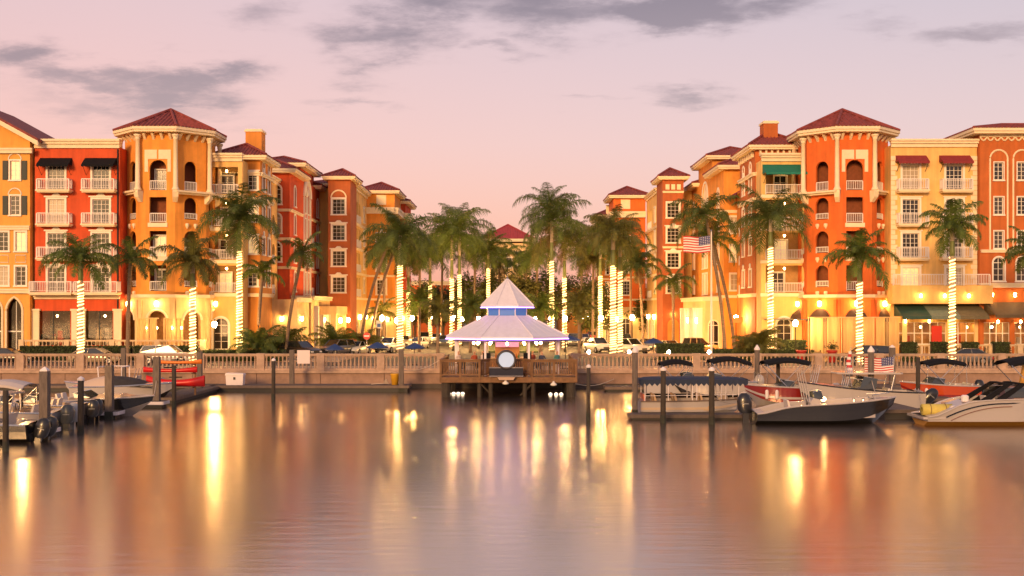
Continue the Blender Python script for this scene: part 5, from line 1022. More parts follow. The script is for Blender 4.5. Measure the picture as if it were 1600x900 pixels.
for a in (('dark sedan half cut off by the left picture edge behind the balustrade', 10, 99, 'sedan', 'black', 0), ('low tan car behind the balustrade before the red shopfronts', 150, 99.5, 'sedan', 'tan', 0), ('white suv behind the balustrade before the orange octagonal tower', 262, 99, 'suv', 'white', 0),
          ('black suv parked left of the lit portico', 469, 112, 'suv', 'black', -35), ('dark suv behind the leftmost blue umbrella', 526, 118, 'suv', 'grey', -120), ('white sedan facing out beside the no-entry sign', 558, 121, 'sedan', 'white', -105), ('dark car behind the no-entry sign', 588, 135, 'suv', 'black', -90), ('white suv left of the full-crowned lit palm', 609, 126, 'suv', 'white', -110),
          ('silver car just right of the full-crowned lit palm', 654, 138, 'sedan', 'silver', -100), ('white suv further back right of the full-crowned lit palm', 663, 158, 'suv', 'white', -90), ('white car far back left of the pavilion', 682, 160, 'sedan', 'white', -90), ('dark car far back near the paired palms', 695, 150, 'sedan', 'blue', -90),
          ('white suv between the pavilion and the three right palms', 934, 126, 'suv', 'white', -70), ('white suv just right of the three right palms', 985, 122, 'suv', 'white', -55), ('black suv behind the white suvs on the right', 976, 146, 'suv', 'black', -90), ('dark car behind the low promenade lamps on the right', 1014, 132, 'sedan', 'grey', -80), ('tan car left of the pickup truck', 1046, 124, 'sedan', 'tan', -70),
          ('gold and black pickup truck before the right stone entrance', 1083, 119, 'pickup', 'gold', 20), ('silver car far back right of the pavilion', 912, 160, 'sedan', 'silver', -90), ('red car far back right of the pavilion', 925, 175, 'sedan', 'red', -90), ('white car far back behind the pavilion eave', 896, 150, 'suv', 'white', -90), ('dark suv behind the balustrade before the red-orange tower', 1352, 98.5, 'suv', 'black', 180), ('dark sedan behind the balustrade before the restaurant', 1505, 98.5, 'sedan', 'grey', 180), ('tan car at the left behind the full-crowned palm', 632, 148, 'sedan', 'tan', -90)):
    car(*a)

# ------------------------------------------------------------------ umbrellas, signs, flagpole, patio bits
UMB = M('umbrella_blue', (.014, .04, .15), .7, vary=.15)
def umbrella(label, px, Y, ztop=3.7, r=1.25, m=UMB, tilt=.0):
    t = thing('patio_umbrella', label, 'umbrella', (PX(px, Y), Y, ST), group='blue patio umbrellas'); mb = MB(); n = 8
    mb.lathe([(r, ztop - .55 - ST), (r * .98, ztop - .44 - ST), (r * .5, ztop - .2 - ST), (.03, ztop - ST)], n); part('canopy', mb, m, t)
    mb = MB(); mb.tube([(0, 0, .05), (0, 0, ztop - .1 - ST)], .03, 6); mb.lathe([(.3, 0), (.3, .08), (.05, .12)], 10); part('pole', mb, IRON, t)
umbrella('blue patio umbrella nearest the small notice on the dock post', 523, 97, 3.15, .85); umbrella('blue patio umbrella beside the no-entry sign', 590, 97.5, 3.3, .95); umbrella('blue patio umbrella right of the lit full-crowned palm', 648, 98, 3.25, .9); umbrella('blue patio umbrella behind the right low lamps', 1021, 108, 3.4, 1.0); umbrella('dark blue patio umbrella at the right end of the pavilion', 884, 90.5, 4.15, 1.2)
t = thing('no_entry_sign', 'round red no-entry sign with white bar on a post', 'road sign', (PX(573, 103), 103, ST)); zc = PZ(525, 103) - ST
mb = MB(); mb.tube([(0, .05, 0), (0, .05, zc + .35)], .04, 6); part('post', mb, CHROME, t)
mb = MB(); mb.xprism([(.34 * cos(k * pi / 12), zc + .34 * sin(k * pi / 12)) for k in range(24)], -.02, .01); part('disc', mb, M('sign_red', (.6, .03, .02), .4), t); mb = MB(); mb.xprism([(-.24, zc - .06), (.24, zc - .06), (.24, zc + .06), (-.24, zc + .06)], -.03, -.021); part('bar', mb, M('sign_white', (.8, .78, .75), .4), t)
t = thing('parking_sign', 'small blue and white street sign on a thin post', 'road sign', (PX(592, 126), 126, ST)); zc = PZ(507, 126) - ST
mb = MB(); mb.tube([(0, .05, 0), (0, .05, zc + .6)], .04, 6); part('post', mb, CHROME, t); mb = MB(); mb.box(-.3, .3, -.02, .01, zc - .45, zc + .45); P_ = part('plate', mb, M('sign_white'), t); mb = MB(); mb.box(-.2, .2, -.03, -.021, zc - .3, zc + .1); part('panel', mb, M('sign_blue', (.04, .12, .4), .4), P_)
FRED, FWHT, FBLU = M('flag_red', (.48, .03, .03), .7), M('flag_white', (.75, .70, .66), .7), M('flag_blue', (.04, .05, .17), .7)
def flag_mesh(wd, ht, amp, flip):
    mb = MB(); nx, nz = 30, 13; f = lambda i, k: ((-1 if flip else 1) * wd * i / nx, amp * sin(i / nx * 7 + k * .12) * (i / nx) ** .6, -ht * k / nz - .10 * ht * sin(i / nx * 5) * (i / nx) - (.12 * ht * i / nx if flip else 0))
    for k in range(nz):
        for i in range(nx):
            mb.cur = 2 if (k < 7 and i < nx * .42) else (0 if k % 2 == 0 else 1); mb.poly([f(i, k), f(i, k + 1), f(i + 1, k + 1), f(i + 1, k)])
    mb.cur = 1; s_ = ht * .028
    for r in range(5):
        for c in range(6):
            i = nx * .42 * (c + .6) / 6.2; k = 7 * (r + .6) / 5.2; x, y, z = f(i, k)
            for dy in (-.015, .015): mb.poly([(x - s_, y + dy, z), (x, y + dy, z - s_), (x + s_, y + dy, z), (x, y + dy, z + s_)])
    return mb.mesh('flag', [FRED, FWHT, FBLU])
t = thing('flagpole', 'tall pale flagpole before the right orange building', 'flagpole', (PX(1111.5, 100), 100, ST)); ztop = PZ(362, 100) - ST
mb = MB(); mb.tube([(0, 0, 0), (0, 0, ztop * .5), (0, 0, ztop)], [.11, .09, .05], 10); part('pole', mb, M('pole_paint', (.7, .66, .6), .4), t); mb = MB(); mb.lathe([(.03, ztop), (.1, ztop + .08), (.03, ztop + .18)], 8); part('finial', mb, CHROME, t)
fl = link('flag', flag_mesh(2.4, 1.5, .22, True), None, (PX(1111, 100) - .08, 100, PZ(368, 100))); tag(fl, 'large striped flag flying left from the tall flagpole', 'flag')
# canvas enclosures before the towers
def canvas_mat():
    m = bpy.data.materials.new('canvas_screen'); m.use_nodes = True; t = m.node_tree; t.nodes.clear(); o = t.nodes.new('ShaderNodeOutputMaterial'); x = t.nodes.new('ShaderNodeMixShader'); d = t.nodes.new('ShaderNodeBsdfDiffuse'); g = t.nodes.new('ShaderNodeBsdfTranslucent')
    n = t.nodes.new('ShaderNodeTexNoise'); n.inputs['Scale'].default_value = 1.2; r = t.nodes.new('ShaderNodeValToRGB'); r.color_ramp.elements[0].color = (.62, .40, .17, 1); r.color_ramp.elements[1].color = (.80, .58, .30, 1); t.links.new(n.outputs[0], r.inputs[0])
    t.links.new(r.outputs[0], d.inputs[0]); t.links.new(r.outputs[0], g.inputs[0]); x.inputs[0].default_value = .5; t.links.new(d.outputs[0], x.inputs[1]); t.links.new(g.outputs[0], x.inputs[2]); t.links.new(x.outputs[0], o.inputs[0]); return m
CANV = canvas_mat()
def screen(label, x0, x1, y, z1, n):
    t = thing('canvas_screen', label, 'patio screen', ((x0 + x1) / 2, y, ST), group='canvas patio screens'); o = ((x0 + x1) / 2, y, ST); w = (x1 - x0) / n
    for k in range(n):
        mb = MB(o); a = x0 + k * w; rows = []
        for i in range(9): s_ = i / 8; rows.append([(a + .16 + (w - .32) * s_, y + .05 * sin(s_ * 9 + k), z) for z in (ST + .12, z1)])
        mb.grid(rows); part('canvas_panel', mb, CANV, t)
        mb = MB(o); mb.tube([(a, y, ST), (a, y, z1 + .05)], .05, 6); part('post', mb, CRM, t)
    mb = MB(o); mb.box(x0, x1, y - .05, y + .05, z1, z1 + .1); part('top_rail', mb, CRM, t)
    for k in range(n): mb = MB(o); mb.lathe([(.06, -.12), (.12, 0), (.05, .14)], 8, (x0 + (k + .5) * w, y + 1.0, z1 - .9)); L_ = part('patio_lamp', mb, SCON, t); mb = MB(o); mb.tube([(x0 + (k + .5) * w, y + 1.0, z1 - .76), (x0 + (k + .5) * w, y + .05, z1 + .05)], .015, 4); part('lamp_cord', mb, IRON, L_)
screen('wide cream canvas screen before the red-orange tower base', 27.7, 33.9, 102.6, 5.4, 4); screen('narrow cream canvas screen right of the tower base', 33.95, 36.4, 103.0, 5.4, 2)
screen('cream canvas screen left under the orange tower arcade', -36.0, -33.9, 105.4, 5.3, 2); screen('cream canvas screen right under the orange tower arcade', -33.4, -31.6, 105.4, 5.3, 2)
for i, (px, lb) in enumerate(((1252, 'red planter pot left of the wide canvas screen'), (1300, 'red planter pot before the wide canvas screen'))):
    X = PX(px, 102); t = thing('planter_pot', lb, 'planter', (X, 102.0, ST), group='red planter pots'); mb = MB(); mb.lathe([(.28, 0), (.38, .15), (.42, .95), (.5, 1.0), (.5, 1.15), (.4, 1.15)], 12); part('pot', mb, M('pot_red', (.42, .03, .02), .5), t, True)
    mb = MB(); rg = random.Random(i)
    for k in range(160):
        p = Vector((rg.gauss(0, .22), rg.gauss(0, .22), 1.2 + abs(rg.gauss(0, .3)))); u = Vector((rg.gauss(0, 1), rg.gauss(0, 1), 1)).normalized(); v = u.orthogonal().normalized(); mb.poly([p, p + u * .1 + v * .05, p + u * .22, p + u * .1 - v * .05])
    part('leaves', mb, HEDGE, t)
t = thing('hanging_sign', 'orange blade sign on a wall arm by the leaning palms', 'sign', (PX(1151, 116), 116, ST)); zc = PZ(500, 116) - ST
mb = MB(); mb.box(-.6, .6, -.06, .06, zc - .3, zc + .3); part('board', mb, M('sign_orange', (.75, .18, .02), .5, emit=.35, ecol=(1, .3, .05)), t); mb = MB(); mb.tube([(.9, 0, 0), (.9, 0, zc + .5), (-.5, 0, zc + .5)], .04, 6); part('arm', mb, IRON, t)
for i, px in enumerate((411, 1325)):
    pass
# ------------------------------------------------------------------ floating bar pavilion
PC = (-.35, 81.9); DZ = 1.42
METAL = M('roof_metal', (.72, .68, .76), .42, .1, vary=.06); LANT = M('lantern_blue', (.05, .14, .36), .4, emit=.25, ecol=(.10, .3, .8))
VIO = M('violet_strip', (.8, .6, 1), .5, emit=5.0, ecol=(.46, .22, 1.0)); PINKL = M('pink_panel', (.8, .4, .7), .5, emit=.45, ecol=(.95, .30, .65))
t = thing('pavilion', 'octagonal waterside bar pavilion with two-tier pale metal roof and violet edge lights', 'pavilion', (PC[0], PC[1], DZ))
def octp(r, ph=22.5): return [(r / cos(pi / 8) * cos(radians(ph + 45 * k)), r / cos(pi / 8) * sin(radians(ph + 45 * k))) for k in range(8)]
def octroof(name, r0, z0, r1, z1, th, m):
    E, T = octp(r0), octp(r1); seams = MB()
    root_ = None
    for k in range(8):
        j = (k + 1) % 8; mb = MB(); mb.poly([(*E[k], z0), (*E[j], z0), (*T[j], z1), (*T[k], z1)]); mb.poly([(*E[k], z0 - th), (*E[j], z0 - th), (*E[j], z0), (*E[k], z0)]); mb.poly([(*E[j], z0 - th), (*E[k], z0 - th), (*T[k], z1 - th), (*T[j], z1 - th)])
        p = part(name, mb, m, t); s_ = MB(); s_.tube([(*E[k], z0 + .02), (*T[k], z1 + .02)], .045, 5)
        n = max(2, int(r0 * .828 / .75))
        for i in range(1, n):
            f = i / n; a = Vector((*E[k], z0)).lerp(Vector((*E[j], z0)), f); top = Vector((*T[k], z1)).lerp(Vector((*T[j], z1)), f); s_.tube([a + Vector((0, 0, .012)), top + Vector((0, 0, .006))], .010, 4)
        part('roof_seam', s_, m, p)
octroof('lower_roof', 4.45, 4.22 - DZ, 1.5, 5.72 - DZ, .16, METAL); octroof('upper_roof', 1.95, 6.45 - DZ, .06, 8.42 - DZ, .12, METAL)
for k in range(8):
    a, b_ = octp(1.42)[k], octp(1.42)[(k + 1) % 8]; mb = MB(); mb.poly([(*a, 5.66 - DZ), (*b_, 5.66 - DZ), (*b_, 6.44 - DZ), (*a, 6.44 - DZ)]); part('lantern_pane', mb, LANT, t); mb = MB(); mb.tube([(*a, 5.6 - DZ), (*a, 6.42 - DZ)], .045, 6); part('lantern_post', mb, CAPW, t)
    a, b_ = octp(4.47)[k], octp(4.47)[(k + 1) % 8]; mb = MB(); mb.tube([(*a, 4.04 - DZ), (*b_, 4.04 - DZ)], .035, 5); part('edge_light', mb, VIO, t); a, b_ = octp(1.97)[k], octp(1.97)[(k + 1) % 8]; mb = MB(); mb.tube([(*a, 6.31 - DZ), (*b_, 6.31 - DZ)], .028, 5); part('edge_light', mb, VIO, t)
    x, y = octp(3.75)[k]; mb = MB(); mb.box(x - .075, x + .075, y - .075, y + .075, 0, 4.2 - DZ); part('post', mb, CAPW, t)
mb = MB(); mb.lathe([(.09, 8.38 - DZ), (.05, 8.5 - DZ), (.07, 8.56 - DZ), (.015, 8.62 - DZ), (.012, 8.95 - DZ)], 8); part('finial', mb, CHROME, t)
mb = MB(); mb.prism(octp(3.9), 3.85 - DZ, 3.9 - DZ); part('ceiling', mb, M('pavilion_ceiling', (.6, .5, .42), .7), t)
mb = MB(); mb.prism(octp(1.6), .0, 1.1); B_ = part('bar_counter', mb, M('bar_wood', (.45, .22, .08), .5, vary=.3), t); mb = MB(); mb.prism(octp(1.85), 1.1, 1.18); part('counter_top', mb, M('bar_top', (.5, .32, .18), .3), B_)
mb = MB(); mb.box(-.9, .9, -.7, .7, 1.18, 2.0); part('bar_shelf', mb, M('bar_wood'), t)
mb = MB(); mb.box(-.85, .85, -1.35, -1.25, 2.0, 2.38); part('lit_panel', mb, PINKL, t); 
for sx_ in (-1, 1): mb = MB(); mb.box(sx_ * 1.45 - .28, sx_ * 1.45 + .28, -3.75, -3.5, 1.05, 1.65); part('loudspeaker', mb, BLK, t)
SHB = [M('bottle_' + n, c, .15, spec=.8) for n, c in (('amber', (.35, .12, .02)), ('green', (.03, .12, .05)), ('clear', (.5, .5, .48)))]
for row, zz in ((0, 2.0), (1, 1.18)):
    for k in range(11):
        mb = MB(); mb.lathe([(.05, zz), (.05, zz + .2), (.02, zz + .26), (.02, zz + .34)], 7, (-.85 + k * .17, -.55 if row == 0 else -.95, 0)); part('bottle', mb, SHB[k * 7 % 3], t)
for k in range(12):
    a = 2 * pi * k / 12; mb = MB(); mb.lathe([(.05, 2.15), (.1, 2.25), (.05, 2.38)], 8, (2.5 * cos(a), 2.5 * sin(a), 0)); part('pendant_lamp', mb, BULB, t)
# deck with planks, railing and piles
dk = thing('deck', 'wooden deck on piles under the bar pavilion with slatted railing', 'deck', (PC[0], 77, DZ)); o = (PC[0], 77, DZ)
XL, XR, YB = -5.0, 4.5, 86.2; nP = 26; pm = None
q = MB(); q.box(0, (XR - XL - .9) , -.15, .15, -.07, 0); 
for k in range(nP):
    y = 77.15 + k * (YB - 77.2) / nP; wl2 = (XR - XL) ; mb = MB(o); mb.box(XL, XR, y, y + (YB - 77.2) / nP - .02, DZ - .07, DZ); part('plank', mb, WOOD, dk)
mb = MB(o); mb.box(XL - .03, XR + .03, 76.95, 77.13, DZ - .38, DZ - .01); part('rim_joist', mb, WOOD, dk); mb = MB(o); mb.box(XL + .2, XR - .2, 78.3, 78.5, DZ - .5, DZ - .08); mb.box(XL + .2, XR - .2, 82.3, 82.5, DZ - .5, DZ - .08); part('beam', mb, PILE, dk)
def rail_run(p0, p1, posts):
    n = max(1, int((Vector(p1) - Vector(p0)).length / .15)); d = Vector(p1) - Vector(p0); L = d.length; d.normalize(); nx = Vector((d.y, -d.x)); H = 1.25
    def bar(a, b_, z0, z1, w): A, B = Vector(p0) + d * a, Vector(p0) + d * b_; mb.hexa([(*(A + nx * w), z0), (*(B + nx * w), z0), (*(B - nx * w), z0), (*(A - nx * w), z0), (*(A + nx * w), z1), (*(B + nx * w), z1), (*(B - nx * w), z1), (*(A - nx * w), z1)])
    mb = MB(o); bar(0, L, DZ + H - .06, DZ + H, .09); part('top_rail', mb, WOOD, dk); mb = MB(o); bar(0, L, DZ + H - .2, DZ + H - .07, .025); bar(0, L, DZ + .12, DZ + .22, .025); part('rail', mb, WOOD, dk)
    for i in range(n): mb = MB(o); c = L * (i + .5) / n; bar(c - .03, c + .03, DZ + .22, DZ + H - .2, .02); part('slat', mb, WOOD, dk)
    for i in range(posts + 1): mb = MB(o); c = L * i / posts; bar(c - .07, c + .07, DZ - .36, DZ + H - .06, .072); part('post', mb, WOOD, dk)
rail_run((XL, 77.0), (-2.26, 77.0), 2); rail_run((1.4, 77.0), (XR, 77.0), 2); rail_run((-2.26, 77.0), (-1.55, 78.2), 1); rail_run((.85, 78.2), (1.4, 77.0), 1); rail_run((-1.55, 78.2), (.85, 78.2), 2); rail_run((XL, 85.8), (XL, 77.0), 4); rail_run((XR, 77.0), (XR, 85.8), 4)
for x in (XL + .35, -2.3, -1.5, .9, 1.5, XR - .35):
    for y in (77.4, 81, 84.6):
        if abs(x) < 2 and y > 78: continue
        mb = MB(o); r = .33 if abs(x) > 3 else .15; mb.tube([(x, y, -1.2), (x, y, DZ - .08)], r, 9); part('pile', mb, PILE, dk)
for x in (-2.3, 1.5):
    mb = MB(o); mb.tube([(x, 77.35, DZ - .4), (x + .9 * (1 if x < 0 else -1), 77.5, .1)], .07, 6); part('brace', mb, PILE, dk)
# framed disc on blue cabinet at the front of the deck
t = thing('round_mirror_sign', 'pale round disc in dark frame on a navy cabinet at the deck front', 'sign', (-.4, 76.85, DZ + .12)); NAVY = M('navy_panel', (.018, .021, .042), .6, vary=.15, spec=.2)
mb = MB(); mb.box(-1.18, 1.18, -.05, .35, -.05, .56); part('cabinet', mb, NAVY, t); mb = MB(); mb.box(-1.2, 1.2, -.10, -.05, .52, .6); mb.box(-1.2, 1.2, -.10, -.05, -.08, 0); part('cabinet_trim', mb, M('trim_steel', (.12, .115, .15), .4, .5), t)
mb = MB(); zc = 1.1; prof = [(cos(k * pi / 20), sin(k * pi / 20)) for k in range(40)]
rows = [[(r * c, y, zc + r * s_) for c, s_ in prof + prof[:1]] for r, y in ((.54, -.02), (.56, -.12), (.66, -.12), (.7, -.03), (.7, .12))]; mb.grid(rows); part('ring_frame', mb, M('ring_dark', (.035, .03, .04), .4, .3), t, True)
mb = MB(); mb.poly([(.55 * c, -.03, zc + .55 * s_) for c, s_ in prof]); part('disc', mb, M('disc_pale_glow', (.30, .38, .50), .25, emit=.42, ecol=(.62, .75, 1)), t)  # pale tone comes partly from glow put into the disc material
mb = MB(); mb.xprism([(-.62, -.1), (.62, -.1), (.5, -.3), (-.5, -.3)], -.3, .1); part('ledge', mb, M('ledge_tan', (.45, .3, .22), .6), t); 
for sx_ in (-1, 1): mb = MB(); mb.box(sx_ * .55 - .06, sx_ * .55 + .06, -.1, .05, -.26, -.06); part('bracket', mb, IRON, t)
# bell lamps under the deck edge, row of floats
for i, (px, py) in enumerate(((790, 598), (865, 600))):
    Y = 76.7; X, z = PX(px, Y), PZ(py, Y); t = thing('bell_lamp', ('white bell shaped fender hanging under the round disc', 'white bell shaped fender hanging under the right deck railing')[i], 'fender', (X, Y, z), group='bell fenders')
    mb = MB(); mb.lathe([(.1, -.14), (.24, -.08), (.22, .0), (.1, .1), (.05, .2)], 10); part('bell', mb, M('fender_white', (.72, .68, .64), .5), t, True); mb = MB(); mb.tube([(0, 0, .18), (0, .1, DZ - z - .35)], .025, 5); part('rope', mb, M('rope_pale', (.55, .45, .35), .8), t)
FLO = M('float_glow', (1, .9, .8), .5, emit=3.0, ecol=(1, .82, .62))
for side, pxs, y_ in (('left', (702, 709, 716, 723), 616), ('right', (860, 869, 877), 617)):
    for i, px in enumerate(pxs):
        Y = FPX * EYE / (y_ - HZ) ; t = thing('floating_light', '%s small white floating light under the %s end of the pavilion deck' % (('first', 'second', 'third', 'fourth')[i], side), 'light', (PX(px, Y), Y, 0), group='floating lights by the deck')
        mb = MB(); mb.lathe([(.04, -.05), (.14, 0), (.12, .1), (.03, .16)], 8); part('glow_cap', mb, FLO, t, True); mb = MB(); mb.lathe([(.17, -.08), (.19, -.02), (.15, .03)], 8); part('float_ring', mb, CAPW, t)
# diners: one continuous skinned seated figure, shared shape with different clothes
def seated():
    if 'seat' in CACHE: return CACHE['seat']
    V = [(0, 0, .52), (0, -.02, .75), (0, -.03, .98), (0, -.02, 1.08), (0, -.05, 1.2), (0, -.07, 1.32), (.19, -.03, .98), (.25, .06, .74), (.14, -.22, .70), (.07, -.3, .74), (-.19, -.03, .98), (-.25, .06, .74), (-.14, -.22, .70), (-.07, -.3, .74), (.11, -.42, .5), (.12, -.46, .08), (.12, -.6, .04), (-.11, -.42, .5), (-.12, -.46, .08), (-.12, -.6, .04), (.1, -.05, .5), (-.1, -.05, .5)]
    E = [(0, 1), (1, 2), (2, 3), (3, 4), (4, 5), (2, 6), (6, 7), (7, 8), (8, 9), (2, 10), (10, 11), (11, 12), (12, 13), (0, 20), (20, 14), (14, 15), (15, 16), (0, 21), (21, 17), (17, 18), (18, 19)]
    R = [.15, .14, .13, .055, .095, .085, .06, .045, .035, .03, .06, .045, .035, .03, .075, .05, .035, .075, .05, .035, .1, .1]
    me = bpy.data.meshes.new('p'); me.from_pydata(V, E, []); ob_ = bpy.data.objects.new('p', me); COL.objects.link(ob_); bpy.context.view_layer.objects.active = ob_
    md = ob_.modifiers.new('s', 'SKIN'); me.skin_vertices[0].data[0].use_root = True
    for i, r in enumerate(R): me.skin_vertices[0].data[i].radius = (r, r * (.75 if i < 3 else 1))
    ob_.modifiers.new('u', 'SUBSURF').levels = 2
    dg = bpy.context.evaluated_depsgraph_get(); dg.update(); m2 = bpy.data.meshes.new_from_object(ob_.evaluated_get(dg)); bpy.data.objects.remove(ob_, do_unlink=True); m2.name = 'person'
    CACHE['seat'] = m2; return m2
SKIN = M('skin', (.45, .24, .15), .6); SHIRTS = [M('shirt_' + n, c, .8) for n, c in (('rust', (.35, .07, .03)), ('navy', (.03, .04, .09)), ('pale', (.6, .52, .48)), ('teal', (.05, .18, .18)))]
def diner(label, x, y, rz, shirt, hair):
    me = seated().copy(); me.materials.clear()
    for m in (shirt, SKIN, M('trousers', (.05, .05, .07), .8), hair): me.materials.append(m)
    for p in me.polygons:
        c = p.center; p.material_index = 3 if c.z > 1.3 or (c.z > 1.18 and c.y > -.03) else 1 if c.z > 1.04 or (c.y < -.14 and .62 < c.z < .8) else 2 if c.z < .56 else 0
        p.use_smooth = True
    o_ = link('person', me, None, (x, y, DZ + .42), rz); tag(o_, label, 'person', 'diners on the pavilion deck')
    s_ = thing('stool', 'bar stool under the ' + label.split(' ', 1)[1][:60].replace('seated ', ''), 'stool', (x, y, DZ), rz, 'deck stools'); mb = MB(); mb.box(-.2, .2, -.2, .2, .80, .85); part('seat', mb, WOOD, s_)
    for a in (-.16, .16):
        for b_ in (-.16, .16): mb = MB(); mb.tube([(a, b_, 0), (a, b_, .80)], .02, 5); part('leg', mb, IRON, s_)
H1, H2 = M('hair_dark', (.03, .02, .015), .7), M('hair_brown', (.14, .07, .03), .7)
diner('person in rust shirt seated left of the round disc behind the railing', PX(741, 79), 79.0, .6, SHIRTS[0], H1); diner('person in pale shirt seated left nearest the round disc', PX(755, 79.6), 79.6, -.8, SHIRTS[2], H2)
diner('person in navy shirt seated right of the round disc behind the railing', PX(847, 79), 79.0, -.5, SHIRTS[1], H2); diner('person in teal shirt seated at the right end of the deck', PX(870, 79.5), 79.5, .7, SHIRTS[3], H1)
diner('person in pale shirt seated at the far left end of the deck', PX(716, 79.4), 79.4, .9, SHIRTS[2], H1); diner('person in rust shirt seated right nearest the round disc', PX(832, 79.8), 79.8, .4, SHIRTS[0], H2)
for i, (px, lb) in enumerate(((726, 'small round table at the left end of the pavilion deck'), (859, 'small round table at the right end of the pavilion deck'))):
    t = thing('bar_table', lb, 'table', (PX(px, 79.2), 79.2, DZ), group='deck tables'); mb = MB(); mb.lathe([(.4, .98), (.42, 1.0), (.42, 1.03), (.4, 1.05)], 16); part('table_top', mb, M('bar_top'), t); mb = MB(); mb.lathe([(.25, 0), (.24, .04), (.04, .08), (.04, .98)], 10); part('pedestal', mb, IRON, t)
# ------------------------------------------------------------------ pilings
def piling(label, px, ytop, ybase, wpx, kind):
    Y = FPX * EYE / (ybase - HZ); X = PX(px, Y); r = wpx * Y / FPX / 2; z1 = PZ(ytop, Y); rg = random.Random(label)
    t = thing('piling', label, 'piling', (X, Y, 0), group='mooring pilings'); dx = rg.uniform(-.03, .03)
    mb = MB(); zt = z1 - (0 if kind == 'bare' else r * (1.5 if kind == 'cone' else .7))
    if kind == 'square' or kind == 'squarecap' or kind == 'cone':
        mb.lathe([(r * 1.3, -2), (r * 1.3, zt)], 4, ph=pi / 4) if kind != 'cone' else mb.lathe([(r, -2), (r, zt)], 8)
    else: mb.tube([(0, 0, -2), (dx * .5, 0, zt * .5), (dx, 0, zt)], [r * 1.04, r, r * .95], 10)
    part('post', mb, PILEG if kind in ('square', 'squarecap', 'cone') else PILE, t, kind in ('cap', 'bare'))
    if kind in ('cap', 'cone', 'squarecap'):
        mb = MB(); c = (dx if kind == 'cap' else 0, 0, zt); mb.lathe([(r * 1.12, -.04), (r * 1.15, .06), (.03, z1 - zt + .06)], 12 if kind != 'squarecap' else 4, c, 0 if kind != 'squarecap' else pi / 4); part('cap', mb, CAPW, t)
    mb = MB(); k_ = 1.06 if kind in ('cap', 'bare', 'cone') else 1.38; mb.lathe([(r * k_, -.3), (r * (k_ + .06), .1), (r * (k_ + .01), .38), (r * (k_ - .06), .45)], 10 if k_ < 1.2 else 4, ph=0 if k_ < 1.2 else pi / 4); part('waterline_growth', mb, M('growth', (.025, .026, .018), .8, vary=.4), t)
    return t
for a in (('dark green stained piling at the bottom left edge', 9, 610, 705, 9, 'bare'), ('thick grey piling with white cap in front of the left outboards', 70, 575, 686, 14, 'squarecap'), ('dark round piling with white cap between the left outboards', 126, 590, 678, 9.5, 'cap'),
          ('grey square piling before the black speedboat', 171, 567, 655, 12, 'square'), ('grey square piling by the blue outboard and kayaks', 245, 554, 637, 10.5, 'square'), ('dark thin piling before the red kayaks', 272, 571, 637, 7, 'bare'), ('grey piling beyond the small dinghy near the seawall', 193, 541, 611, 7, 'square'),
          ('grey piling at the right end of the kayaks', 312, 547, 615, 8, 'square'), ('thin dark piling with white cap right of the white dock box', 427, 561, 625, 6, 'cap'), ('grey piling carrying the small white notice', 456, 544, 610, 7.5, 'square'), ('grey piling beside the yellow bucket', 627, 544, 612, 8, 'square'),
          ('thin dark piling with white cap right of the pavilion', 919, 571, 657, 6.5, 'cap'), ('grey piling with white cone cap at the left end of the canopy boat', 992, 543, 652, 9, 'cone'), ('dark piling with white cap before the left half of the canopy boat', 1036, 575, 661, 8.5, 'cap'), ('dark piling with white cap before the right half of the canopy boat', 1112, 575, 663, 9, 'cap'),
          ('grey piling with pointed cap behind the canopy boat', 1183, 540, 618, 8, 'cone'), ('thin dark piling left of the red boat', 1216, 560, 632, 6, 'bare'), ('thick grey piling with pointed cap before the striped boat flag', 1361, 542, 642, 9.5, 'cone'), ('pale grey piling right of the striped boat flag', 1394, 540, 612, 8.5, 'squarecap'), ('thin dark piling left of the white sport boat', 1434, 558, 640, 6.5, 'bare')):
    piling(*a)

# ------------------------------------------------------------------ docks
def dock(label, x0, x1, y0, y1, ztop, m, fascia, along='x', step=.3, name='floating_dock'):
    t = thing(name, label, 'dock', ((x0 + x1) / 2, (y0 + y1) / 2, 0), group='floating docks'); o = ((x0 + x1) / 2, (y0 + y1) / 2, 0)
    L = (x1 - x0) if along == 'x' else (y1 - y0); n = min(200, int(L / step))
    for k in range(n):
        a = L * k / n; b_ = L * (k + 1) / n - .015; mb = MB(o)
        if along == 'x': mb.box(x0 + a, x0 + b_, y0, y1, ztop - .05, ztop)
        else: mb.box(x0, x1, y0 + a, y0 + b_, ztop - .05, ztop)
        part('plank', mb, m, t)
    mb = MB(o); mb.box(x0 - .02, x1 + .02, y0 - .06, y0, ztop - .2, ztop - .012); mb.box(x0 - .02, x1 + .02, y1, y1 + .06, ztop - .2, ztop - .012); mb.box(x0 - .06, x0 - .02, y0, y1, ztop - .2, ztop - .012); mb.box(x1 + .02, x1 + .06, y0, y1, ztop - .2, ztop - .012); part('fascia', mb, fascia, t)
    mb = MB(o); mb.box(x0 + .1, x1 - .1, y0 + .08, y1 - .08, -.3, ztop - .06); part('float', mb, M('float_black', (.02, .018, .017), .6), t)
DW = M('dock_plank', (.12, .085, .07), .8, vary=.3, scale=2); DF = M('dock_fascia', (.15, .105, .085), .7, vary=.25); DK = M('dock_dark', (.09, .065, .055), .7, vary=.3)
dock('long walkway dock under the left seawall with dock box and bucket', PX(338, 83), PX(640, 83), 82.2, 84.2, .48, DW, DF)
dock('walkway dock under the seawall behind the kayaks', PX(0, 83), PX(330, 83), 82.6, 84.2, .45, DW, DF)
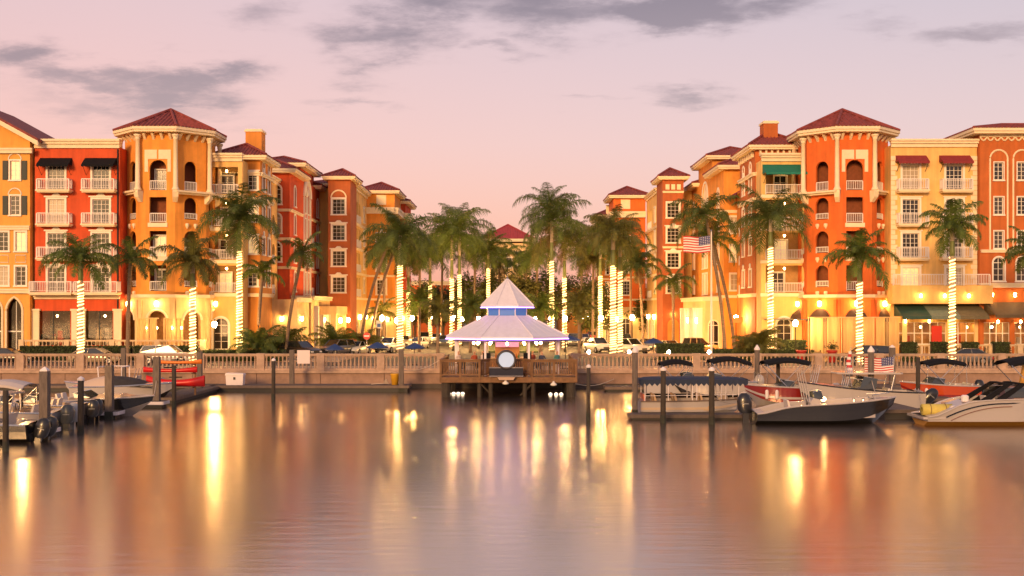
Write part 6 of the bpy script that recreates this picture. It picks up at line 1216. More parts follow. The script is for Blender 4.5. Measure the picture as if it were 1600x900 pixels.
dock('finger dock at the thick capped piling on the left', -28.0, PX(84, 52.9), 52.4, 53.6, .42, DW, CAPW, name='finger_dock'); dock('finger dock at the square piling before the black speedboat', -30, PX(186, 62), 61.6, 62.8, .42, DW, CAPW, name='finger_dock'); dock('finger dock at the square piling by the kayaks', -31, PX(259, 69), 68.4, 69.6, .42, DW, CAPW, name='finger_dock')
dock('short dock running back from the red kayaks to the seawall', PX(268, 76) - .2, PX(268, 76) + 1.6, 71.5, 82.4, .42, DW, DF, 'y', name='finger_dock')
dock('low dark dock beside the blue canopy boat', PX(985, 61), PX(1172, 61), 61.2, 62.4, .30, DK, DK, name='finger_dock'); dock('grey plank finger dock between the charcoal boat and the white sport boat', PX(1376, 62), PX(1436, 62), 61.5, 68, .55, DW, DK, 'y', name='finger_dock')
dock('walkway dock along the right seawall behind the moored boats', PX(1170, 82), PX(1620, 82), 81.6, 83.4, .5, DW, DF); dock('low dark dock section right of the pavilion under the seawall', PX(945, 83), PX(1165, 83), 82.4, 84, .36, DK, DF)
dock('pale finger dock between the striped flag boat and orange boat', PX(1405, 76), PX(1437, 76), 70, 81.4, .5, DW, DF, 'y', name='finger_dock')
# dock clutter
t = thing('dock_box', 'white dock box on the walkway left of the seawall notice', 'dock box', (PX(368, 83), 83, .48)); mb = MB(); mb.xprism([(-.62, 0), (.62, 0), (.66, .72), (-.66, .72)], -.35, .35); part('box', mb, CAPW, t); mb = MB(); mb.xprism([(-.7, .72), (.7, .72), (.66, .86), (-.66, .9)], -.4, .4); part('lid', mb, CAPW, t); mb = MB(); mb.box(-.08, .08, -.38, -.35, .4, .6); part('latch', mb, IRON, t)
t = thing('bucket', 'yellow tub standing on the dock beside the grey piling', 'bucket', (PX(617, 83), 83, .48)); mb = MB(); mb.lathe([(.24, 0), (.33, .75), (.36, .8), (.34, .85), (.3, .8)], 14); part('tub', mb, M('tub_yellow', (.62, .33, .02), .5), t, True); mb = MB(); mb.tube([(.33 * cos(a), -.1, .8 + .18 * sin(a)) for a in [pi * k / 8 for k in range(9)]], .015, 5); part('handle', mb, IRON, t)
t = thing('notice_board', 'small white notice fixed on the grey piling by the seawall', 'sign', (PX(466, 82.5), 82.4, .5)); z0 = PZ(568, 82.5) - .5; z1 = PZ(547, 82.5) - .5
mb = MB(); mb.box(-.05, .9, -.05, 0, z0, z1); part('board', mb, M('notice_white', (.66, .56, .58), .5), t); mb = MB(); mb.box(-.35, .95, .0, .05, z0 + .3, z0 + .38); part('bracket', mb, IRON, t)
t = thing('mooring_hose', 'pale coiled hose lying beside the yellow tub', 'hose', (PX(603, 83), 83, .5)); mb = MB(); mb.tube([((.22 - .004 * k) * cos(k * .5), .2 * sin(k * .5), .04 + .008 * k) for k in range(44)], .025, 5); part('coil', mb, M('rope_pale'), t); mb = MB(); mb.tube([(-.2, 0, .08), (-.7, .1, .05), (-1.1, -.1, .03)], .025, 5); part('hose_end', mb, M('rope_pale'), t)
for lb, p0, p1 in (('mooring line sagging from the seawall to the grey piling by the bucket', (PX(686, 85.5), 85.7, 2.2), (PX(628, 82.5), 82.4, 1.6)), ('mooring line from the deck pile to the seawall on the right', (4.4, 78, .9), (PX(960, 85), 85.5, .75))):
    mb = MB(p0); P = [Vector(p0).lerp(Vector(p1), k / 10) - Vector((0, 0, .3 * sin(pi * k / 10))) for k in range(11)]; mb.tube([tuple(p) for p in P], .03, 5); o_ = link('mooring_line', mb.mesh('mooring_line', M('rope_pale')), None, p0); tag(o_, lb, 'rope', 'mooring lines')
for lb, p0, p1, sg in (('mooring line from the launch bow to the capped piling before it', (PX(1172, 63.5), 63.5, .95), (PX(1112, 58.8), 59.0, 1.5), .3), ('mooring line from the charcoal boat bow to the pointed-cap piling', (PX(1376, 60), 60, 1.4), (PX(1361, 66.6), 66.5, 1.9), .35), ('mooring line from the sport boat stern to the thin dark piling', (PX(1440, 59.5), 59.0, .75), (PX(1434, 67.4), 67.3, 1.3), .3), ('mooring line from the black speedboat bow to the square piling', (PX(238, 63.5), 63.5, 1.15), (PX(245, 68.8), 68.7, 1.7), .3), ('mooring line from the orange boat to the walkway dock', (PX(1445, 72.6), 72.6, 1.35), (PX(1436, 81), 81, .6), .2), ('mooring line from the red boat bow to the thin piling', (PX(1222, 70.7), 70.7, 1.35), (PX(1216, 71.2), 71.0, 1.7), .1)):
    mb = MB(p0); P = [Vector(p0).lerp(Vector(p1), k / 10) - Vector((0, 0, sg * sin(pi * k / 10))) for k in range(11)]; mb.tube([tuple(p) for p in P], .022, 5); o_ = link('mooring_line', mb.mesh('mooring_line', M('rope_pale')), None, p0); tag(o_, lb, 'rope', 'mooring lines')
# kayaks on a rack
rk = thing('kayak_rack', 'timber rack holding the stacked kayaks on the left dock', 'rack', (PX(272, 73.5), 73.5, .42))
for x in (-1.2, 1.3): mb = MB(); mb.box(x - .05, x + .05, .36, .46, 0, 2.3); mb.box(x - .05, x + .05, -.4, .36, .5, .57); mb.box(x - .05, x + .05, -.4, .36, 1.46, 1.52); mb.box(x - .05, x + .05, -.4, .36, 2.03, 2.09); part('upright', mb, WOOD, rk)
def kayak(label, z, L, m, x=0, h=.34, w=.66):
    t = thing('kayak', label, 'kayak', (PX(272, 73.5) + x, 73.5, z), group='stacked kayaks'); mb = MB(); n = 14; rows = []
    for i in range(n + 1):
        s_ = i / n; b_ = w / 2 * sin(pi * (s_ * .96 + .02)) ** .55; hh = h * (.75 + .5 * (2 * s_ - 1) ** 2); rows.append([(-L / 2 + L * s_, b_ * c, hh * .5 + hh * .5 * d) for c, d in ((0, -1), (-.7, -.75), (-1, .1), (-.75, .8), (0, 1), (.75, .8), (1, .1), (.7, -.75), (0, -1))])
    mb.grid(rows); part('hull', mb, m, t, True); mb = MB(); mb.tube([(.42 * cos(a), .2 * sin(a), h + .01) for a in [2 * pi * k / 14 for k in range(14)]], .03, 5, closed=True); part('cockpit_rim', mb, BLK, t)
KR = M('kayak_red', (.55, .012, .01), .35); KO = M('kayak_orange', (.75, .20, .02), .4)
kayak('lowest red hull of the stacked kayaks', 1.0, 3.9, KR, .1, .62, .9); kayak('middle thin red kayak of the stack', 1.95, 3.6, KR, -.25, .32); kayak('orange kayak on top of the stack', 2.52, 3.2, KO, .25, .26)
# ------------------------------------------------------------------ boats
def bp(n, c, r=.25): return M('gelcoat_' + n, c, r, coat=.5)
GW, GD, GB, GR, GO, GC = bp('white', (.43, .39, .39)), bp('charcoal', (.02, .019, .021)), bp('black', (.012, .012, .014)), bp('red', (.22, .014, .012)), bp('orange', (.48, .065, .012)), bp('cream', (.50, .38, .28))
GLW = M('boat_glass', (.03, .035, .04), .08, spec=.8); VINYL = M('seat_vinyl', (.62, .55, .50), .6); STEEL = M('stainless', (.6, .58, .56), .25, .9); OBM = M('outboard_black', (.014, .014, .017), .3, coat=.3); GOLD = M('bottom_gold', (.5, .25, .04), .5); NAVC = M('canopy_navy', (.015, .025, .06), .8, vary=.2)
def boat(name, label, L, B, zs, zb, hullm, botm, px, ywl, side, cat='boat', rail=None, bowx=True, deckm=None, cockpit=(.08, .62), dip=0.0, zfloor=.32, stripe=None, Y=None, chine=.22):
    """hull from stations, bow along +x; px = column of the stern (side=+1 bow right) or of the stern at the right (side=-1)"""
    Y = Y or FPX * EYE / (ywl - HZ); t = thing(name, label, cat, (PX(px, Y), Y, 0), 0 if side > 0 else pi, group='moored boats'); n = 18; S_ = []
    for i in range(n + 1):
        s_ = i / n; b_ = B / 2 * (.94 + .06 * min(1, s_ * 4)) * max(0, 1 - max(0, (s_ - .42) / .58) ** 2.4) ** .75; z_s = zs + (zb - zs) * s_ ** 1.7 - dip * math.exp(-((s_ - .0) / .16) ** 2)
        zc = chine + (zb * .55) * max(0, (s_ - .5) / .5) ** 2.6; zk = -.3 + (zb * .75 + .3) * max(0, (s_ - .72) / .28) ** 2.2
        S_.append((s_, b_, z_s, zc, zk))
    X = lambda s_, z: L * s_ - (L * .06 * max(0, (s_ - .8) / .2)) * (1 - max(0, min(1, z / zb)))
    side_ = MB(); bot = MB(); rows = []; rb = []
    for s_, b_, z_s, zc, zk in S_:
        bc = b_ * (.9 - .25 * max(0, (s_ - .5) / .5)); fl = b_ * 1.0
        mid = (zc + z_s) / 2; bm_ = bc + (fl - bc) * .42
        rows.append(([(X(s_, zc), -bc, zc), (X(s_, mid), -bm_, mid), (X(s_, z_s), -fl, z_s)], [(X(s_, z_s), fl, z_s), (X(s_, mid), bm_, mid), (X(s_, zc), bc, zc)]))
        rb.append([(X(s_, zc), -bc, zc), (X(s_, zk), 0, zk), (X(s_, zc), bc, zc)])
    side_.grid([r[0] for r in rows]); side_.grid([r[1] for r in rows]); r0 = rows[0]; side_.poly(r0[0] + r0[1]); bot.grid(rb); bot.poly(rb[0][::-1])
    part('hull', side_, hullm, t, False); part('hull_bottom', bot, botm, t)
    rr = MB(); rr.tube([r[0][2] for r in rows], .045, 6); rr.tube([r[1][0] for r in rows], .045, 6); part('rub_rail', rr, rail or STEEL, t)
    dk_ = MB(); c0, c1 = cockpit; dm = deckm or GW; gw = .22
    for (s_, b_, z_s, *_), (s2, b2, z2, *_2) in zip(S_, S_[1:]):
        m_ = (s_ + s2) / 2
        if c0 <= m_ <= c1:
            i1, i2 = max(.02, b_ - gw), max(.02, b2 - gw)
            for sg in (-1, 1):
                dk_.poly([(X(s_, z_s), sg * b_, z_s), (X(s2, z2), sg * b2, z2), (X(s2, z2), sg * i2, z2 + .02), (X(s_, z_s), sg * i1, z_s + .02)]); dk_.poly([(X(s_, z_s), sg * i1, z_s + .02), (X(s2, z2), sg * i2, z2 + .02), (X(s2, z2), sg * i2, zfloor), (X(s_, z_s), sg * i1, zfloor)])
            dk_.poly([(X(s_, 1), -i1, zfloor), (X(s2, 1), -i2, zfloor), (X(s2, 1), i2, zfloor), (X(s_, 1), i1, zfloor)])
        else:
            dk_.grid([[(X(s_, z_s), -b_, z_s), (X(s_, z_s), 0, z_s + .09 * b_), (X(s_, z_s), b_, z_s)], [(X(s2, z2), -b2, z2), (X(s2, z2), 0, z2 + .09 * b2), (X(s2, z2), b2, z2)]])
    for cc in (c0, c1):
        s_, b_, z_s, *_ = min(S_, key=lambda q: abs(q[0] - cc)); i1 = max(.02, b_ - gw); dk_.poly([(X(s_, z_s), -i1, zfloor), (X(s_, z_s), i1, zfloor), (X(s_, z_s), i1, z_s + .02), (X(s_, z_s), -i1, z_s + .02)])
    part('deck', dk_, dm, t)
    if stripe:
        sp = MB()
        for sg in (-1, 1):
            P = []
            for s_, b_, z_s, zc, zk in S_: z = zc + (z_s - zc) * .3; bc = b_ * (.9 - .25 * max(0, (s_ - .5) / .5)); bb = bc + (b_ - bc) * .28; P.append([(X(s_, z - .07), sg * (bb + .012), z - .07), (X(s_, z + .07), sg * (bb + .018), z + .07)])
            sp.grid(P)
        part('stripe', sp, stripe, t)
    t['L'] = L; return t
def outboard(t, x, y, z=.5, s_=1.0, m=None, up=0.0):
    mb = MB(); rows = []
    for zz, xf, xb, w in ((.0, -.02, -.42, .15), (.12, .02, -.52, .19), (.45, .0, -.56, .2), (.66, -.08, -.48, .17), (.74, -.18, -.38, .1)):
        rows.append([((xf + xb) / 2 + (xf - xb) / 2 * cos(a) * (abs(cos(a)) ** -.3 if abs(cos(a)) > .01 else 1), w * sin(a), zz) for a in [2 * pi * k / 12 for k in range(13)]])
    mb.grid(rows); mb.poly(rows[-1][:-1]); mb.poly(rows[0][:-1][::-1]); me = mb.mesh('outboard_motor', m or OBM, True)
    o_ = link('outboard_motor', me, t, (x, y, z), rot=(0, up, 0), scale=s_); q = MB(); q.box(-.34, -.12, -.07, .07, -.75, 0); q.box(-.5, -.1, -.1, .1, -.42, -.38); q.box(-.02, .12, -.14, .14, -.3, .1); part('leg_housing', q, m or OBM, o_)
    q = MB(); q.box(-.42, -.16, -.206, -.2, .34, .37); q.box(-.42, -.16, .2, .206, .34, .37); part('cowl_stripe', q, M('stripe_grey', (.25, .25, .26), .4), o_)
def bimini(t, x0, x1, w, z, zd, m, legs=2, arch=.22, tilt=0.0):
    mb = MB(); rows = []
    for i in range(9):
        s_ = i / 8; x = x0 + (x1 - x0) * s_; zz = z + arch * sin(pi * s_) + tilt * (s_ - .5); rows.append([(x, -w / 2 + w * k / 6, zz + .12 * sin(pi * k / 6) - (.1 if k in (0, 6) else 0)) for k in range(7)])
    mb.grid(rows); mb.grid([[(p[0], p[1], p[2] - .05) for p in r] for r in rows])
    E = [r[0] for r in rows]; mb.grid([E, [(p[0], p[1], p[2] - .12) for p in E]]); E = [r[-1] for r in rows]; mb.grid([E, [(p[0], p[1], p[2] - .12) for p in E]]); B_ = part('bimini_top', mb, m, t)
    q = MB(); xm = (x0 + x1) / 2
    for sg in (-1, 1):
        y = sg * w / 2; q.tube([(x0 + .05, y, z - .1 - tilt * .5), (xm - .1, y, zd)], .025, 5); q.tube([(x1 - .05, y, z - .1 + tilt * .5), (xm + .1, y, zd)], .025, 5)
        if legs > 1: q.tube([(x0 + .1, y, z - .1), (x0 + .05, y, zd)], .02, 5); q.tube([(x1 - .1, y, z - .1), (x1 - .05, y, zd)], .02, 5)
    q.tube([(xm - .1, -w / 2, zd), (xm - .1, w / 2, zd)], .02, 5); q.tube([(xm - .1, 0, zd), (xm + .1, 0, zd)], .02, 5); q.tube([(xm + .1, -w / 2, zd), (xm + .1, w / 2, zd)], .02, 5); part('bimini_frame', q, STEEL, B_)
def windscreen(t, x, w, z, h=.5, rake=.4, ret=.9, m=None):
    mb = MB(); mb.poly([(x, -w / 2, z), (x, w / 2, z), (x - rake, w / 2 - .12, z + h), (x - rake, -w / 2 + .12, z + h)])
    for sg in (-1, 1): mb.poly([(x, sg * w / 2, z), (x - ret, sg * w / 2, z), (x - ret - .1, sg * (w / 2 - .06), z + h * .8), (x - rake, sg * (w / 2 - .12), z + h)])
    W_ = part('windscreen', mb, m or GLW, t); q = MB(); q.tube([(x - ret - .1, -w / 2 + .06, z + h * .8), (x - rake, -w / 2 + .12, z + h), (x - rake, w / 2 - .12, z + h), (x - ret - .1, w / 2 - .06, z + h * .8)], .025, 5); part('windscreen_frame', q, STEEL, W_)
def seat(t, x, y, z, w=.5, m=None, back=.5, face=1):
    mb = MB(); mb.box(x - .25, x + .25, y - w / 2, y + w / 2, z, z + .42); part('seat_base', mb, m or VINYL, t); mb = MB(); xb = x - .27 * face; mb.hexa([(xb - .07, y - w / 2, z + .38), (xb + .07, y - w / 2, z + .38), (xb + .07, y + w / 2, z + .38), (xb - .07, y + w / 2, z + .38), (xb - .14 * face - .05, y - w / 2 + .04, z + .42 + back), (xb - .14 * face + .05, y - w / 2 + .04, z + .42 + back), (xb - .14 * face + .05, y + w / 2 - .04, z + .42 + back), (xb - .14 * face - .05, y + w / 2 - .04, z + .42 + back)]); part('seat_back', mb, m or VINYL, t)
def console(t, x, z, h=.95, w=.8, m=None):
    mb = MB(); mb.xprism([(x - .3, z), (x + .35, z), (x + .25, z + h), (x - .1, z + h + .08), (x - .3, z + h - .15)], -w / 2, w / 2); part('console', mb, m or GW, t); q = MB(); q.tube([(x - .36 + .02 * cos(a), .2 * cos(a), z + h - .12 + .2 * sin(a)) for a in [2 * pi * k / 12 for k in range(12)]], .02, 5, closed=True); part('steering_wheel', q, BLK, t)
def rods(t, x, z, n, w, h=1.1):
    for k in range(n): mb = MB(); y = -w / 2 + w * k / max(1, n - 1); mb.tube([(x, y, z), (x - .35, y, z + h)], [.035, .02], 5); part('fishing_rod', mb, STEEL, t)
def ttop(t, x0, x1, w, z, zd, m, th=.08):
    mb = MB(); P = [(x0, -w / 2 + .15), (x0 + .2, -w / 2), (x1 - .4, -w / 2), (x1, -w / 2 + .4), (x1, w / 2 - .4), (x1 - .4, w / 2), (x0 + .2, w / 2), (x0, w / 2 - .15)]; mb.prism(P, z - th, z); H_ = part('hard_top', mb, m, t); q = MB()
    for sg in (-1, 1):
        y = sg * w * .32; q.tube([(x0 + .4, y, z - th), (x0 + .65, y, zd)], .035, 6); q.tube([(x1 - .7, y, z - th), (x1 - .95, y, zd)], .035, 6); q.tube([(x0 + .5, y, (z + zd) / 2), (x1 - .8, y, (z + zd) / 2 + .2)], .025, 5)
    part('top_frame', q, STEEL, H_)
# --- right group
# blue canopy launch
Yc = 64.6
t = boat('canopy_launch', 'white open launch under a long navy scalloped canopy beside two pilings', 6.4, 2.1, .82, .95, GW, GW, 998, 0, 1, Y=Yc, cockpit=(.06, .9), zfloor=.3, deckm=GW, rail=DF, stripe=GC)
mb = MB(); L = 6.3; zc = PZ(593, Yc); rows = []
for i in range(15):
    s_ = i / 14; rows.append([(-.1 + L * s_, -1.08 + 2.16 * k / 6, zc + .04 + .15 * sin(pi * k / 6) ** .7 - (.12 * (2 * s_ - 1) ** 8)) for k in range(7)])
mb.grid(rows); C_ = part('canopy', mb, NAVC, t); mb = MB()
for y in (-1.09, 1.09):
    for k in range(21):
        a, b_ = -.1 + L * k / 21, -.1 + L * (k + 1) / 21; mb.poly([(a, y, zc + .06), (b_, y, zc + .06), (b_, y, zc - .16), ((a + b_) / 2, y, zc - .32), (a, y, zc - .16)])
for x in (-.1, L - .1):
    for k in range(7): a, b_ = -1.08 + 2.16 * k / 7, -1.08 + 2.16 * (k + 1) / 7; mb.poly([(x, a, zc + .1), (x, b_, zc + .1), (x, b_, zc - .14), (x, (a + b_) / 2, zc - .3), (x, a, zc - .14)])
part('valance', mb, NAVC, C_)
mb = MB()
for sg in (-1, 1):
    for x in (.25, 1.6, 3.0, 3.25, 4.7, 4.95, 5.7): mb.tube([(x, sg * .98 * (1 if x < 4 else .8), .85), (x, sg * 1.0, zc)], .028, 6)
    mb.tube([(.25, sg * .98, 1.15), (5.6, sg * .8, 1.2)], .018, 5)
part('canopy_post', mb, CAPW, C_)
for x in (1.2, 2.4, 3.9): seat(t, x, .55, .3, .7, M('seat_tan', (.42, .28, .16), .7)); seat(t, x, -.55, .3, .7, M('seat_tan'))
console(t, 4.9, .3, .8, .7, GC); seat(t, .6, 0, .3, 1.5, M('seat_coral', (.55, .16, .09), .7))
mb = MB(); mb.lathe([(.1, 0), (.16, .04), (.16, .42), (.05, .46)], 10, (6.05, -.55, .9)); part('fender', mb, CAPW, t)
# charcoal centre console
t = boat('center_console_boat', 'charcoal hulled open fishing boat with bow pointing right', 7.75, 2.5, .98, 1.42, GD, GB, 1176, 661, 1, cockpit=(.03, .86), dip=.38, rail=GW, deckm=GW, zfloor=.35)
console(t, 3.3, .35, .95, .9); outboard(t, -.05, .0, .55, 1.45); seat(t, 2.2, 0, .35, 1.0); windscreen(t, 3.75, .85, 1.3, .5, .15, .5); rods(t, 2.9, 1.2, 4, 1.5, 1.7)
mb = MB(); mb.lathe([(.05, 0), (.14, .1), (.1, .22)], 8, (3.75, -.3, 1.2)); part('deck_lamp', mb, BULB, t)
mb = MB(); mb.tube([(6.5, -.5, 1.3), (6.3, -.5, 1.55), (7.4, 0, 1.65), (6.3, .5, 1.55), (6.5, .5, 1.3)], .022, 5); part('bow_rail', mb, STEEL, t)
for x in (3.9, 4.4): mb = MB(); mb.lathe([(.08, 0), (.06, .12), (.09, .16)], 8, (x + 1.4, -.6, 1.22)); part('cleat', mb, STEEL, t)
# white sport boat right
t = boat('sport_boat', 'white sport boat with black tower arch and gold bottom at the right edge', 9.2, 2.7, 1.35, 1.62, GW, GOLD, 1437, 663, 1, cockpit=(.20, .62), dip=.85, rail=GW, zfloor=.5, chine=.26, deckm=GW)
mb = MB(); P = []
for i in range(15): s_ = i / 14; P.append((.9 + 3.2 * s_, -1.33, .50 + .72 * (1 - (1 - s_) ** 2.2)))
mb.tube(P + [(8, -1.0, 1.42)], .04, 6); part('accent_line', mb, GB, t); mb = MB(); mb.tube([(p[0] + .25, p[1] - .01, p[2] - .16) for p in P], .02, 5); part('accent_line', mb, M('accent_brown', (.2, .08, .05), .4), t)
mb = MB(); mb.hexa([(-.25, -1.2, .38), (.9, -1.25, .40), (.9, 1.25, .40), (-.25, 1.2, .38), (-.25, -1.2, .5), (.9, -1.25, .52), (.9, 1.25, .52), (-.25, 1.2, .5)]); part('swim_platform', mb, GW, t)
mb = MB(); mb.hexa([(.9, -1.1, .52), (2.2, -1.15, .52), (2.2, 1.15, .52), (.9, 1.1, .52), (1.3, -1.0, 1.05), (2.4, -1.0, 1.28), (2.4, 1.0, 1.28), (1.3, 1.0, 1.05)]); part('sun_pad', mb, VINYL, t)
for dx, m in ((0, BLK), (.75, BLK)):
    mb = MB(); 
    for sg in (-1, 1): mb.hexa([(2.5 + dx, sg * 1.15 - .09, 1.2), (3.0 + dx, sg * 1.15 - .09, 1.2), (3.0 + dx, sg * 1.15 + .09, 1.2), (2.5 + dx, sg * 1.15 + .09, 1.2), (4.2 + dx, sg * .95 - .07, 2.25), (4.55 + dx, sg * .95 - .07, 2.25), (4.55 + dx, sg * .95 + .07, 2.25), (4.2 + dx, sg * .95 + .07, 2.25)])
    mb.box(4.2 + dx, 4.5 + dx, -.9, .9, 2.17, 2.25); part('tower_arch', mb, m, t)
bimini(t, 4.4, 7.2, 2.1, 3.35, 1.9, BLK, 1, .2, .1)
mb = MB(); mb.xprism([(5.0, 1.45), (6.0, 1.55), (5.75, 3.2), (5.55, 3.2), (5.35, 2.2), (4.6, 1.7)], -.12, .12); part('bimini_strut', mb, GOLD, t)
windscreen(t, 6.6, 2.0, 1.5, .6, .8, 2.4); seat(t, 4.0, .5, .6, .7); seat(t, 4.0, -.5, .6, .7); mb = MB(); mb.xprism([(4.6, 1.4), (6.9, 1.5), (6.3, 2.0), (5.0, 2.05)], -.9, .9); part('cockpit_cover', mb, M('cover_mauve', (.36, .22, .21), .8, vary=.2), t)
mb = MB(); mb.lathe([(.16, 0), (.2, .03), (.2, .3), (.12, .36)], 10, (2.05, -.9, 1.28)); part('cooler', mb, CAPW, t)
m_ = thing('rolled_mat', 'yellow-green rolled foam mat lying on the sport boat swim platform', 'foam mat', (PX(1457, 59), FPX * EYE / (663 - HZ) - .55, .53)); rows = []; mb = MB()
MATY = M('mat_yellow', (.55, .45, .10), .7, vary=.15); R_ = .30
mb.grid([[(x, r * cos(a), R_ + .01 + r * sin(a)) for a in [2 * pi * k / 20 for k in range(21)]] for x, r in ((-.85, .12), (-.85, R_), (.85, R_), (.85, .12))]); part('roll', mb, MATY, m_, True)
mb = MB(); mb.tube([(.86, (.11 + .0045 * k) * cos(k * .45), R_ + (.11 + .0045 * k) * sin(k * .45)) for k in range(40)], .022, 5); part('roll_end', mb, M('mat_green', (.35, .36, .05), .7), m_)
for x in (-.45, .35): mb = MB(); mb.tube([(x, (R_ + .01) * cos(a), R_ + .01 + (R_ + .01) * sin(a)) for a in [2 * pi * k / 18 for k in range(18)]], .02, 5, closed=True); part('strap', mb, M('strap_brown', (.2, .12, .05), .8), m_)
# hardtop boat behind the big piling
t = boat('hardtop_boat', 'white hardtop fishing boat with outboard behind the pointed-cap piling', 7.4, 2.5, 1.15, 1.75, GW, GD, 1436, 641, -1, cockpit=(.03, .6), rail=GD, zfloor=.45)
ttop(t, 1.3, 5.2, 2.1, PZ(581, 67), 1.2, GW, .1); console(t, 3.4, .45, 1.1, 1.0, M('console_grey', (.25, .22, .2), .5)); outboard(t, -.1, .0, .75, 1.35, None, -.7); windscreen(t, 3.9, 1.7, 1.35, .75, .3, 1.0); seat(t, 2.4, 0, .45, 1.1); rods(t, 4.6, 1.35, 4, 1.2, 1.3)
mb = MB(); mb.lathe([(.05, 0), (.2, .1), (.22, .25), (.08, .36)], 10, (2.6, -.6, PZ(581, 67))); part('radar_dome', mb, CAPW, t)
fp = thing('boat_flagstaff', 'short steel staff on the hardtop carrying the striped flag', 'flagstaff', (PX(1351, 67), 67, PZ(581, 67))); mb = MB(); mb.tube([(1.75, 0, 0), (1.8, 0, .95)], .02, 6); part('staff', mb, STEEL, fp); mb = MB(); mb.lathe([(.02, .93), (.05, .98), (.01, 1.03)], 8, (1.8, 0, 0)); part('finial', mb, STEEL, fp)
fl = link('flag', flag_mesh(1.75, .95, .08, True), None, (PX(1351, 67) + 1.78, 67, PZ(581, 67) + .92)); tag(fl, 'striped flag above the white hardtop boat', 'flag')
pn = thing('striped_pennant', 'narrow furled red and white striped pennant on a boat staff', 'flag', (PX(1327, 68), 68, PZ(590, 68)));
for k in range(9): mb = MB(); z = .1 + k * .17; r = .22 - .015 * k; mb.lathe([(r, z), (r * .93, z + .165)], 9, (.05 * sin(k), 0, 0)); part('stripe', mb, FRED if k % 2 else FWHT, pn)
mb = MB(); mb.tube([(0, 0, -.5), (.1, 0, 1.9)], .025, 6); part('staff', mb, STEEL, pn)
# red boat with bimini
t = boat('bimini_boat', 'dark red runabout with black bimini left of the fishing rods', 5.6, 2.2, 1.15, 1.35, GR, GW, 1298, 633, -1, cockpit=(.06, .6), rail=GW, stripe=GW, zfloor=.4)
bimini(t, 1.5, 4.4, 1.9, PZ(566, 71), 1.25, BLK); windscreen(t, 3.5, 1.7, 1.25, .4); seat(t, 2.2, .45, .4, .6); seat(t, 2.2, -.45, .4, .6); outboard(t, 0, 0, .55, 1.2, GW); rods(t, 1.2, 1.1, 4, 1.4, 1.5)
for x in (3.7, 4.3): mb = MB(); mb.lathe([(.06, -.3), (.11, -.22), (.11, .22), (.06, .3)], 8, (x, .98 - (x - 3.7) * .25, .75)); part('fender', mb, CAPW, t)
# orange boat
t = boat('bimini_boat', 'orange and white runabout with black bimini left of the white sport boat', 5.0, 2.2, 1.15, 1.4, GO, GW, 1524, 629, -1, cockpit=(.06, .6), rail=GW, stripe=GR, zfloor=.4)
bimini(t, .9, 3.6, 1.9, PZ(568, 72.5), 1.25, BLK); windscreen(t, 3.3, 1.7, 1.25, .45); outboard(t, .1, .0, .6, 1.25); seat(t, 2.0, .45, .4, .6); seat(t, 2.0, -.45, .4, .6); seat(t, .9, 0, .4, 1.6, GW)
for x in (3.6, 4.2): mb = MB(); mb.lathe([(.06, -.32), (.11, -.22), (.11, .22), (.06, .32)], 8, (x, .98 - (x - 3.6) * .3, .7)); part('fender', mb, CAPW, t)
# two bimini boats behind the launch
t = boat('bimini_boat', 'pale boat with flat black bimini behind the left half of the navy canopy', 5.4, 2.2, 1.1, 1.3, GW, GD, 1008, 618, 1, cockpit=(.06, .62), zfloor=.4); bimini(t, 1.0, 3.3, 1.9, PZ(568, 79), 1.15, BLK); windscreen(t, 3.6, 1.7, 1.2, .5); seat(t, 2.0, .4, .4, .6); seat(t, 2.0, -.4, .4, .6)
t = boat('bimini_boat', 'pale boat with curved black bimini behind the right half of the navy canopy', 5.8, 2.2, 1.1, 1.3, GW, GD, 1178, 620, -1, cockpit=(.06, .62), zfloor=.4); bimini(t, .3, 3.2, 1.9, PZ(566, 77.5), 1.1, BLK, 1, .32, .15); windscreen(t, 3.4, 1.7, 1.2, .5); seat(t, 1.8, .4, .4, .6, M('seat_maroon', (.2, .06, .06), .7)); seat(t, 1.8, -.4, .4, .6, M('seat_maroon')); outboard(t, -.02, 0, .6, 1.3, GW)
mb = MB(); mb.tube([(-.1, -.6, .6), (-.15, -.6, 1.7), (-.15, .6, 1.7), (-.1, .6, .6)], .03, 6); part('ladder', mb, STEEL, t)
# --- left group
t = boat('speedboat', 'black hulled speedboat with cream deck and bow pointing right on the left', 8.2, 2.4, .92, 1.18, GB, GW, 19, 650, 1, cockpit=(.12, .55), rail=GW, zfloor=.4, deckm=GC); windscreen(t, 4.8, 1.6, 1.12, .35, .5); seat(t, 3.2, .4, .4, .6); seat(t, 3.2, -.4, .4, .6); seat(t, 1.8, 0, .4, 1.6)
mb = MB(); mb.xprism([(5.0, 1.02), (7.2, 1.1), (6.4, 1.28), (5.2, 1.3)], -.55, .55); part('foredeck_hatch', mb, GC, t)
t = boat('covered_boat', 'white boat under a dark cover behind the square piling', 6.4, 2.3, 1.15, 1.4, GW, GD, 118, 631, 1, cockpit=(.1, .6), zfloor=.5)
mb = MB(); rows = []
for i in range(13): s_ = i / 12; z = 1.2 + .62 * sin(pi * min(1, s_ * 1.08)) ** .6; rows.append([(.4 + 4.9 * s_, -1.1 + 2.2 * k / 6, 1.15 + (z - 1.15) * sin(pi * (k + .001) / 6.002) ** .45) for k in range(7)])
mb.grid(rows); part('boat_cover', mb, M('cover_black', (.03, .026, .026), .8, vary=.3), t, True); mb = MB(); mb.grid([[(p[0], p[1], p[2] + .05) for p in r] for r in rows[1:6]]); part('cover_panel', mb, M('cover_cream', (.55, .42, .33), .8), t, True)
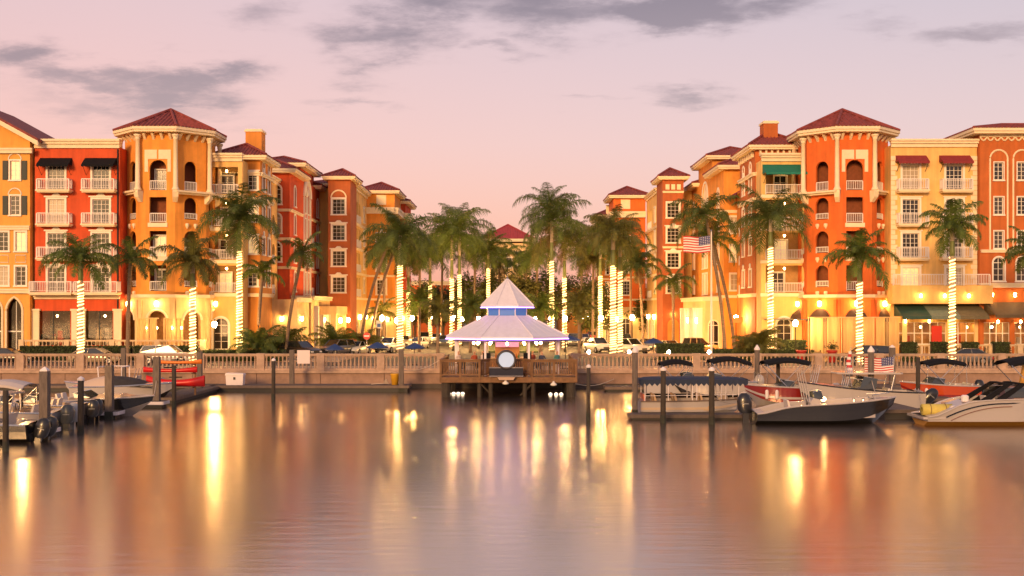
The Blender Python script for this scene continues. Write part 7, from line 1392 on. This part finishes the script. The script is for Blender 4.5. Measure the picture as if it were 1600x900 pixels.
t = boat('console_boat', 'white console boat with blue and gold outboard left of the kayaks', 6.0, 2.3, 1.05, 1.3, GW, GW, 240, 626, -1, cockpit=(.05, .7), zfloor=.4); console(t, 2.8, .4, 1.0, .8); outboard(t, -.15, 0, .55, 1.35, M('outboard_blue', (.10, .22, .36), .3)); seat(t, 1.8, 0, .4, 1.0); windscreen(t, 3.3, .9, 1.35, .5, .15, .4); rods(t, 1.3, 1.0, 3, 1.2, 1.2)
mb = MB(); mb.tube([(3.4, -.75, 1.1), (3.5, -.75, 2.3), (3.5, .75, 2.3), (3.4, .75, 1.1)], .04, 6); mb.tube([(1.9, -.75, 1.1), (1.9, -.75, 2.3), (1.9, .75, 2.3), (1.9, .75, 1.1)], .04, 6); mb.tube([(3.5, -.75, 2.3), (1.9, -.75, 2.3)], .04, 6); part('top_frame', mb, CAPW, t)
t = boat('dinghy', 'small white dinghy with tilted motor by the seawall behind the kayaks', 3.6, 1.6, .75, .95, GW, GW, 240, 612, -1, cockpit=(.08, .75), zfloor=.3); outboard(t, .0, 0, .45, 1.0, None, -.6); seat(t, 1.5, 0, .3, 1.1)
t = boat('console_boat', 'white boat with flat white canopy and black outboards at the left edge', 7.0, 2.4, .85, 1.25, GD, GB, 56, 688, -1, cockpit=(.04, .7), zfloor=.4, Y=51.2); outboard(t, -.05, .42, .3, 1.25, None, -.25); outboard(t, -.05, -.42, .3, 1.25, None, -.25); console(t, 2.6, .4, 1.0, .8); ttop(t, .9, 3.4, 2.1, PZ(613, 51.2) , 1.1, GW); seat(t, 1.5, 0, .4, 1.1)
t = boat('console_boat', 'white boat with grey outboard behind the thick capped piling', 6.6, 2.4, .95, 1.25, GW, GD, 96, 676, -1, cockpit=(.04, .7), zfloor=.4, Y=56.0, deckm=GC); outboard(t, -.1, .36, .38, 1.3, M('outboard_grey', (.05, .055, .06), .3, coat=.3)); outboard(t, -.1, -.36, .38, 1.3, M('outboard_silver', (.35, .36, .38), .3, coat=.3)); console(t, 2.6, .4, .95, .8, GC); seat(t, 1.6, 0, .4, 1.1); windscreen(t, 3.1, .9, 1.3, .5, .15, .4); bimini(t, 1.6, 4.0, 1.9, 2.25, 1.1, M('canvas_pale', (.5, .44, .42), .8))
t = boat('runabout', 'cream runabout with black twin outboards beside the capped round piling', 6.2, 2.3, 1.0, 1.25, GC, GB, 136, 664, -1, cockpit=(.06, .62), zfloor=.4, Y=59.6, deckm=GC); outboard(t, -.1, .3, .36, 1.25); outboard(t, -.1, -.3, .36, 1.25); windscreen(t, 3.4, 1.6, 1.15, .4); seat(t, 2.0, .4, .4, .6); seat(t, 2.0, -.4, .4, .6)
t = thing('dock_lamp', 'small glowing lamp on a short post above the left boats', 'lamp', (PX(35, 58), 58, .4)); zl = PZ(601, 58) - .4; mb = MB(); mb.tube([(0, 0, -2), (0, 0, zl)], .05, 6); part('post', mb, PILE, t); mb = MB(); mb.lathe([(.06, zl), (.13, zl + .08), (.05, zl + .2)], 8); part('lamp_glass', mb, LAMP, t)
